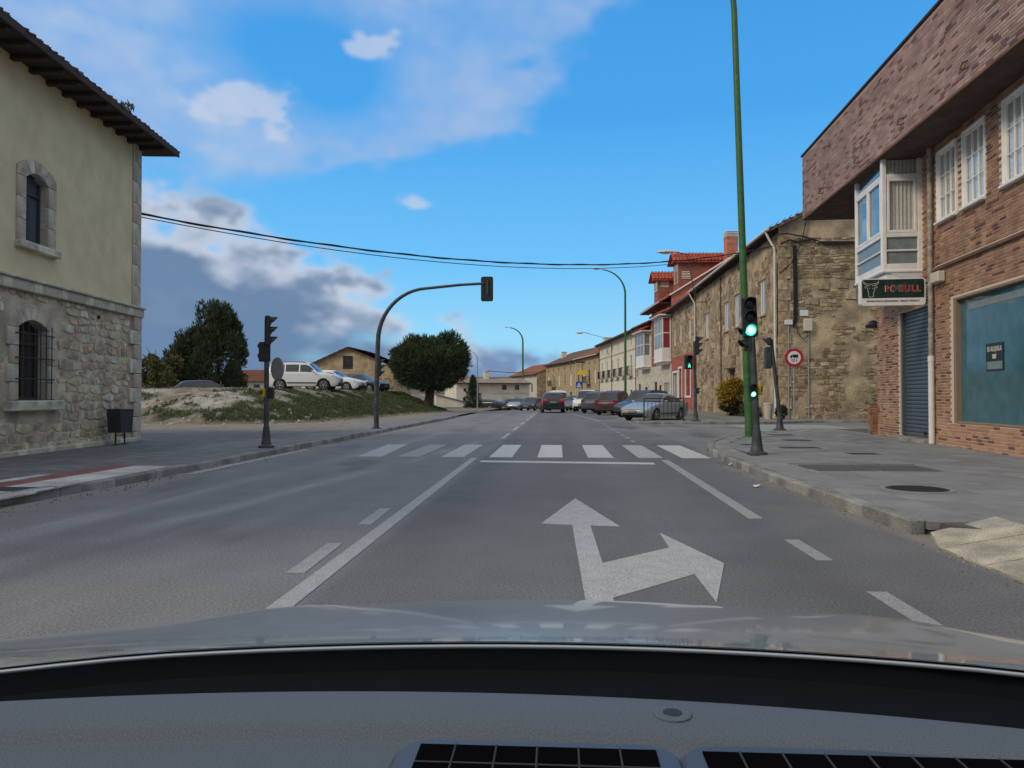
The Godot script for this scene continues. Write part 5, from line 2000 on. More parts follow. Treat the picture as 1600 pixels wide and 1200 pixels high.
# glazed bay: box from u0 to u1 standing out by d
func bay(root: Node3D, xf: Transform3D, u0: float, u1: float, y0: float, y1: float, d: float) -> void:
	var b := Node3D.new()
	b.name = "bay_window"
	root.add_child(b, true)
	b.transform = xf
	var faces := [[Transform3D(Basis(), Vector3(u0, 0, d)), u1 - u0, 2], [Transform3D(Basis(Vector3.UP, PI / 2), Vector3(u1, 0, d)), d, 1], [Transform3D(Basis(Vector3.UP, -PI / 2), Vector3(u0, 0, 0)), d, 1]]
	var H := y1 - y0
	var rows := [[0.16, 0.46, 0], [0.50, 0.80, 0], [0.90, 2.22, 1], [2.32, 2.70, 0]]
	for f in faces:
		var fx: Transform3D = f[0]
		var w: float = f[1]
		var cols: int = f[2]
		var mb := MB.new()
		var ys := [0.0, 0.16, 0.46, 0.50, 0.80, 0.90, 2.22, 2.32, 2.70, H]
		for k in range(0, 10, 2):
			var a: float = ys[k]
			var e: float = ys[k + 1]
			mb.cbox(Vector3(w / 2, y0 + (a + e) / 2, -0.03), Vector3(w, e - a, 0.07), 0.008)
		mb.cbox(Vector3(0.05, y0 + H / 2, -0.028), Vector3(0.10, H, 0.08), 0.01)
		mb.cbox(Vector3(w - 0.05, y0 + H / 2, -0.028), Vector3(0.10, H, 0.08), 0.01)
		if cols == 2:
			mb.cbox(Vector3(w / 2, y0 + 1.56, -0.026), Vector3(0.12, 1.34, 0.07), 0.01)
		part(b, "frame", mb, M.white_frame, fx)
		for r in rows:
			var nc: int = cols if r[2] == 1 else 1
			for c in nc:
				var p := MB.new()
				var iw := (w - 0.2) / nc
				var ctr := Vector3(0.1 + iw * (c + 0.5), y0 + (r[0] + r[1]) / 2, -0.045)
				p.box(ctr, Vector3(iw, r[1] - r[0], 0.01))
				part(b, "pane", p, M.glass if r[0] > 0.85 else M.frosted, fx)
				if r[2] == 1:
					var sm := MB.new()
					for q in [[0, -1], [0, 1], [1, -1], [1, 1]]:
						if q[0] == 0:
							sm.cbox(ctr + Vector3(0, q[1] * ((r[1] - r[0]) / 2 - 0.035), 0.03), Vector3(iw - 0.03, 0.07, 0.05), 0.008)
						else:
							sm.cbox(ctr + Vector3(q[1] * (iw / 2 - 0.045), 0, 0.032), Vector3(0.06, r[1] - r[0] - 0.14, 0.05), 0.008)
					part(b, "sash", sm, M.white_frame, fx)
	curtain(b, Transform3D(Basis(Vector3.UP, PI / 2), Vector3(u1 - 0.09, 0, d)), Rect2(0.1, y0 + 0.1, d - 0.15, H - 0.2), 0.0)
	curtain(b, Transform3D(), Rect2(u0 + 0.1, y0 + 0.1, u1 - u0 - 0.2, H - 0.2), d - 0.30, M.frosted)
	var base := MB.new()
	var z := 0.02
	base.quad(Vector3(u0, y0, d), Vector3(u0 + 0.3, y0 - 0.34, z), Vector3(u1 - 0.12, y0 - 0.34, z), Vector3(u1, y0, d)) 
	base.quad(Vector3(u1, y0, d), Vector3(u1 - 0.12, y0 - 0.34, z), Vector3(u1, y0 - 0.34, 0), Vector3(u1, y0, 0))
	base.cbox(Vector3((u0 + u1) / 2, y0 - 0.02, d / 2), Vector3(u1 - u0 + 0.06, 0.08, d + 0.06), 0.02)
	base.cbox(Vector3((u0 + u1) / 2, y0 - 0.20, d / 2 - 0.02), Vector3(u1 - u0 - 0.05, 0.30, d - 0.06), 0.05)
	part(b, "bay_base", base, M.white_frame)
	var lid := MB.new()
	lid.cbox(Vector3((u0 + u1) / 2, y1 + 0.005, d / 2), Vector3(u1 - u0 + 0.04, 0.06, d + 0.04), 0.01)
	part(b, "bay_top", lid, M.white_frame)


func rounded(w: float, h: float, r: float) -> PackedVector2Array:
	var p := PackedVector2Array()
	for c in [[1, 1, 0.0], [-1, 1, 0.5], [-1, -1, 1.0], [1, -1, 1.5]]:
		for i in 6:
			var a: float = (c[2] + 0.5 * i / 5.0) * PI
			p.append(Vector2(c[0] * (w / 2 - r) + cos(a) * r, c[1] * (h / 2 - r) + sin(a) * r))
	return p


func stroke(mb: MB, pts: Array, wid: float, z: float) -> void:
	var q := []
	for p: Vector2 in pts:
		q.append(Vector3(p.x, p.y, z))
	mb.tube(q, wid, 6)


func shop_sign(xf: Transform3D) -> void:
	# stands out from the wall, its face towards the road users
	var sx := xf * Transform3D(Basis(Vector3.UP, PI / 2), Vector3(3.90, 3.53, 0.86))
	var root := thing("shop_sign", "projecting light box sign with a bull's head and red lettering on dark green", "sign", sx)
	var w := 1.42
	var h := 0.63
	var mb := MB.new()
	mb.slab(rounded(w, h, 0.07), -0.09, 0.09)
	part(root, "case", mb, M.white_frame)
	var face := MB.new()
	var pts := rounded(w - 0.06, h - 0.05, 0.05)
	var cut := PackedVector2Array()
	for p in pts:
		cut.append(Vector2(p.x, maxf(p.y, -0.14)))
	face.slab(cut, 0.09, 0.096)
	part(root, "green_panel", face, M.sign_green)
	var rays := MB.new()
	for k in 13:
		var a := TAU * k / 13.0 + 0.2
		var c := Vector2(0.12, 0.10)
		var d := Vector2(cos(a), sin(a) * 0.75)
		var s := Vector2(-d.y, d.x) * 0.012
		var far := 0.36 if absf(d.x) > 0.5 else 0.16
		var e := c + d * far
		e.y = clampf(e.y, -0.13, 0.26)
		rays.tri(Vector3(c.x - s.x, c.y - s.y, 0.0975), Vector3(e.x, e.y, 0.0975), Vector3(c.x + s.x, c.y + s.y, 0.0975))
	part(root, "ray_print", rays, M.sign_ray)
	text(root, "PC BULL", 0.20, M.box_cream, Transform3D(Basis(), Vector3(0.205, 0.07, 0.0985)), 0.002, true, 1.02)
	text(root, "PC BULL", 0.185, M.sign_red, Transform3D(Basis(), Vector3(0.205, 0.071, 0.1010)), 0.003, true, 1.06)
	text(root, "REPARACION DE ORDENADORES, TABLETS Y MOVILES", 0.062, M.sign_black, Transform3D(Basis(), Vector3(0.0, -0.215, 0.0925)), 0.003, true, 0.74)
	# outline of the bull's head
	var bull := MB.new()
	var o := Vector2(-0.48, 0.06)
	var sides := []
	for s in [-1.0, 1.0]:
		var horn := []
		for p in [[0.02, 0.085], [0.08, 0.095], [0.135, 0.115], [0.17, 0.155], [0.165, 0.20], [0.15, 0.165], [0.115, 0.14], [0.06, 0.13], [0.0, 0.128]]:
			horn.append(o + Vector2(p[0] * s, p[1]))
		stroke(bull, horn, 0.005, 0.099)
		var cheek := []
		for p in [[0.09, 0.09], [0.14, 0.06], [0.12, 0.03], [0.085, 0.05], [0.075, -0.02], [0.05, -0.09], [0.055, -0.15], [0.03, -0.175], [0.0, -0.178]]:
			cheek.append(o + Vector2(p[0] * s, p[1]))
		stroke(bull, cheek, 0.005, 0.099)
		stroke(bull, [o + Vector2(0.03 * s, 0.01), o + Vector2(0.055 * s, 0.03), o + Vector2(0.03 * s, 0.035)], 0.004, 0.099)
	part(root, "bull_outline", bull, M.sign_white)
	var arm := MB.new()
	arm.tube([Vector3(w / 2, 0.2, 0), Vector3(w / 2 + 0.11, 0.2, 0)], 0.02, 8)
	arm.tube([Vector3(w / 2, -0.2, 0), Vector3(w / 2 + 0.11, -0.2, 0)], 0.02, 8)
	part(root, "bracket", arm, M.trim)


# plain two-slope house along a street frame; list of openings [rect, cols, rows, style]
func street_house(called: String, label: String, xf: Transform3D, L: float, H: float, wallm: Material, openings: Array, o := {}) -> Node3D:
	var root := thing(called, label, "house", xf)
	var D: float = o.get("deep", 9.0)
	var holes := []
	for r in openings:
		holes.append(r[0])
	var wall := MB.new()
	var y0: float = o.get("from", -1.2)
	wall.holed(0, L, y0, H, holes, 0.0, 0.22)
	part(root, "wall", wall, wallm)
	var shell := MB.new()
	shell.quad(Vector3(L, y0, 0), Vector3(L, y0, -D), Vector3(L, H, -D), Vector3(L, H, 0))
	shell.quad(Vector3(0, y0, -D), Vector3(0, y0, 0), Vector3(0, H, 0), Vector3(0, H, -D))
	shell.quad(Vector3(L, y0, -D), Vector3(0, y0, -D), Vector3(0, H, -D), Vector3(L, H, -D))
	var rise: float = D / 2 * o.get("pitch", 0.45)
	for u in [0.0, L]:
		var a := Vector3(u, H, 0)
		var b := Vector3(u, H, -D)
		var c := Vector3(u, H + rise, -D / 2)
		if u == 0.0:
			shell.tri(b, a, c)
		else:
			shell.tri(a, b, c)
	part(root, "gable_walls", shell, o.get("gable", wallm))
	for r in openings:
		var rc: Rect2 = r[0]
		var style: String = r[3]
		var fm: Material = M.white_frame
		var pm: Material = M.glass_dark
		if style == "shutter":
			fm = M.shutter_blue
			pm = M.shutter_blue
		elif style == "dark":
			fm = M.wood_dark
		elif style == "door":
			fm = M.wood_dark
			pm = M.wood_dark
		elif style == "red":
			fm = M.wood_red
			pm = M.wood_red
		elif style == "grey":
			fm = M.pipe_white
			pm = M.frosted
		elif style == "white":
			pm = M.curtain
		window(root, Transform3D(), rc, -0.10, r[1], r[2], fm, pm, 0.07, 0.05, "door" if style in ["door", "red", "grey"] and rc.position.y < 0.5 else "window")
		if style in ["white", "dark", "surround"] and o.get("sills", true):
			var s := MB.new()
			s.cbox(Vector3(rc.get_center().x, rc.position.y - 0.06, 0.05), Vector3(rc.size.x + 0.2, 0.10, 0.14), 0.015)
			part(root, "sill", s, M.dressed)
	# roof
	var ov: float = o.get("eave", 0.6)
	var roof := MB.new()
	var slope := Vector3(0, rise, -D / 2).normalized()
	var run := Vector2(rise, D / 2).length() + ov
	var lowp := Vector3(-0.1, H, 0) - slope * ov + Vector3(0, 0.10, 0)
	barrel_roof(roof, lowp, Vector3(1, 0, 0), slope, L + 0.2 + o.get("verge", 0.0), run, o.get("tile_pitch", 0.3), o.get("tile_step", 0.9))
	var back := Vector3(0, rise, D / 2).normalized()
	roof.quad(Vector3(L + 0.1, H + 0.1, -D) - back * ov, Vector3(-0.1, H + 0.1, -D) - back * ov, Vector3(-0.1, H + rise + 0.1, -D / 2), Vector3(L + 0.1, H + rise + 0.1, -D / 2))
	part(root, "roof", roof, o.get("tiles", M.tile))
	var ea := MB.new()
	ea.cbox(Vector3(L / 2, lowp.y - 0.07, lowp.z - 0.02 - ov * 0.3), Vector3(L + 0.1, 0.07, ov * 0.7), 0.01)
	part(root, "eave", ea, o.get("eave_mat", M.wood_dark))
	var gut := MB.new()
	gut.tube([Vector3(-0.05, lowp.y - 0.02, lowp.z + 0.07), Vector3(L + 0.05, lowp.y - 0.02, lowp.z + 0.07)], 0.07, 8)
	part(root, "gutter", gut, o.get("gutter", M.pipe_brown))
	for u in o.get("pipes", []):
		var dp := MB.new()
		dp.tube([Vector3(u, lowp.y - 0.05, lowp.z + 0.05), Vector3(u, H - 0.55, 0.10), Vector3(u, y0, 0.10)], 0.05, 8)
		part(root, "downpipe", dp, o.get("gutter", M.pipe_brown))
	for c in o.get("chimneys", []):
		var cm := MB.new()
		cm.cbox(Vector3(c[0], H + rise * c[1] + 0.5, -D / 2 * c[1]), Vector3(c[2], 1.6, c[2]), 0.02)
		cm.cbox(Vector3(c[0], H + rise * c[1] + 1.36, -D / 2 * c[1]), Vector3(c[2] + 0.15, 0.10, c[2] + 0.15), 0.02)
		part(root, "chimney", cm, M.white_wall)
	return root


func balcony(root: Node3D, u0: float, u1: float, y: float, d := 0.55, h := 1.0) -> void:
	var b := MB.new()
	b.cbox(Vector3((u0 + u1) / 2, y - 0.06, d / 2), Vector3(u1 - u0, 0.12, d), 0.02)
	var slab_node := part(root, "balcony", b, M.dressed_b)
	var r := MB.new()
	var pts := [Vector3(u0, y, 0), Vector3(u0, y, d - 0.04), Vector3(u1, y, d - 0.04), Vector3(u1, y, 0)]
	for k in 3:
		for yy in [0.08, h]:
			r.tube([pts[k] + Vector3(0, yy, 0), pts[k + 1] + Vector3(0, yy, 0)], 0.022, 6)
		var n := maxi(2, int(pts[k].distance_to(pts[k + 1]) / 0.14))
		for i in n + 1:
			var p: Vector3 = pts[k].lerp(pts[k + 1], float(i) / n)
			r.tube([p + Vector3(0, 0.02, 0), p + Vector3(0, h, 0)], 0.012, 5)
	part(slab_node, "railing", r, M.iron)


func stone_house() -> void:
	var xf := wall_frame(Vector2(11.0, -62.0), Vector2(11.0, -39.0), 0.05)
	var root := thing("stone_house", "long tan stone house with white gutter and blue shutters on the side street corner", "house", xf)
	rng.seed = 303
	var L := 23.0
	var H := 9.62
	var D := 15.0
	var holes := [Rect2(4.1, 5.5, 1.0, 1.8), Rect2(10.7, 5.5, 1.0, 1.8), Rect2(13.6, 5.5, 1.0, 1.9), Rect2(19.6, 5.6, 0.9, 1.8), Rect2(11.9, 0.0, 1.4, 2.9)]
	var peeps := []
	for u in [2.5, 6.0, 9.5, 16.5, 20.5]:
		peeps.append(Rect2(u, 8.2, 0.3, 0.35))
	var wall := MB.new()
	wall.holed(0, L, -0.3, H, holes + peeps, 0.0, 0.35)
	part(root, "street_wall", wall, M.mortar_tan)
	var keep := func(c: Vector2) -> bool: return noise.get_noise_2d(c.x * 14.0, c.y * 14.0) > -0.05
	var grown := []
	for h: Rect2 in holes + peeps:
		grown.append(h.grow(0.03))
	rubble(root, Transform3D(), 0, L, 0.0, H - 0.1, Vector2(0.52, 0.30), grown, "tan", 6, Rect2(), 0, keep, 0.02)
	for r: Rect2 in holes.slice(0, 4):
		window(root, Transform3D(), r, -0.05, 2, 1, M.white_frame, M.shutter_blue, 0.06, 0.05)
		var s := MB.new()
		s.cbox(Vector3(r.get_center().x, r.position.y - 0.07, 0.04), Vector3(r.size.x + 0.3, 0.14, 0.12), 0.015)
		s.cbox(Vector3(r.get_center().x, r.end.y + 0.12, 0.02), Vector3(r.size.x + 0.4, 0.22, 0.08), 0.015)
		part(root, "window_stones", s, M.tan_3)
	for r: Rect2 in peeps:
		var pb := MB.new()
		pb.box(Vector3(r.get_center().x, r.get_center().y, -0.25), Vector3(r.size.x, r.size.y, 0.02))
		part(root, "attic_opening", pb, M.room)
	window(root, Transform3D(), holes[4], -0.28, 2, 1, M.wood_dark, M.wood_dark, 0.1, 0.06, "door")
	var lintel := MB.new()
	lintel.cbox(Vector3(12.6, 3.35, 0.16), Vector3(2.2, 0.85, 0.34), 0.05)
	part(root, "door_lintel", lintel, M.tan_4)
	var seam := MB.new()
	seam.tube([Vector3(9.6, 0.5, 0.06), Vector3(9.6, 9.2, 0.06)], 0.035, 6)
	part(root, "cable_run", seam, M.pipe_brown)
	# the end wall on the side street
	var gf := Transform3D(Basis(Vector3(0, 0, -1), Vector3.UP, Vector3(1, 0, 0)), Vector3(L, 0, 0))
	var gw := MB.new()
	var rise := 3.6
	gw.slab(PackedVector2Array([Vector2(0.0, -0.3), Vector2(D, -0.3), Vector2(D, H), Vector2(D / 2, H + rise), Vector2(0.0, H)]), -0.3, 0.0, gf)
	part(root, "end_wall", gw, M.mortar_tan)
	var gkeep := func(c: Vector2) -> bool:
		var n := noise.get_noise_2d(c.x * 20.0 + 33.0, c.y * 20.0)
		if c.y > 7.0:
			return n > -0.5
		if c.y > 3.6:
			return n > 0.02 - 0.14 * smooth(2.0, 0.8, c.x)
		return n > -0.06
	rubble(root, gf, 0.55, 6.4, 0.0, 9.1, Vector2(0.30, 0.17), [], "tan", 6, Rect2(0, 0, 6.4, 6.8), 295, gkeep, 0.03)
	rubble(root, gf, 6.4, 13.0, 0.0, 9.4, Vector2(0.45, 0.26), [], "tan", 6, Rect2(), 0, gkeep, 0.03)
	var thick := MB.new()
	thick.cbox(gf * Vector3(7.6, 4.55, -0.02), Vector3(0.16, 9.1, 14.0), 0.05)
	# dressed corner blocks
	for k in 17:
		var h := 0.54
		var wide := 0.62 if k % 2 else 0.45
		var mb := MB.new()
		mb.cbox(Vector3.ZERO, Vector3(wide, h - 0.012, 0.12), 0.015)
		part(root, "corner_stone", mb, [M.tan_0, M.tan_3, M.tan_4, M.tan_1][rng.randi() % 4], gf * Transform3D(Basis(), Vector3(wide / 2 - 0.03, h * (k + 0.5), 0.01)))
	var led := MB.new()
	led.cbox(gf * Vector3(8.0, 8.85, 0.05), Vector3(0.22, 0.10, 12.4), 0.03)
	part(root, "ledge", led, M.tan_4)
	for k in 6:
		var mb := MB.new()
		mb.cbox(Vector3.ZERO, Vector3(rr(0.5, 0.9), rr(0.32, 0.5), 0.07), 0.02)
		part(root, "patch_stone", mb, M["tan_%d" % (k % 5)], gf * Transform3D(Basis(), Vector3([2.2, 3.1, 3.6, 3.5, 1.6, 4.3][k], [6.7, 6.7, 7.2, 6.2, 5.9, 4.6][k], 0.03)))
	# roof
	var ov := 0.55
	var slope := Vector3(0, rise, -D / 2).normalized()
	var run := Vector2(rise, D / 2).length() + ov
	var lowp := Vector3(-0.05, H + 0.06, 0) - slope * ov
	var roof := MB.new()
	barrel_roof(roof, lowp, Vector3(1, 0, 0), slope, L + 0.35, run, 0.27, 0.8)
	roof.quad(Vector3(L, H, -D), Vector3(0, H, -D), Vector3(0, H + rise, -D / 2), Vector3(L, H + rise, -D / 2))
	part(root, "roof", roof, M.tile_old)
	# tiles along the end wall's verge
	for k in 22:
		var t := MB.new()
		t.lathe([Vector2(0.10, 0.0), Vector2(0.085, 0.42)], 8, Transform3D(Basis(Vector3(0, 0, 1), PI / 2), Vector3.ZERO), PI, 0.0)
		part(root, "verge_tile", t, M.tile_old if rng.randf() < 0.6 else M.tile_dark, Transform3D(Basis(Vector3(1, 0, 0), 0.0), lowp + slope * (0.12 + k * 0.36) + Vector3(L + 0.42, 0.10, 0)))
	var soff := MB.new()
	soff.box(Vector3(L / 2, H - 0.16, 0.22), Vector3(L, 0.05, 0.5))
	part(root, "eave_boards", soff, M.wood_dark)
	for k in 46:
		var mb := MB.new()
		mb.cbox(Vector3(0.25 + k * 0.5, H - 0.23, 0.22), Vector3(0.11, 0.14, 0.52), 0.012)
		part(root, "rafter_end", mb, M.wood_dark)
	var gut := MB.new()
	gut.tube([Vector3(-0.1, H - 0.12, 0.58), Vector3(L + 0.25, H - 0.12, 0.58)], 0.075, 10)
	part(root, "gutter", gut, M.pipe_white)
	for u in [0.15, L - 0.22]:
		var dp := MB.new()
		dp.tube([Vector3(u, H - 0.15, 0.58), Vector3(u, H - 0.55, 0.40), Vector3(u, H - 1.0, 0.14), Vector3(u, 0.2, 0.12)], 0.06, 10)
		part(root, "downpipe", dp, M.pipe_white)
	# services on the end wall
	var bundle := MB.new()
	for k in 4:
		var x := 0.72 + k * 0.05
		bundle.tube([gf * Vector3(x, 4.6 + k * 0.1, 0.05), gf * Vector3(x + 0.02, 6.5, 0.06), gf * Vector3(x - 0.02, 8.7, 0.06)], 0.03, 6)
	bundle.tube([gf * Vector3(0.05, 8.75, 0.25), gf * Vector3(0.5, 8.95, 0.2), gf * Vector3(0.9, 8.85, 0.1), gf * Vector3(1.6, 9.0, 0.12), gf * Vector3(2.3, 8.72, 0.14), gf * Vector3(3.2, 8.78, 0.16), gf * Vector3(8, 8.70, 0.2)], 0.045, 6)
	bundle.tube([gf * Vector3(-0.2, 9.2, 0.4), gf * Vector3(0.4, 9.25, 0.25), gf * Vector3(1.3, 9.1, 0.12), gf * Vector3(2.0, 8.85, 0.14), gf * Vector3(8, 8.78, 0.22)], 0.035, 6)
	bundle.tube([gf * Vector3(0.0, 7.3, 0.1), gf * Vector3(0.6, 7.8, 0.1), gf * Vector3(1.1, 8.8, 0.12), gf * Vector3(1.35, 10.0, 0.12)], 0.025, 6)
	bundle.tube([gf * Vector3(0.85, 4.7, 0.07), gf * Vector3(0.9, 4.3, 0.1), gf * Vector3(1.15, 4.0, 0.12), gf * Vector3(1.4, 4.2, 0.12)], 0.022, 6)
	part(root, "cable_bundle", bundle, M.black_cable)
	var boxes := MB.new()
	boxes.cbox(gf * Vector3(1.38, 4.72, 0.12), Vector3(0.18, 0.62, 0.42), 0.03)
	part(root, "junction_box", boxes, M.box_cream)
	var sgn := MB.new()
	sgn.cbox(gf * Vector3(1.22, 5.32, 0.06), Vector3(0.03, 0.30, 0.42), 0.006)
	part(root, "street_plate", sgn, M.sign_white)
	for p in [[0.45, 4.75], [1.42, 4.3]]:
		var cd := MB.new()
		cd.tube([gf * Vector3(p[0], 0.0, 0.06), gf * Vector3(p[0], p[1], 0.06)], 0.035, 8)
		part(root, "conduit", cd, M.galvanised)
	var cap := MB.new()
	cap.cbox(gf * Vector3(0.45, 4.85, 0.08), Vector3(0.1, 0.24, 0.4), 0.02)
	part(root, "meter_cap", cap, M.sign_white)
	var ant := thing("antenna", "thin television antenna above the gutter of the long stone house", "antenna", xf * Transform3D(Basis(), Vector3(20.5, 10.4, -2.2)), "roof antennas")
	antenna(ant, 2.0)
	var ant2 := thing("antenna", "small dark antenna on the stone house roof beside the brick parapet", "antenna", xf * Transform3D(Basis(), Vector3(22.0, 10.4, -1.7)), "roof antennas")
	var am := MB.new()
	am.tube([Vector3(0, -0.2, 0), Vector3(0, 0.55, 0), Vector3(-0.1, 0.75, -0.3)], 0.03, 6)
	am.tube([Vector3(0.1, 0.4, 0.2), Vector3(-0.1, 0.75, -0.35)], 0.05, 6)
	part(ant2, "mast", am, M.black_cable)
	# wall lamp on an iron frame
	var wl := thing("wall_lamp", "street lamp on a long arm fixed to the long stone house wall", "street lamp", xf * Transform3D(Basis(), Vector3(5.0, 8.3, 0.0)))
	var fr := MB.new()
	fr.tube([Vector3(0, -0.2, 0.06), Vector3(0, -0.2, 0.9), Vector3(0, 0.9, 0.9), Vector3(0, 0.9, 0.06)], 0.03, 6)
	fr.tube([Vector3(0, -0.2, 0.9), Vector3(0, 3.3, 1.5), Vector3(0, 3.55, 2.5)], 0.035, 6)
	part(wl, "arm", fr, M.pipe_brown)
	lamp_head(wl, Transform3D(Basis(Vector3.UP, PI / 2) * Basis.from_scale(Vector3.ONE * 1.7), Vector3(0, 3.5, 2.2)))


func antenna(root: Node3D, h: float) -> void:
	var mb := MB.new()
	mb.tube([Vector3(0, 0, 0), Vector3(0, h, 0)], 0.025, 6)
	for k in 5:
		var y := h - 0.1 - k * 0.22
		mb.tube([Vector3(-0.25 - 0.03 * k, y, 0), Vector3(0.25 + 0.03 * k, y, 0)], 0.012, 5)
	part(root, "mast", mb, M.galvanised)


func street_row() -> void:
	rng.seed = 404
	# the red-based stone house next to the long one
	var g := wall_frame(Vector2(10.85, -74.0), Vector2(11.0, -62.05), 0.0)
	var ops := [[Rect2(0.9, 0.0, 2.6, 3.4), 2, 1, "grey"], [Rect2(4.2, 0.0, 1.5, 3.7), 1, 1, "red"], [Rect2(7.6, 1.3, 2.2, 2.6), 2, 1, "red"], [Rect2(1.2, 6.0, 0.8, 1.6), 1, 1, "white"], [Rect2(4.4, 6.0, 0.8, 1.7), 1, 1, "white"], [Rect2(8.8, 6.0, 0.8, 1.7), 1, 1, "white"], [Rect2(1.4, 8.0, 0.35, 0.4), 1, 1, "dark"], [Rect2(4.6, 8.1, 0.35, 0.4), 1, 1, "dark"], [Rect2(9.0, 8.1, 0.35, 0.4), 1, 1, "dark"]]
	var r := street_house("terraced_house", "stone house with red painted ground floor and red door", g, 11.95, 9.4, M.mortar_tan, ops, {"tiles": M.tile_old, "gutter": M.pipe_brown, "deep": 9.0, "pitch": 0.4, "sills": false})
	var red := MB.new()
	var hs := []
	for k in 3:
		hs.append((ops[k][0] as Rect2).grow(0.18))
	red.holed(0, 11.95, -1.2, 4.9, hs, 0.06, 0.07)
	part(r, "painted_base", red, M.red_wall)
	for k in 3:
		var q: Rect2 = ops[k][0]
		var sm := MB.new()
		for e in [[q.position.x - 0.09, q.get_center().y, 0.18, q.size.y + 0.3], [q.end.x + 0.09, q.get_center().y, 0.18, q.size.y + 0.3]]:
			sm.cbox(Vector3(e[0], e[1], 0.06), Vector3(e[2], e[3], 0.08), 0.01)
		sm.cbox(Vector3(q.get_center().x, q.end.y + 0.09, 0.064), Vector3(q.size.x + 0.4, 0.18, 0.08), 0.01)
		if q.position.y > 0.5:
			sm.cbox(Vector3(q.get_center().x, q.position.y - 0.09, 0.064), Vector3(q.size.x + 0.4, 0.16, 0.10), 0.01)
		part(r, "surround", sm, M.white_frame)
	rubble(r, Transform3D(), 0, 11.95, 5.0, 9.2, Vector2(0.5, 0.3), [Rect2(1.1, 5.9, 1.0, 1.8), Rect2(4.3, 5.9, 1.0, 1.9), Rect2(8.7, 5.9, 1.0, 1.9)], "tan", 6, Rect2(), 0, func(_c): return rng.randf() < 0.7, 0.02)
	# tall brick house with glazed gallery, salmon party wall and dormers
	var f := wall_frame(Vector2(10.25, -85.0), Vector2(10.83, -74.05), -0.2)
	var fl := 10.96
	var fops := [[Rect2(1.2, 5.6, 1.2, 2.4), 2, 1, "surround"], [Rect2(2.0, 1.2, 1.4, 1.8), 2, 1, "dark"], [Rect2(4.6, 0.0, 1.2, 2.6), 1, 1, "door"], [Rect2(7.4, 0.0, 2.2, 2.8), 2, 1, "grey"]]
	var fr := street_house("terraced_house", "tall brick house with white glazed gallery and salmon party wall", f, fl, 11.1, M.brick_far, fops, {"tiles": M.tile_red, "deep": 13.0, "pitch": 0.62, "eave": 1.4, "gable": M.salmon, "eave_mat": M.soffit, "gutter": M.pipe_white})
	var lowb := MB.new()
	var fh := []
	for k in [1, 2, 3]:
		fh.append(fops[k][0])
	lowb.holed(0, fl, -1.2, 4.6, fh, 0.03, 0.05)
	part(fr, "stone_base", lowb, M.cream_wall)
	gallery(fr, 6.3, fl - 0.3, 4.9, 9.2, 0.85, M.wood_red)
	var par := MB.new()
	par.cbox(Vector3(fl + 0.08, 11.2 + 2.0, -3.2), Vector3(0.3, 0.12, 8.0), 0.02, Basis(Vector3(1, 0, 0), 0.555))
	part(fr, "wall_coping", par, M.white_frame)
	dormer(fr, Transform3D(Basis(), Vector3(fl - 5.4, 12.4, -1.3)), 2.7, 2.6, 5.0)
	dormer(fr, Transform3D(Basis(), Vector3(0.6, 12.3, -0.2)), 2.4, 1.7, 4.0)
	var chim := MB.new()
	chim.cbox(Vector3(fl - 0.4, 15.6, -5.8), Vector3(1.1, 2.2, 1.1), 0.03)
	part(fr, "chimney", chim, M.salmon)
	var cl := MB.new()
	for k in 4:
		cl.cbox(Vector3(fl - 0.4, 16.75 + k * 0.16, -5.8), Vector3(1.2, 0.07, 1.2), 0.01)
	part(fr, "chimney_louvre", cl, M.white_frame)
	# narrow pale house with its own gallery
	var e := wall_frame(Vector2(9.46, -93.0), Vector2(10.25, -85.05), -0.3)
	var el := 7.99
	var er := street_house("terraced_house", "narrow pale stone house with a smaller white glazed gallery", e, el, 9.8, M.cream_wall, [[Rect2(1.0, 1.0, 1.2, 2.0), 1, 1, "dark"], [Rect2(4.5, -0.2, 1.4, 2.8), 1, 1, "door"], [Rect2(0.8, 5.8, 1.0, 2.0), 1, 1, "surround"]], {"tiles": M.tile_red, "deep": 9.0, "eave": 0.7})
	gallery(er, 3.3, el - 0.4, 4.9, 8.7, 0.8, M.frosted)
	for k in 9:
		var mb := MB.new()
		mb.cbox(Vector3.ZERO, Vector3(0.9 if k % 2 else 0.55, 0.5, 0.10), 0.02)
		part(er, "corner_stone", mb, M.tan_1 if k % 2 else M.tan_4, Transform3D(Basis(), Vector3(0.45, 4.2 + k * 0.55, 0.03)))
	# long pale ashlar house with balconies
	var d := wall_frame(Vector2(6.58, -122.0), Vector2(9.46, -93.05), -0.5)
	var dl := 29.1
	var dops := []
	for k in 6:
		var u := 2.0 + k * 4.6
		dops.append([Rect2(u, 4.4, 1.2, 2.5), 2, 1, "surround"])
		dops.append([Rect2(u, 0.4, 1.2, 2.2), 1, 1, "dark"])
		dops.append([Rect2(u + 0.35, 8.2, 0.5, 0.8), 1, 1, "dark"])
	var dr := street_house("terraced_house", "long pale ashlar house with iron balconies and a green lamp before it", d, dl, 9.9, M.white_wall, dops, {"tiles": M.tile_old, "pipes": [0.2, 11.6, dl - 0.3], "deep": 10.0, "eave": 0.8, "sills": false})
	for k in 6:
		balcony(dr, 1.5 + k * 4.6, 3.7 + k * 4.6, 4.4, 0.6, 1.1)
	for y in [4.05, 7.6]:
		var st := MB.new()
		st.cbox(Vector3(dl / 2, y, 0.03), Vector3(dl, 0.16, 0.08), 0.01)
		part(dr, "string_course", st, M.dressed)
	var bl := thing("wall_lamp", "small lamp on a slanting arm above the pale ashlar house roof", "street lamp", d * Transform3D(Basis(), Vector3(9.0, 9.4, 0.3)))
	var ba := MB.new()
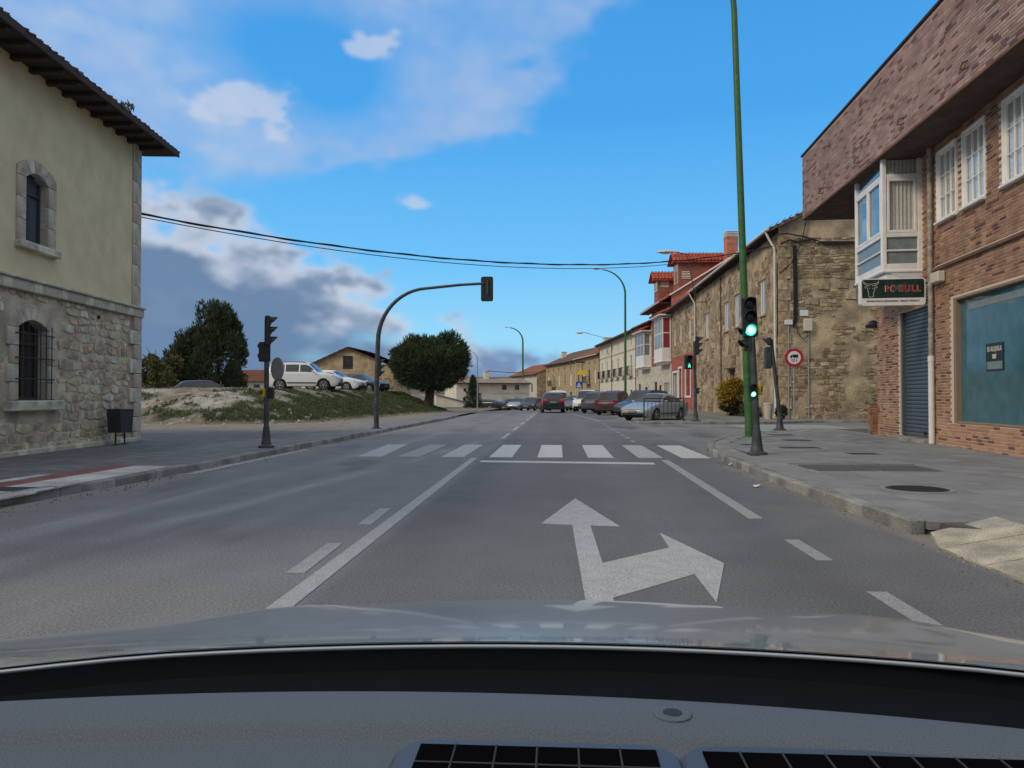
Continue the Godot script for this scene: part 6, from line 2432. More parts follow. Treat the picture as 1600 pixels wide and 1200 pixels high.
	ba.tube([Vector3(0, -1.6, -0.2), Vector3(0, 0.9, 0.3), Vector3(-0.6, 1.7, 3.0)], 0.05, 6)
	part(bl, "arm", ba, M.galvanised)
	lamp_head(bl, Transform3D(Basis(Vector3.UP, PI / 2) * Basis.from_scale(Vector3.ONE * 1.9), Vector3(-0.6, 1.7, 2.9)))
	# tan houses farther on
	var c := wall_frame(Vector2(3.26, -140.0), Vector2(6.58, -122.05), -0.8)
	var cops := []
	for k in 4:
		cops.append([Rect2(1.8 + k * 4.2, 4.3, 1.1, 2.2), 1, 1, ["dark", "white", "door", "white"][k]])
		cops.append([Rect2(1.8 + k * 4.2, 0.8, 1.2, 2.2), 1, 1, "dark"])
		cops.append([Rect2(2.0 + k * 4.2, 7.3, 0.5, 0.6), 1, 1, "dark"])
	var cr := street_house("terraced_house", "tan house with a bright tiled roof and white downpipe beyond the pale ashlar one", c, 18.25, 8.9, M.ochre_wall, cops, {"tiles": M.tile, "gutter": M.pipe_white, "pipes": [0.3], "chimneys": [[3.0, 0.85, 1.3]], "deep": 12.0, "sills": false})
	balcony(cr, 9.0, 12.0, 4.3, 0.9, 1.1)
	var b := wall_frame(Vector2(-2.6, -165.0), Vector2(3.26, -140.05), -0.9)
	var bops := []
	for k in 5:
		bops.append([Rect2(2.0 + k * 4.8, 4.2, 1.1, 2.2), 1, 1, ["white", "surround", "white", "surround", "white"][k]])
		bops.append([Rect2(2.0 + k * 4.8, 0.8, 1.3, 2.2), 1, 1, "dark"])
		bops.append([Rect2(2.2 + k * 4.8, 7.2, 0.6, 0.7), 1, 1, "dark"])
	var br := street_house("terraced_house", "plain tan house under a faded roof with a square chimney", b, 25.6, 8.8, M.ochre_wall, bops, {"tiles": M.tile_old, "chimneys": [[4.0, 0.5, 1.0]], "deep": 12.0, "gable": M.mortar_tan, "sills": false})
	balcony(br, 5.8, 9.6, 4.2, 1.0, 1.2)
	var a := wall_frame(Vector2(-11.5, -188.0), Vector2(-4.6, -166.0), -1.0)
	var aops := []
	for k in 4:
		aops.append([Rect2(3.0 + k * 5.2, 3.2, 1.1, 1.9), 1, 1, "dark"])
		aops.append([Rect2(3.0 + k * 5.2, 0.6, 1.1, 1.6), 1, 1, "dark"])
	street_house("terraced_house", "low cream house with a red roof at the far bend of the street", a, 23.06, 7.2, M.cream_wall, aops, {"tiles": M.tile, "deep": 11.0, "gable": M.mortar_tan, "sills": false})


# glazed box gallery
func gallery(root: Node3D, u0: float, u1: float, y0: float, y1: float, d: float, blind: Material) -> void:
	var b := Node3D.new()
	b.name = "gallery"
	root.add_child(b, true)
	for f in [[Transform3D(Basis(), Vector3(u0, 0, d)), u1 - u0, 5], [Transform3D(Basis(Vector3.UP, PI / 2), Vector3(u1, 0, d)), d, 1]]:
		var w: float = f[1]
		window(b, f[0], Rect2(0, y0 + 1.1, w, y1 - y0 - 1.2), -0.03, f[2], 2, M.white_frame, M.glass_blue if f[2] > 1 else blind, 0.12, 0.10)
		var mb := MB.new()
		mb.cbox(Vector3(w / 2, y0 + 0.55, -0.03), Vector3(w, 1.1, 0.07), 0.01)
		part(b, "panel", mb, M.white_frame, f[0])
	var s := MB.new()
	s.cbox(Vector3((u0 + u1) / 2, y0 - 0.06, d / 2), Vector3(u1 - u0 + 0.1, 0.16, d + 0.1), 0.03)
	s.cbox(Vector3((u0 + u1) / 2, y0 - 0.22, d / 2 - 0.1), Vector3(u1 - u0 - 0.2, 0.2, d - 0.1), 0.05)
	part(b, "gallery_floor", s, M.white_frame)
	var t := MB.new()
	t.cbox(Vector3((u0 + u1) / 2, y1 + 0.06, d / 2 + 0.1), Vector3(u1 - u0 + 0.6, 0.16, d + 0.6), 0.04)
	part(b, "gallery_cornice", t, M.white_frame)
	var r := MB.new()
	barrel_roof(r, Vector3(u0 - 0.3, y1 + 0.16, d + 0.4), Vector3(1, 0, 0), Vector3(0, 0.45, -1).normalized(), u1 - u0 + 0.6, d + 0.6, 0.3, 0.5)
	part(b, "gallery_roof", r, M.tile_red)


# roof dormer whose ridge runs back from the street
func dormer(root: Node3D, xf: Transform3D, w: float, h: float, deep: float) -> void:
	var o := Node3D.new()
	o.name = "dormer"
	root.add_child(o, true)
	o.transform = xf
	var mb := MB.new()
	mb.box(Vector3(w / 2, h / 2 - 0.4, -deep / 2), Vector3(w, h + 0.8, deep))
	part(o, "dormer_walls", mb, M.brick_far)
	var wn := window(o, Transform3D(), Rect2(w * 0.25, 0.4, w * 0.5, h - 0.8), 0.03, 2, 1, M.white_frame, M.glass_dark)
	wn.name = "dormer_window"
	var lv := MB.new()
	for k in 5:
		lv.cbox(Vector3(w + 0.02, 0.75 + k * 0.16, -0.7), Vector3(0.06, 0.07, 0.9), 0.01)
	part(o, "louvre", lv, M.white_frame)
	var rise := w * 0.5 * 0.62
	var rf := MB.new()
	barrel_roof(rf, Vector3(w + 0.35, h - 0.18, 0.6), Vector3(0, 0, -1), Vector3(-1, 0.62, 0).normalized(), deep + 0.6, Vector2(w / 2 + 0.35, rise + 0.2).length(), 0.34, 0.45)
	barrel_roof(rf, Vector3(-0.35, h - 0.18, -deep), Vector3(0, 0, 1), Vector3(1, 0.62, 0).normalized(), deep + 0.6, Vector2(w / 2 + 0.35, rise + 0.2).length(), 0.34, 0.45)
	rf.tri(Vector3(-0.1, h - 0.05, 0.3), Vector3(w + 0.1, h - 0.05, 0.3), Vector3(w / 2, h + rise - 0.05, 0.3))
	part(o, "dormer_roof", rf, M.tile_red)
	var vg := MB.new()
	vg.cbox(Vector3(w + 0.30, h - 0.26, -deep / 2 + 0.3), Vector3(0.16, 0.12, deep + 0.5), 0.02)
	part(o, "dormer_fascia", vg, M.tile_red)


func far_side() -> void:
	rng.seed = 505
	# barn with its gable to the car park
	var bx := Transform3D(Basis(), Vector3(-24.4, 1.4, -75.0))
	var barn := thing("barn", "ochre gabled barn with one barred window above stone base", "barn", bx)
	var W := 8.2
	var mb := MB.new()
	mb.holed(0, W, -0.5, 3.0, [Rect2(3.1, 2.55, 1.0, 0.45)], 0.0, 0.2)
	mb.slab(PackedVector2Array([Vector2(0, 3.0), Vector2(3.1, 3.0), Vector2(3.1, 3.85), Vector2(4.1, 3.85), Vector2(4.1, 3.0), Vector2(6.9, 3.0), Vector2(6.9, 3.25), Vector2(3.6, 4.55), Vector2(0, 3.0)]), -0.2, 0.0)
	mb.quad(Vector3(W, -0.5, 0), Vector3(W, -0.5, -9), Vector3(W, 2.55, -9), Vector3(W, 2.55, 0))
	mb.quad(Vector3(0, -0.5, -9), Vector3(0, -0.5, 0), Vector3(0, 3.0, 0), Vector3(0, 3.0, -9))
	part(barn, "wall", mb, M.ochre_wall)
	rubble(barn, Transform3D(), 0, W, -0.2, 1.7, Vector2(0.35, 0.24), [], "tan", 6, Rect2(), 0, func(_c): return rng.randf() < 0.8, 0.02)
	var br := MB.new()
	barrel_roof(br, Vector3(-0.5, 2.80, 0.3), Vector3(0, 0, -1), Vector3(4.1, 1.85, 0).normalized(), 9.5, 4.55, 0.3, 0.6)
	barrel_roof(br, Vector3(W + 0.45, 2.6, -9.2), Vector3(0, 0, 1), Vector3(-5.0, 2.05, 0).normalized(), 9.5, 5.4, 0.3, 0.6)
	part(barn, "roof", br, M.tile)
	var bw := window(barn, Transform3D(), Rect2(3.1, 2.55, 1.0, 1.3), -0.12, 4, 1, M.wood_dark, M.glass_dark, 0.08, 0.05)
	bw.name = "window"
	# small house far behind
	var sh := street_house("small_house", "small white house with a red roof far beyond the car park", wall_frame(Vector2(-47.6, -110.0), Vector2(-42.6, -110.0), 1.4), 5.0, 2.2, M.white_wall, [[Rect2(1.0, 0.6, 0.9, 1.0), 1, 1, "dark"], [Rect2(3.1, 0.6, 0.9, 1.0), 1, 1, "dark"]], {"tiles": M.tile, "deep": 6.0, "pitch": 0.5, "from": -0.6})
	sh.set_meta("category", "house")
	var sa := thing("antenna", "television antenna standing on the small far house with red roof", "antenna", Transform3D(Basis(), Vector3(-44.2, 4.4, -112.5)), "roof antennas")
	antenna(sa, 2.6)
	# pale houses closing the end of the road
	var w1 := wall_frame(Vector2(-14.9, -112.0), Vector2(-4.3, -116.0), -0.75)
	var ops := [[Rect2(7.0, 3.0, 0.7, 0.7), 1, 1, "dark"], [Rect2(9.0, 3.0, 0.7, 0.7), 1, 1, "dark"], [Rect2(7.0, 0.9, 0.8, 1.1), 1, 1, "white"], [Rect2(9.0, 0.0, 0.8, 2.0), 1, 1, "grey"], [Rect2(1.0, 0.6, 0.45, 1.3), 1, 1, "dark"], [Rect2(1.1, 2.7, 0.4, 0.5), 1, 1, "dark"]]
	var wh := street_house("pale_house", "pale two-storey house with a lean-to roof closing the road's end", w1, 11.33, 3.95, M.white_wall, ops, {"tiles": M.tile_pale, "deep": 8.0, "pitch": 0.17, "sills": false, "chimneys": [[5.4, 0.8, 0.7]]})
	var course := MB.new()
	course.cbox(Vector3(8.5, 2.45, 0.02), Vector3(5.4, 0.10, 0.06), 0.01)
	part(wh, "string_course", course, M.dressed_b)
	# low white shed roof by the grass tip
	var shed := thing("low_shed", "low white shed beside the tip of the grassy bank", "shed", at(-12.3, -0.45, -92.0, 0.2))
	var sm := MB.new()
	sm.slab(PackedVector2Array([Vector2(-2.4, 0), Vector2(2.4, 0), Vector2(2.4, 0.7), Vector2(-2.4, 1.9)]), -4.0, 0.0)
	part(shed, "walls", sm, M.white_wall)
	var sr := MB.new()
	sr.cbox(Vector3(0, 1.36, -2.0), Vector3(5.2, 0.08, 4.4), 0.02, Basis(Vector3(0, 0, 1), -0.245))
	part(shed, "roof", sr, M.galvanised)
	trees()


func trees() -> void:
	rng.seed = 606
	var pine := thing("pine_tree", "broad round-headed pine tree on the tip of the grassy bank", "tree", at(-9.45, 0.75, -56.0))
	var tm := MB.new()
	limb(tm, Vector3(-0.1, -0.2, 0), Vector3(0.15, 1.5, 0), 0.36, 0.28, 0.05)
	for k in 7:
		var a := k * 0.9
		limb(tm, Vector3(0.12, 1.2 + 0.08 * k, 0), Vector3(cos(a) * 1.7, 2.4 + 0.2 * (k % 3), sin(a) * 1.6), 0.14, 0.04, 0.15)
	part(pine, "trunk", tm, M.bark)
	var lobes := []
	lobes.append([Vector3(-0.05, 2.85, 0), Vector3(2.75, 1.95, 2.5)])
	for k in 26:
		var a := k * 2.4
		var h := rr(-0.9, 1.0)
		var rad := 2.2 * sqrt(maxf(1 - h * h * 0.75, 0.1))
		lobes.append([Vector3(cos(a) * rad, 2.9 + h * 1.45, sin(a) * rad * 0.9), Vector3(0.75, 0.62, 0.75) * rr(0.8, 1.15)])
	lobes.append([Vector3(1.7, 4.35, 0.2), Vector3(0.62, 0.85, 0.6)])
	lobes.append([Vector3(1.3, 4.4, 0.4), Vector3(0.6, 0.7, 0.6)])
	lobes.append([Vector3(2.5, 3.6, 0.2), Vector3(0.35, 0.8, 0.4)])
	var pm := MB.new()
	crown(pm, lobes, 4600, 6, 0.26, 0.17, Color(0.046, 0.074, 0.022), 0.4, 0.5, 0.6)
	crown(pm, [lobes[0]], 3600, 6, 0.26, 0.17, Color(0.046, 0.074, 0.022), 0.4, 0.5, 0.8)
	part(pine, "crown", pm, M.leaf)
	# cypress clump behind the car park
	for c in [[-28.2, -62.0, 7.5, 3.4, "tall dense dark conifer standing behind the parked cars", 0], [-30.4, -61.0, 4.9, 2.0, "shorter conifer leaning out beside the tall dense one", 1]]:
		var t := thing("conifer_tree", c[4], "tree", at(c[0], 0.9, c[1]), "conifers behind the car park")
		var trm := MB.new()
		limb(trm, Vector3(0, -0.2, 0), Vector3(0, c[2] * 0.8, 0), 0.28, 0.06, 0.02)
		part(t, "trunk", trm, M.bark)
		var ls := []
		for k in 54:
			var h := pow(rng.randf(), 1.15)
			var rad: float = c[3] * (0.45 + 0.62 * sin(PI * clampf(0.16 + h * 0.76, 0, 1))) * (1.0 - 0.5 * h)
			var a := rr(0, TAU)
			ls.append([Vector3(cos(a) * rad * rr(0.35, 0.85), 0.5 + h * c[2] * 0.90, sin(a) * rad * 0.7), Vector3(0.55, 1.15, 0.55) * rr(0.75, 1.25)])
		var lm := MB.new()
		crown(lm, ls, 5600 if c[5] == 0 else 2600, 6, 0.30, 0.22, Color(0.045, 0.064, 0.022), 0.42, 0.9, 0.5)
		part(t, "crown", lm, M.leaf)
	var br := thing("broadleaf_tree", "thin yellowing broadleaf tree against the yellow house corner", "tree", at(-31.4, 0.9, -58.5))
	var bt := MB.new()
	limb(bt, Vector3(0, -0.2, 0), Vector3(0.1, 3.4, 0), 0.16, 0.06)
	for k in 9:
		limb(bt, Vector3(0.03, 1.0 + k * 0.25, 0), Vector3(cos(k * 2.3) * 1.3, 2.0 + k * 0.32, sin(k * 2.3) * 1.2), 0.06, 0.015)
	part(br, "trunk", bt, M.bark)
	var bl := MB.new()
	var bls := []
	for k in 16:
		bls.append([Vector3(rr(-1.4, 1.4), rr(0.9, 4.1), rr(-1.2, 1.2)), Vector3(0.7, 0.6, 0.7)])
	crown(bl, bls, 1900, 4, 0.17, 0.6, Color(0.105, 0.105, 0.026), 0.45, 0.1, 0.2)
	part(br, "crown", bl, M.leaf)
	var fir := thing("fir_tree", "small dark fir tree in front of the far pale house", "tree", at(-9.2, -0.3, -83.0))
	var ft := MB.new()
	limb(ft, Vector3(0, 0, 0), Vector3(0, 3.4, 0), 0.12, 0.02, 0.0)
	part(fir, "trunk", ft, M.bark)
	var fl := MB.new()
	var fls := []
	for k in 34:
		var h := k / 33.0
		var a := k * 2.4
		var rad := 1.15 * (1.0 - h) + 0.12
		fls.append([Vector3(cos(a) * rad * 0.6, 0.4 + h * 3.1, sin(a) * rad * 0.6), Vector3(0.42 * (1.1 - h), 0.30, 0.42 * (1.1 - h))])
	crown(fl, fls, 1100, 5, 0.22, 0.18, Color(0.030, 0.050, 0.022), 0.35, -0.1, 0.5)
	part(fir, "crown", fl, M.leaf)
	# golden shrub by the stone house
	var sh := thing("golden_shrub", "rounded golden-leaved shrub in front of the long stone house", "shrub", at(10.0, 0.11, -45.0))
	var st := MB.new()
	for k in 6:
		limb(st, Vector3(rr(-0.15, 0.15), 0, rr(-0.15, 0.15)), Vector3(cos(k * 1.05) * 0.5, 1.2, sin(k * 1.05) * 0.5), 0.035, 0.012)
	part(sh, "stems", st, M.bark)
	var lo := MB.new()
	crown(lo, [[Vector3(0, 0.55, 0), Vector3(0.68, 0.42, 0.65)], [Vector3(0.35, 0.4, 0.1), Vector3(0.5, 0.35, 0.5)]], 700, 4, 0.12, 0.55, Color(0.045, 0.045, 0.02), 0.4, 0.2, 0.5)
	part(sh, "lower_leaves", lo, M.leaf)
	var hi := MB.new()
	crown(hi, [[Vector3(-0.05, 1.35, 0), Vector3(0.80, 0.78, 0.78)], [Vector3(-0.3, 1.05, 0.2), Vector3(0.5, 0.5, 0.5)], [Vector3(0.2, 1.75, 0), Vector3(0.5, 0.42, 0.5)]], 1700, 4, 0.10, 0.6, Color(0.34, 0.235, 0.020), 0.38, 0.3, 0.6)
	part(sh, "crown", hi, M.leaf)
	var wd := thing("pavement_weeds", "low dark shrubs along the foot of the long stone house", "shrub", at(10.5, 0.11, -42.6))
	var wm := MB.new()
	crown(wm, [[Vector3(0, 0.3, 0), Vector3(0.45, 0.4, 0.9)], [Vector3(0.1, 0.3, -1.3), Vector3(0.4, 0.6, 0.7)]], 600, 4, 0.12, 0.4, Color(0.055, 0.065, 0.025), 0.4, 0.4, 0.3)
	part(wd, "leaves", wm, M.leaf)
	var pot := thing("planter", "tall pale round planter at the stone house corner", "planter", at(10.25, 0.11, -38.2))
	var pm2 := MB.new()
	pm2.lathe([Vector2(0.0, 0.0), Vector2(0.17, 0.0), Vector2(0.22, 0.70), Vector2(0.235, 0.72), Vector2(0.235, 0.80), Vector2(0.20, 0.80), Vector2(0.19, 0.72), Vector2(0.0, 0.72)], 20)
	part(pot, "pot", pm2, M.terracotta)
	var pot2 := thing("potted_shrub", "low clipped green ball shrub beside the tall pale planter", "shrub", at(10.75, 0.11, -37.8))
	var p3 := MB.new()
	p3.lathe([Vector2(0, 0), Vector2(0.14, 0), Vector2(0.18, 0.16), Vector2(0.0, 0.16)], 14)
	part(pot2, "pot", p3, M.pole_grey)
	var p4 := MB.new()
	crown(p4, [[Vector3(0, 0.38, 0), Vector3(0.27, 0.30, 0.27)]], 420, 4, 0.07, 0.5, Color(0.035, 0.05, 0.018), 0.4, 0.2, 0.7)
	part(pot2, "crown", p4, M.leaf)


# ---------------------------------------------------------------- posts, signals and small things
func push_box(root: Node3D, xf: Transform3D) -> void:
	var mb := MB.new()
	mb.cbox(Vector3.ZERO, Vector3(0.11, 0.20, 0.09), 0.02)
	var b := part(root, "push_button_box", mb, M.button_yellow, xf)
	var k := MB.new()
	k.cbox(Vector3(0, 0.01, 0.046), Vector3(0.06, 0.08, 0.01), 0.004)
	part(b, "button", k, M.black_plastic)


func signals() -> void:
	# far pavement, by the crossing
	var a := thing("traffic_light", "grey post with side-facing signals, round sign back and yellow button box", "traffic light", at(-6.27, 0.105, -16.2))
	post(a, 2.75, 0.055, 0.05, M.pole_grey)
	signal_head(a, aim(Vector3(0.06, 2.52, -0.02), Vector3(0.93, 0, -0.36)), 3, 0.19, -1)
	signal_head(a, aim(Vector3(-0.07, 2.06, 0.0), Vector3(-0.75, 0, -0.66)), 2, 0.19, -1)
	var disc := MB.new()
	disc.lathe([Vector2(0.0, -0.012), Vector2(0.25, -0.012), Vector2(0.255, 0.0), Vector2(0.25, 0.012), Vector2(0.0, 0.012)], 28, aim(Vector3(0.20, 1.70, -0.10), Vector3(0.62, 0, -0.78)) * Transform3D(Basis(Vector3(1, 0, 0), PI / 2), Vector3.ZERO))
	part(a, "sign_disc", disc, M.sign_back)
	push_box(a, at(-0.06, 1.18, 0.06, -0.3))
	var bx := MB.new()
	bx.cbox(Vector3(0.10, 1.18, 0), Vector3(0.12, 0.24, 0.14), 0.02)
	part(a, "repeater_box", bx, M.black_plastic)
	# cantilever
	var c := thing("cantilever_signal", "tall curved cantilever pole carrying a black signal head over the road", "traffic light", at(-6.24, 0.105, -26.1))
	var pts := [Vector3(0, 0, 0), Vector3(0.0, 1.0, 0), Vector3(0.02, 2.0, 0), Vector3(0.05, 3.0, 0)]
	for k in range(1, 13):
		var t := k / 12.0 * PI / 2 * 0.97
		pts.append(Vector3(0.05 + 1.75 * (1 - cos(t)), 3.0 + 1.82 * sin(t), 0))
	pts.append(Vector3(2.9, 4.93, 0))
	pts.append(Vector3(3.72, 4.97, 0))
	var cm := MB.new()
	cm.tube(pts, 0.088, 14, 0.045)
	part(c, "pole", cm, M.pole_grey)
	var cf := MB.new()
	cf.lathe([Vector2(0, 0), Vector2(0.17, 0), Vector2(0.17, 0.03), Vector2(0.10, 0.035), Vector2(0.10, 0.10), Vector2(0.08, 0.11)], 16)
	part(c, "foot", cf, M.pole_grey)
	var hd := MB.new()
	hd.slab(rounded(0.42, 0.85, 0.07), -0.01, 0.012, at(3.82, 4.78, 0.0))
	hd.cbox(Vector3(3.82, 4.78, -0.12), Vector3(0.27, 0.72, 0.22), 0.03)
	var head := part(c, "signal_head", hd, M.black_plastic)
	var bk := MB.new()
	bk.cbox(Vector3(3.84, 4.82, 0.04), Vector3(0.06, 0.50, 0.06), 0.015)
	part(head, "mounting_bar", bk, M.pole_grey)
	signal_head(c, aim(Vector3(0.14, 2.10, 0), Vector3(0.95, 0, -0.2)), 3, 0.18, -1)
	# the near pavement's leaning signal
	var n := thing("traffic_light", "leaning grey traffic light showing green on the near pavement", "traffic light", at(3.72, 0.115, -14.67))
	post(n, 2.45, 0.062, 0.055, M.pole_grey, Vector2(-0.09, 0.0))
	var h := signal_head(n, Transform3D(Basis(Vector3(0, 0, 1), 0.045) * Basis(Vector3.UP, -0.05), Vector3(-0.13, 2.58, 0.06)), 3, 0.222, 2, false)
	signal_head(n, aim(Vector3(-0.16, 2.17, -0.06), Vector3(-0.96, 0, 0.22)), 2, 0.20, -1)
	signal_head(n, Transform3D(Basis(Vector3(0, 0, 1), 0.04), Vector3(-0.085, 1.20, 0.08)), 2, 0.115, 1)
	push_box(n, at(0.06, 1.22, -0.02, 0.9))
	var lamp := OmniLight3D.new()
	lamp.name = "green_signal_glow"
	lamp.light_color = Color(0.35, 1.0, 0.8)
	lamp.light_energy = 0.02
	lamp.light_size = 0.1
	lamp.omni_range = 6.0
	lamp.omni_attenuation = 2.0
	lamp.shadow_enabled = true
	h.add_child(lamp)
	lamp.position = Vector3(0, -0.25, 0.12)
	# by the side street crossing
	var s := thing("traffic_light", "leaning grey post seen from behind near the side street crossing", "traffic light", at(7.15, 0.115, -25.3))
	post(s, 2.95, 0.066, 0.055, M.pole_grey, Vector2(-0.26, 0.0))
	signal_head(s, aim(Vector3(-0.36, 2.88, -0.05), Vector3(-0.9, 0, -0.3)), 1, 0.22, -1)
	var back := MB.new()
	back.cbox(Vector3(-0.36, 2.35, -0.05), Vector3(0.22, 0.7, 0.24), 0.03)
	part(s, "signal_box", back, M.pole_grey)
	# across the side street
	var p := thing("traffic_light", "dark post with a green walking signal by the parked silver car", "traffic light", at(6.05, 0.11, -34.3))
	post(p, 3.55, 0.070, 0.06, M.pole_grey, Vector2(-0.04, 0))
	signal_head(p, aim(Vector3(0.14, 3.35, 0), Vector3(0.95, 0, 0.18)), 3, 0.24, -1)
	var ped := signal_head(p, Transform3D(Basis(Vector3.UP, 0.15), Vector3(-0.30, 2.62, 0.1)), 2, 0.28, -1, false, "walking_signal")
	var man := MB.new()
	man.lathe([Vector2(0, 0.0), Vector2(0.028, 0.012), Vector2(0, 0.014)], 10, Transform3D(Basis(Vector3(1, 0, 0), PI / 2), Vector3(0, -0.09, 0.06)))
	man.slab(PackedVector2Array([Vector2(-0.04, -0.12), Vector2(0.04, -0.12), Vector2(0.055, -0.18), Vector2(0.03, -0.18), Vector2(0.06, -0.245), Vector2(0.03, -0.245), Vector2(0.0, -0.20), Vector2(-0.03, -0.245), Vector2(-0.06, -0.245), Vector2(-0.03, -0.18), Vector2(-0.055, -0.18)]), 0.055, 0.075)
	part(ped, "walking_figure", man, M.lens_green)
	signal_head(p, aim(Vector3(0.12, 1.35, 0), Vector3(0.95, 0, 0.3)), 2, 0.12, -1)
	# lorry ban
	var g := thing("road_sign", "round red and white lorry ban sign reading 12 t on a thin post", "road sign", at(11.0, 0.11, -36.6))
	var pm := MB.new()
	pm.tube([Vector3(0, 0, 0), Vector3(0, 3.2, 0)], 0.035, 10)
	part(g, "post", pm, M.galvanised)
	var fr := Transform3D(Basis(Vector3(1, 0, 0), PI / 2), Vector3(0, 2.92, 0.05))
	var rm := MB.new()
	rm.lathe([Vector2(0.0, -0.012), Vector2(0.43, -0.012), Vector2(0.435, 0.0), Vector2(0.43, 0.012), Vector2(0.0, 0.012)], 32, fr)
	part(g, "red_disc", rm, M.sign_red)
	var wmb := MB.new()
	wmb.lathe([Vector2(0.30, 0.012), Vector2(0.30, 0.016), Vector2(0.0, 0.016)], 32, fr)
	part(g, "white_field", wmb, M.sign_white)
	var lor := MB.new()
	lor.box(Vector3(0.055, 3.0, 0.07), Vector3(0.25, 0.13, 0.008))
	lor.slab(PackedVector2Array([Vector2(-0.19, 2.935), Vector2(-0.085, 2.935), Vector2(-0.085, 3.04), Vector2(-0.14, 3.04), Vector2(-0.16, 2.985), Vector2(-0.19, 2.98)]), 0.066, 0.074)
	for x in [-0.13, 0.02, 0.12]:
		lor.lathe([Vector2(0.034, 0.0), Vector2(0.0, 0.002)], 12, Transform3D(Basis(Vector3(1, 0, 0), PI / 2), Vector3(x, 2.925, 0.073)))
	part(g, "lorry_symbol", lor, M.sign_black)
	text(g, "12 t", 0.17, M.sign_black, Transform3D(Basis(), Vector3(0.0, 2.79, 0.07)), 0.006, true)
	# crossing sign far down the street
	var f := thing("road_sign", "blue square pedestrian crossing sign far down the street", "road sign", at(2.6, -0.3, -96.0))
	var fm := MB.new()
	fm.tube([Vector3(0, 0, 0), Vector3(0, 3.4, 0)], 0.05, 8)
	part(f, "post", fm, M.galvanised)
	var fb := MB.new()
	fb.cbox(Vector3(0, 3.0, 0.06), Vector3(0.8, 0.8, 0.03), 0.01)
	part(f, "panel", fb, M.sign_blue)
	var ft := MB.new()
	ft.slab(PackedVector2Array([Vector2(-0.30, 2.72), Vector2(0.30, 2.72), Vector2(0, 3.28)]), 0.076, 0.082)
	part(f, "white_triangle", ft, M.sign_white)
	var fp := MB.new()
	fp.slab(PackedVector2Array([Vector2(-0.03, 3.05), Vector2(0.03, 3.05), Vector2(0.10, 2.80), Vector2(0.05, 2.80), Vector2(0, 2.92), Vector2(-0.05, 2.80), Vector2(-0.10, 2.80)]), 0.083, 0.088)
	part(f, "walker_symbol", fp, M.sign_black)
	var y := thing("shop_board", "yellow arrow-shaped board above the blue crossing sign", "sign", at(3.1, 4.1, -99.0))
	var ym := MB.new()
	ym.slab(PackedVector2Array([Vector2(-0.8, 0.0), Vector2(-0.1, 0.75), Vector2(0.0, 0.45), Vector2(0.7, 0.62), Vector2(0.5, 0.28), Vector2(0.7, 0.05), Vector2(-0.1, -0.1)]), -0.03, 0.03)
	part(y, "board", ym, M.sign_yellow)
	var yp := MB.new()
	yp.tube([Vector3(0, 0, -0.05), Vector3(0, -4.6, -0.05)], 0.05, 8)
	yp.tube([Vector3(0, 1.6, -0.05), Vector3(0, 0, -0.05)], 0.05, 8)
	yp.cbox(Vector3(-0.2, 1.55, -0.05), Vector3(1.2, 0.18, 0.12), 0.03)
	part(y, "post", yp, M.wood_dark)


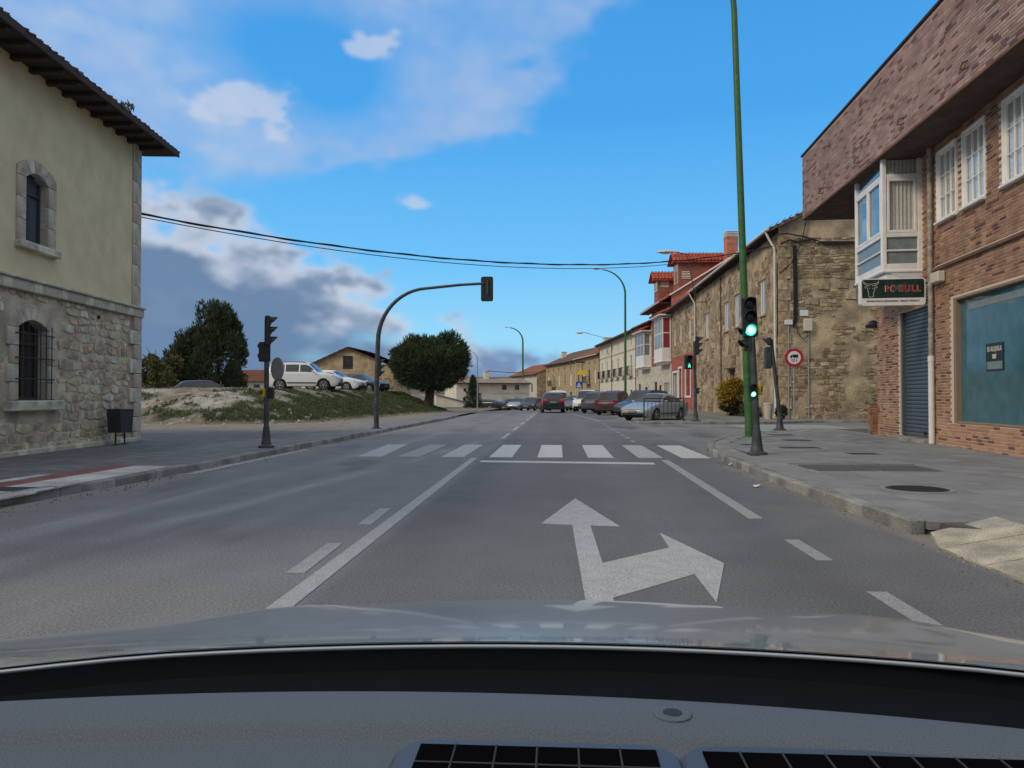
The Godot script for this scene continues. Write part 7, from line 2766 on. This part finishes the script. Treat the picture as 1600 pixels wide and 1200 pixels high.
func street_things() -> void:
	signals()
	street_lamp("tall green street lamp rising out of the picture beside the traffic light", Vector3(5.1, 0.11, -20.9), 13.6, 2.2, 0.105, 0.0, 0.34)
	street_lamp("green curved street lamp standing over the parked dark cars", Vector3(5.65, -0.04, -65.0), 12.0, 2.2, 0.11)
	street_lamp("green curved street lamp far along the bend of the street", Vector3(-5.5, -0.85, -120.0), 12.9, 2.3, 0.16)
	street_lamp("short thin street lamp before the far pale house", Vector3(-7.9, -0.2, -75.0), 5.9, 0.9, 0.06, 0.0, 0.0, M.galvanised)
	# litter bin by the yellow house
	var b := thing("litter_bin", "dark blue litter bin on two legs against the stone wall", "litter bin", at(-10.02, 0.105, -17.05, 1.45))
	var bm := MB.new()
	bm.slab(PackedVector2Array([Vector2(-0.19, 0.28), Vector2(0.19, 0.28), Vector2(0.23, 0.80), Vector2(-0.23, 0.80)]), -0.17, 0.17)
	var body := part(b, "basket", bm, M.bin_blue)
	var rim := MB.new()
	rim.cbox(Vector3(0, 0.80, 0), Vector3(0.48, 0.04, 0.37), 0.015)
	part(body, "rim", rim, M.bin_blue)
	for s in [-1.0, 1.0]:
		var lm := MB.new()
		lm.tube([Vector3(0.15 * s, 0.03, 0), Vector3(0.15 * s, 0.34, 0)], 0.02, 8)
		lm.cbox(Vector3(0.15 * s, 0.012, 0), Vector3(0.10, 0.024, 0.10), 0.006)
		part(b, "leg", lm, M.bin_blue)
	var br := MB.new()
	br.tube([Vector3(-0.15, 0.22, 0), Vector3(0.15, 0.22, 0)], 0.014, 6)
	part(b, "crossbar", br, M.bin_blue)
	# railing that guards the pavement nose
	var r := thing("railing", "black tubular pedestrian railing in front of the silver car", "railing", at(3.85, 0.11, -34.8, -0.25))
	var W := 1.75
	var fm := MB.new()
	fm.tube([Vector3(0, 0, 0), Vector3(0, 0.96, 0), Vector3(0.04, 1.02, 0), Vector3(W - 0.04, 1.02, 0), Vector3(W, 0.96, 0), Vector3(W, 0, 0)], 0.03, 10)
	part(r, "frame", fm, M.iron)
	for y in [0.14, 0.88]:
		var m := MB.new()
		m.tube([Vector3(0, y, 0), Vector3(W, y, 0)], 0.018, 8)
		part(r, "rail", m, M.iron)
	for k in 9:
		var m := MB.new()
		m.tube([Vector3(W * (k + 1) / 10.0, 0.14, 0), Vector3(W * (k + 1) / 10.0, 0.88, 0)], 0.012, 6)
		part(r, "bar", m, M.iron)
	# wires across the street
	var i := 0
	for c in [[Vector3(-10.6, 5.86, -18.9), Vector3(10.7, 8.72, -39.0), 1.10, 0.024, "thick black cable sagging across the street from the yellow house"], [Vector3(-10.6, 5.78, -18.9), Vector3(10.7, 8.66, -39.0), 1.18, 0.013, "thin black wire just below the thick cable across the street"], [Vector3(-9.2, 4.6, -100.0), Vector3(-2.0, 6.4, -160.0), 0.25, 0.045, "distant wire strung past the far pale house"]]:
		var o := thing("overhead_cable", c[4], "cable")
		var pts := []
		for k in 33:
			var t := k / 32.0
			var p: Vector3 = (c[0] as Vector3).lerp(c[1], t)
			pts.append(p - Vector3(0, c[2] * 4.0 * t * (1 - t), 0))
		var m := MB.new()
		m.tube(pts, c[3], 8)
		if i == 0:
			var tw := []
			for k in 129:
				var t := k / 128.0
				var p: Vector3 = (c[0] as Vector3).lerp(c[1], t) - Vector3(0, c[2] * 4.0 * t * (1 - t), 0)
				tw.append(p + Vector3(0, cos(k * 0.55), sin(k * 0.55)) * 0.026)
			m.tube(tw, 0.014, 6)
		part(o, "wire", m, M.black_cable)
		i += 1


func litter() -> void:
	rng.seed = 909
	for c in [[2.62, -10.4, "crumpled white paper scrap on the asphalt short of the kerb"], [3.0, -13.7, "small white paper scrap in the gutter below the traffic light"]]:
		var o := thing("paper_scrap", c[2], "litter", at(c[0], 0.0, c[1], rr(0, 3)))
		var mb := MB.new()
		var pts := []
		for i in 4:
			var row := []
			for k in 4:
				row.append(Vector3((i - 1.5) * 0.035 + rr(-0.008, 0.008), 0.006 + rr(0.0, 0.03), (k - 1.5) * 0.03 + rr(-0.008, 0.008)))
			pts.append(row)
		for i in 3:
			for k in 3:
				mb.quad(pts[i][k], pts[i][k + 1], pts[i + 1][k + 1], pts[i + 1][k])
		part(o, "sheet", mb, M.sign_white)


func vehicles() -> void:
	rng.seed = 808
	var g1 := "cars parked along the house side of the street"
	car("silver coupe parked nose out behind the black railing", "silver", Vector3(5.0, 0, -40.2), 2.50, coupe(4.35, 1.76, 1.40), g1)
	car("dark grey estate car parked behind the silver coupe", "charcoal", Vector3(5.2, 0, -47.0), 2.55, wagon(4.7, 1.8, 1.62), g1)
	car("dark red hatchback parked tail out among the row", "maroon", Vector3(3.95, 0, -52.0), -0.42, hatch(4.2, 1.78, 1.62), g1)
	car("grey hatchback parked between the dark red and white cars", "greyblue", Vector3(3.1, 0, -57.6), -0.35, hatch(4.2, 1.76, 1.60), g1)
	car("white tall car parked facing the road by the crossing sign", "white", Vector3(2.55, -0.06, -66.5), 2.85, suv(4.3, 1.82, 1.86), g1)
	car("small dark green car parked beyond the white tall car", "teal", Vector3(1.5, -0.14, -73.0), 2.8, hatch(3.9, 1.7, 1.48), g1)
	var mv := hatch(4.3, 1.80, 1.56)
	mv.moving = true
	car("black hatchback driving away up the street with red tail lights", "black", Vector3(-0.43, 0, -59.4), 0.04, mv, "", true)
	var van := suv(4.9, 1.95, 2.05)
	van.moving = true
	car("white roofed van driving ahead of the black hatchback", "white", Vector3(-0.1, -0.2, -78.0), 0.10, van)
	var f1 := hatch(4.2, 1.75, 1.5)
	f1.moving = true
	car("far oncoming dark blue car before the bend", "navy", Vector3(-3.0, -0.35, -86.0), 2.9, f1)
	var f2 := hatch(4.0, 1.75, 1.5)
	f2.moving = true
	car("far oncoming pale blue car before the bend", "silver", Vector3(-4.6, -0.38, -90.0), 2.8, f2)
	car("dark green car standing by the far pale house door", "teal", Vector3(-6.6, -0.5, -101.0), 1.9, hatch(4.0, 1.75, 1.5))
	car("dark blue car at the kerb below the far pale house", "navy", Vector3(-8.6, -0.36, -88.0), 1.2, hatch(4.0, 1.75, 1.3))
	var g2 := "cars in the car park above the bank"
	car("white boxy off-roader parked side-on above the bank", "white", Vector3(-15.05, 1.56, -45.0), -PI / 2 + 0.06, suv(4.22, 1.80, 1.72), g2)
	car("white hatchback parked just beyond the white off-roader", "white", Vector3(-15.4, 1.56, -52.0), -PI / 2 - 0.15, hatch(4.2, 1.76, 1.48), g2)
	car("black car parked last in the row above the bank", "black", Vector3(-14.5, 1.46, -55.5), -PI / 2 - 0.3, hatch(4.2, 1.76, 1.44), g2)
	car("dark car with its tail to the bank beside the tall conifer", "navy", Vector3(-22.0, 0.84, -47.0), -1.0, hatch(4.1, 1.74, 1.42), g2)


# ---------------------------------------------------------------- the car that carries the camera
func bonnet_y(x: float, d: float) -> float:
	var t := clampf((d - 0.70) / 1.05, 0, 1)
	var y := lerpf(0.970, 0.765, pow(t, 1.12))
	y -= 0.055 * pow(t, 5.0)
	var k := absf(x - 0.03)
	y -= lerpf(0.055, 0.135, t) * k * k
	# pressed ridges
	y += 0.007 * exp(-pow((k - 0.47) / 0.07, 2.0)) * smooth(0.08, 0.45, t)
	return y


func own_car() -> void:
	var root := thing("driving_car", "silver bonnet and grey dashboard of the car the view is taken from", "car")
	var mb := MB.new()
	var nx := 60
	var nd := 44
	for j in nd + 1:
		for i in nx + 1:
			var x := lerpf(-0.92, 0.92, float(i) / nx)
			var back := 0.740 - 0.17 * pow(x / 0.8, 2.0)
			var d := lerpf(back, 1.80, float(j) / nd)
			var e := 0.01
			var n := Vector3(-(bonnet_y(x + e, d) - bonnet_y(x - e, d)) / (2 * e), 1, (bonnet_y(x, d + e) - bonnet_y(x, d - e)) / (2 * e))
			mb.vert(Vector3(x, bonnet_y(x, d), -d), n.normalized())
	for j in nd:
		for i in nx:
			var q := j * (nx + 1) + i
			mb.idx.append_array([q, q + nx + 2, q + 1, q, q + nx + 1, q + nx + 2])
	part(root, "bonnet", mb, M.bonnet)
	# rolled rear edge of the bonnet and the plastic scuttle below it
	var lip := []
	var fr := []
	for i in 41:
		var x := lerpf(-0.92, 0.92, i / 40.0)
		var back := 0.740 - 0.17 * pow(x / 0.8, 2.0)
		lip.append(Vector3(x, bonnet_y(x, back) - 0.004, -back))
		fr.append(Vector3(x, bonnet_y(x, back), -back))
	var lm := MB.new()
	lm.tube(lip, 0.0022, 8)
	part(root, "bonnet_edge", lm, M.bonnet)
	var cw := MB.new()
	for i in 40:
		var a: Vector3 = fr[i]
		var b: Vector3 = fr[i + 1]
		var prof := [Vector2(-0.003, 0.0), Vector2(-0.006, -0.028), Vector2(0.03, -0.05), Vector2(0.07, -0.058), Vector2(0.14, -0.075), Vector2(0.19, -0.085)]
		for k in prof.size() - 1:
			var p0: Vector2 = prof[k]
			var p1: Vector2 = prof[k + 1]
			cw.quad(a + Vector3(0, p1.y, p1.x), b + Vector3(0, p1.y, p1.x), b + Vector3(0, p0.y, p0.x), a + Vector3(0, p0.y, p0.x))
	part(root, "scuttle", cw, M.cowl)
	var wp := MB.new()
	wp.tube([Vector3(-0.62, 0.875, -0.60), Vector3(-0.2, 0.892, -0.66), Vector3(0.12, 0.897, -0.672)], 0.010, 6)
	wp.tube([Vector3(0.05, 0.892, -0.66), Vector3(0.45, 0.880, -0.62)], 0.010, 6)
	part(root, "wiper", wp, M.cowl)
	# dashboard: a sheet swept across the car
	var dm := MB.new()
	var section := [Vector2(0.56, 0.900), Vector2(0.548, 0.975), Vector2(0.536, 0.992), Vector2(0.515, 1.002), Vector2(0.495, 1.004), Vector2(0.470, 1.003), Vector2(0.463, 1.0005), Vector2(0.459, 0.995), Vector2(0.453, 0.993), Vector2(0.40, 0.995), Vector2(0.33, 0.995), Vector2(0.27, 0.98), Vector2(0.235, 0.95), Vector2(0.225, 0.85), Vector2(0.24, 0.6)]
	var ns := 48
	var rows := []
	for i in ns + 1:
		var x := lerpf(-0.80, 0.70, float(i) / ns)
		var row := []
		var bend := 0.074 * pow((x + 0.05) / 0.5, 2.0)
		for s: Vector2 in section:
			row.append(Vector3(x, s.y - 0.004 * pow((x + 0.05) / 0.5, 2.0), -(s.x - bend * clampf((s.x - 0.2) / 0.3, 0, 1))))
		rows.append(row)
	var cols := section.size()
	for i in ns + 1:
		for k in cols:
			var du: Vector3 = rows[mini(i + 1, ns)][k] - rows[maxi(i - 1, 0)][k]
			var dv: Vector3 = rows[i][mini(k + 1, cols - 1)] - rows[i][maxi(k - 1, 0)]
			dm.vert(rows[i][k], dv.cross(du).normalized())
	for i in ns:
		for k in cols - 1:
			var q := i * cols + k
			dm.idx.append_array([q, q + cols + 1, q + 1, q, q + cols, q + cols + 1])
	var dash := part(root, "dashboard", dm, M.dash)
	# demister vents
	for v in [[-0.082, 0.058], [0.078, 0.36]]:
		var a: float = v[0]
		var b: float = v[1]
		var fm := MB.new()
		var zc := -0.420
		fm.slab(rounded(b - a + 0.022, 0.062, 0.020), 0.0, 0.006, Transform3D(FLAT, Vector3((a + b) / 2, 0.9935, zc)), 0.003)
		var frame := part(dash, "vent_frame", fm, M.dash_vent)
		var hole := MB.new()
		hole.box(Vector3((a + b) / 2, 0.9998, zc), Vector3(b - a - 0.006, 0.001, 0.044))
		part(dash, "vent_slot", hole, M.slot)
		var n := int((b - a) / 0.022)
		for k in range(1, n):
			var s := MB.new()
			s.cbox(Vector3(lerpf(a, b, float(k) / n), 1.0003, zc), Vector3(0.0012, 0.002, 0.044), 0.0005)
			part(dash, "vent_slat", s, M.vent_bar)
		var cross := MB.new()
		cross.cbox(Vector3((a + b) / 2, 1.0002, zc), Vector3(b - a - 0.006, 0.0016, 0.001), 0.0004)
		part(dash, "vent_slat", cross, M.vent_bar)
	var sn := MB.new()
	sn.lathe([Vector2(0.0118, -0.002), Vector2(0.0118, 0.0008), Vector2(0.0108, 0.0013), Vector2(0.0, 0.0011)], 24)
	var ring := part(dash, "light_sensor", sn, M.dash, at(0.0705, 1.0033, -0.484))
	var lens := MB.new()
	lens.lathe([Vector2(0.0062, 0.001), Vector2(0.0055, 0.0017), Vector2(0.0, 0.0019)], 18)
	part(dash, "sensor_lens", lens, M.black_plastic, at(0.0705, 1.0033, -0.484))
	ring.name = "sensor_ring"
	# windscreen, roof, pillars and doors close the cabin round the camera
	var wsm := MB.new()
	var w0 := []
	var w1 := []
	for i in 25:
		var x := lerpf(-0.78, 0.68, i / 24.0)
		var k := pow((x + 0.05) / 0.73, 2.0)
		w0.append(Vector3(x, 0.925, -0.600 + 0.11 * k))
		w1.append(Vector3(x * 0.86, 1.44 - 0.015 * k, 0.12 + 0.05 * k))
	for i in 24:
		wsm.quad(w0[i], w0[i + 1], w1[i + 1], w1[i])
	part(root, "windscreen", wsm, M.windscreen)
	var rm := MB.new()
	rm.cbox(Vector3(-0.05, 1.47, 1.05), Vector3(1.22, 0.05, 1.85), 0.02)
	part(root, "roof", rm, M.headlining)
	for s in [-1.0, 1.0]:
		var pl := MB.new()
		pl.tube([Vector3(-0.05 + s * 0.75, 0.90, -0.50), Vector3(-0.05 + s * 0.63, 1.45, 0.15)], 0.04, 10)
		part(root, "pillar", pl, M.headlining)
		var p2 := MB.new()
		p2.tube([Vector3(-0.05 + s * 0.72, 0.90, 1.0), Vector3(-0.05 + s * 0.62, 1.46, 1.05)], 0.05, 10)
		part(root, "pillar", p2, M.headlining)
		var dr := MB.new()
		dr.cbox(Vector3(-0.05 + s * 0.79, 0.58, 0.5), Vector3(0.08, 0.68, 2.6), 0.03)
		part(root, "door", dr, M.headlining)
	var seat := MB.new()
	seat.cbox(Vector3(-0.05, 0.75, 1.6), Vector3(1.3, 1.2, 0.2), 0.08, Basis(Vector3(1, 0, 0), -0.2))
	part(root, "rear_seat", seat, M.headlining)
	var fl := MB.new()
	fl.cbox(Vector3(-0.05, 0.28, 0.3), Vector3(1.5, 0.06, 3.2), 0.02)
	part(root, "cabin_floor", fl, M.trim)
	var sk := MB.new()
	sk.cbox(Vector3(-0.05, 0.48, -1.05), Vector3(1.4, 0.4, 1.35), 0.08)
	part(root, "engine_bay", sk, M.trim)
	for s in [-1.0, 1.0]:
		for z in [-1.05, 1.55]:
			var ty := MB.new()
			ty.lathe([Vector2(0.0, -0.10), Vector2(0.28, -0.10), Vector2(0.31, -0.07), Vector2(0.31, 0.07), Vector2(0.28, 0.10), Vector2(0.0, 0.10)], 24, Transform3D(Basis(Vector3(0, 0, 1), PI / 2), Vector3(-0.05 + s * 0.72, 0.31, z)))
			part(root, "wheel", ty, M.tyre)


func _ready() -> void:
	# camera
	var cam := Camera3D.new()
	cam.name = "camera"
	add_child(cam)
	cam.fov = 53.13
	cam.near = 0.02
	cam.far = 6000.0
	cam.transform = Transform3D(Basis(Vector3.UP, atan(72.0 / 1200.0)) * Basis(Vector3.RIGHT, atan(20.0 / 1200.0)), Vector3(0, 1.2, 0))
	cam.current = true
	# sky, light and exposure
	var env := Environment.new()
	env.background_mode = Environment.BG_SKY
	env.sky = make_sky()
	env.background_energy_multiplier = 1.0
	env.tonemap_mode = Environment.TONE_MAPPER_LINEAR
	env.tonemap_exposure = 1.0
	env.ambient_light_source = Environment.AMBIENT_SOURCE_SKY
	env.sdfgi_enabled = true
	env.ssao_enabled = true
	env.ssil_enabled = true
	var we := WorldEnvironment.new()
	we.name = "environment"
	we.environment = env
	add_child(we)
	var sun := DirectionalLight3D.new()
	sun.name = "sun"
	sun.light_energy = 0.50
	sun.light_angular_distance = 14.0
	sun.light_color = Color(1.0, 0.93, 0.82)
	sun.shadow_enabled = true
	add_child(sun)
	sun.look_at_from_position(Vector3(-7.5, 6.5, 5.0), Vector3.ZERO)
	# the place
	make_materials()
	make_stones()
	ground_setting()
	yellow_house()
	brick_house()
	stone_house()
	street_row()
	far_side()
	street_things()
	litter()
	vehicles()
	own_car()
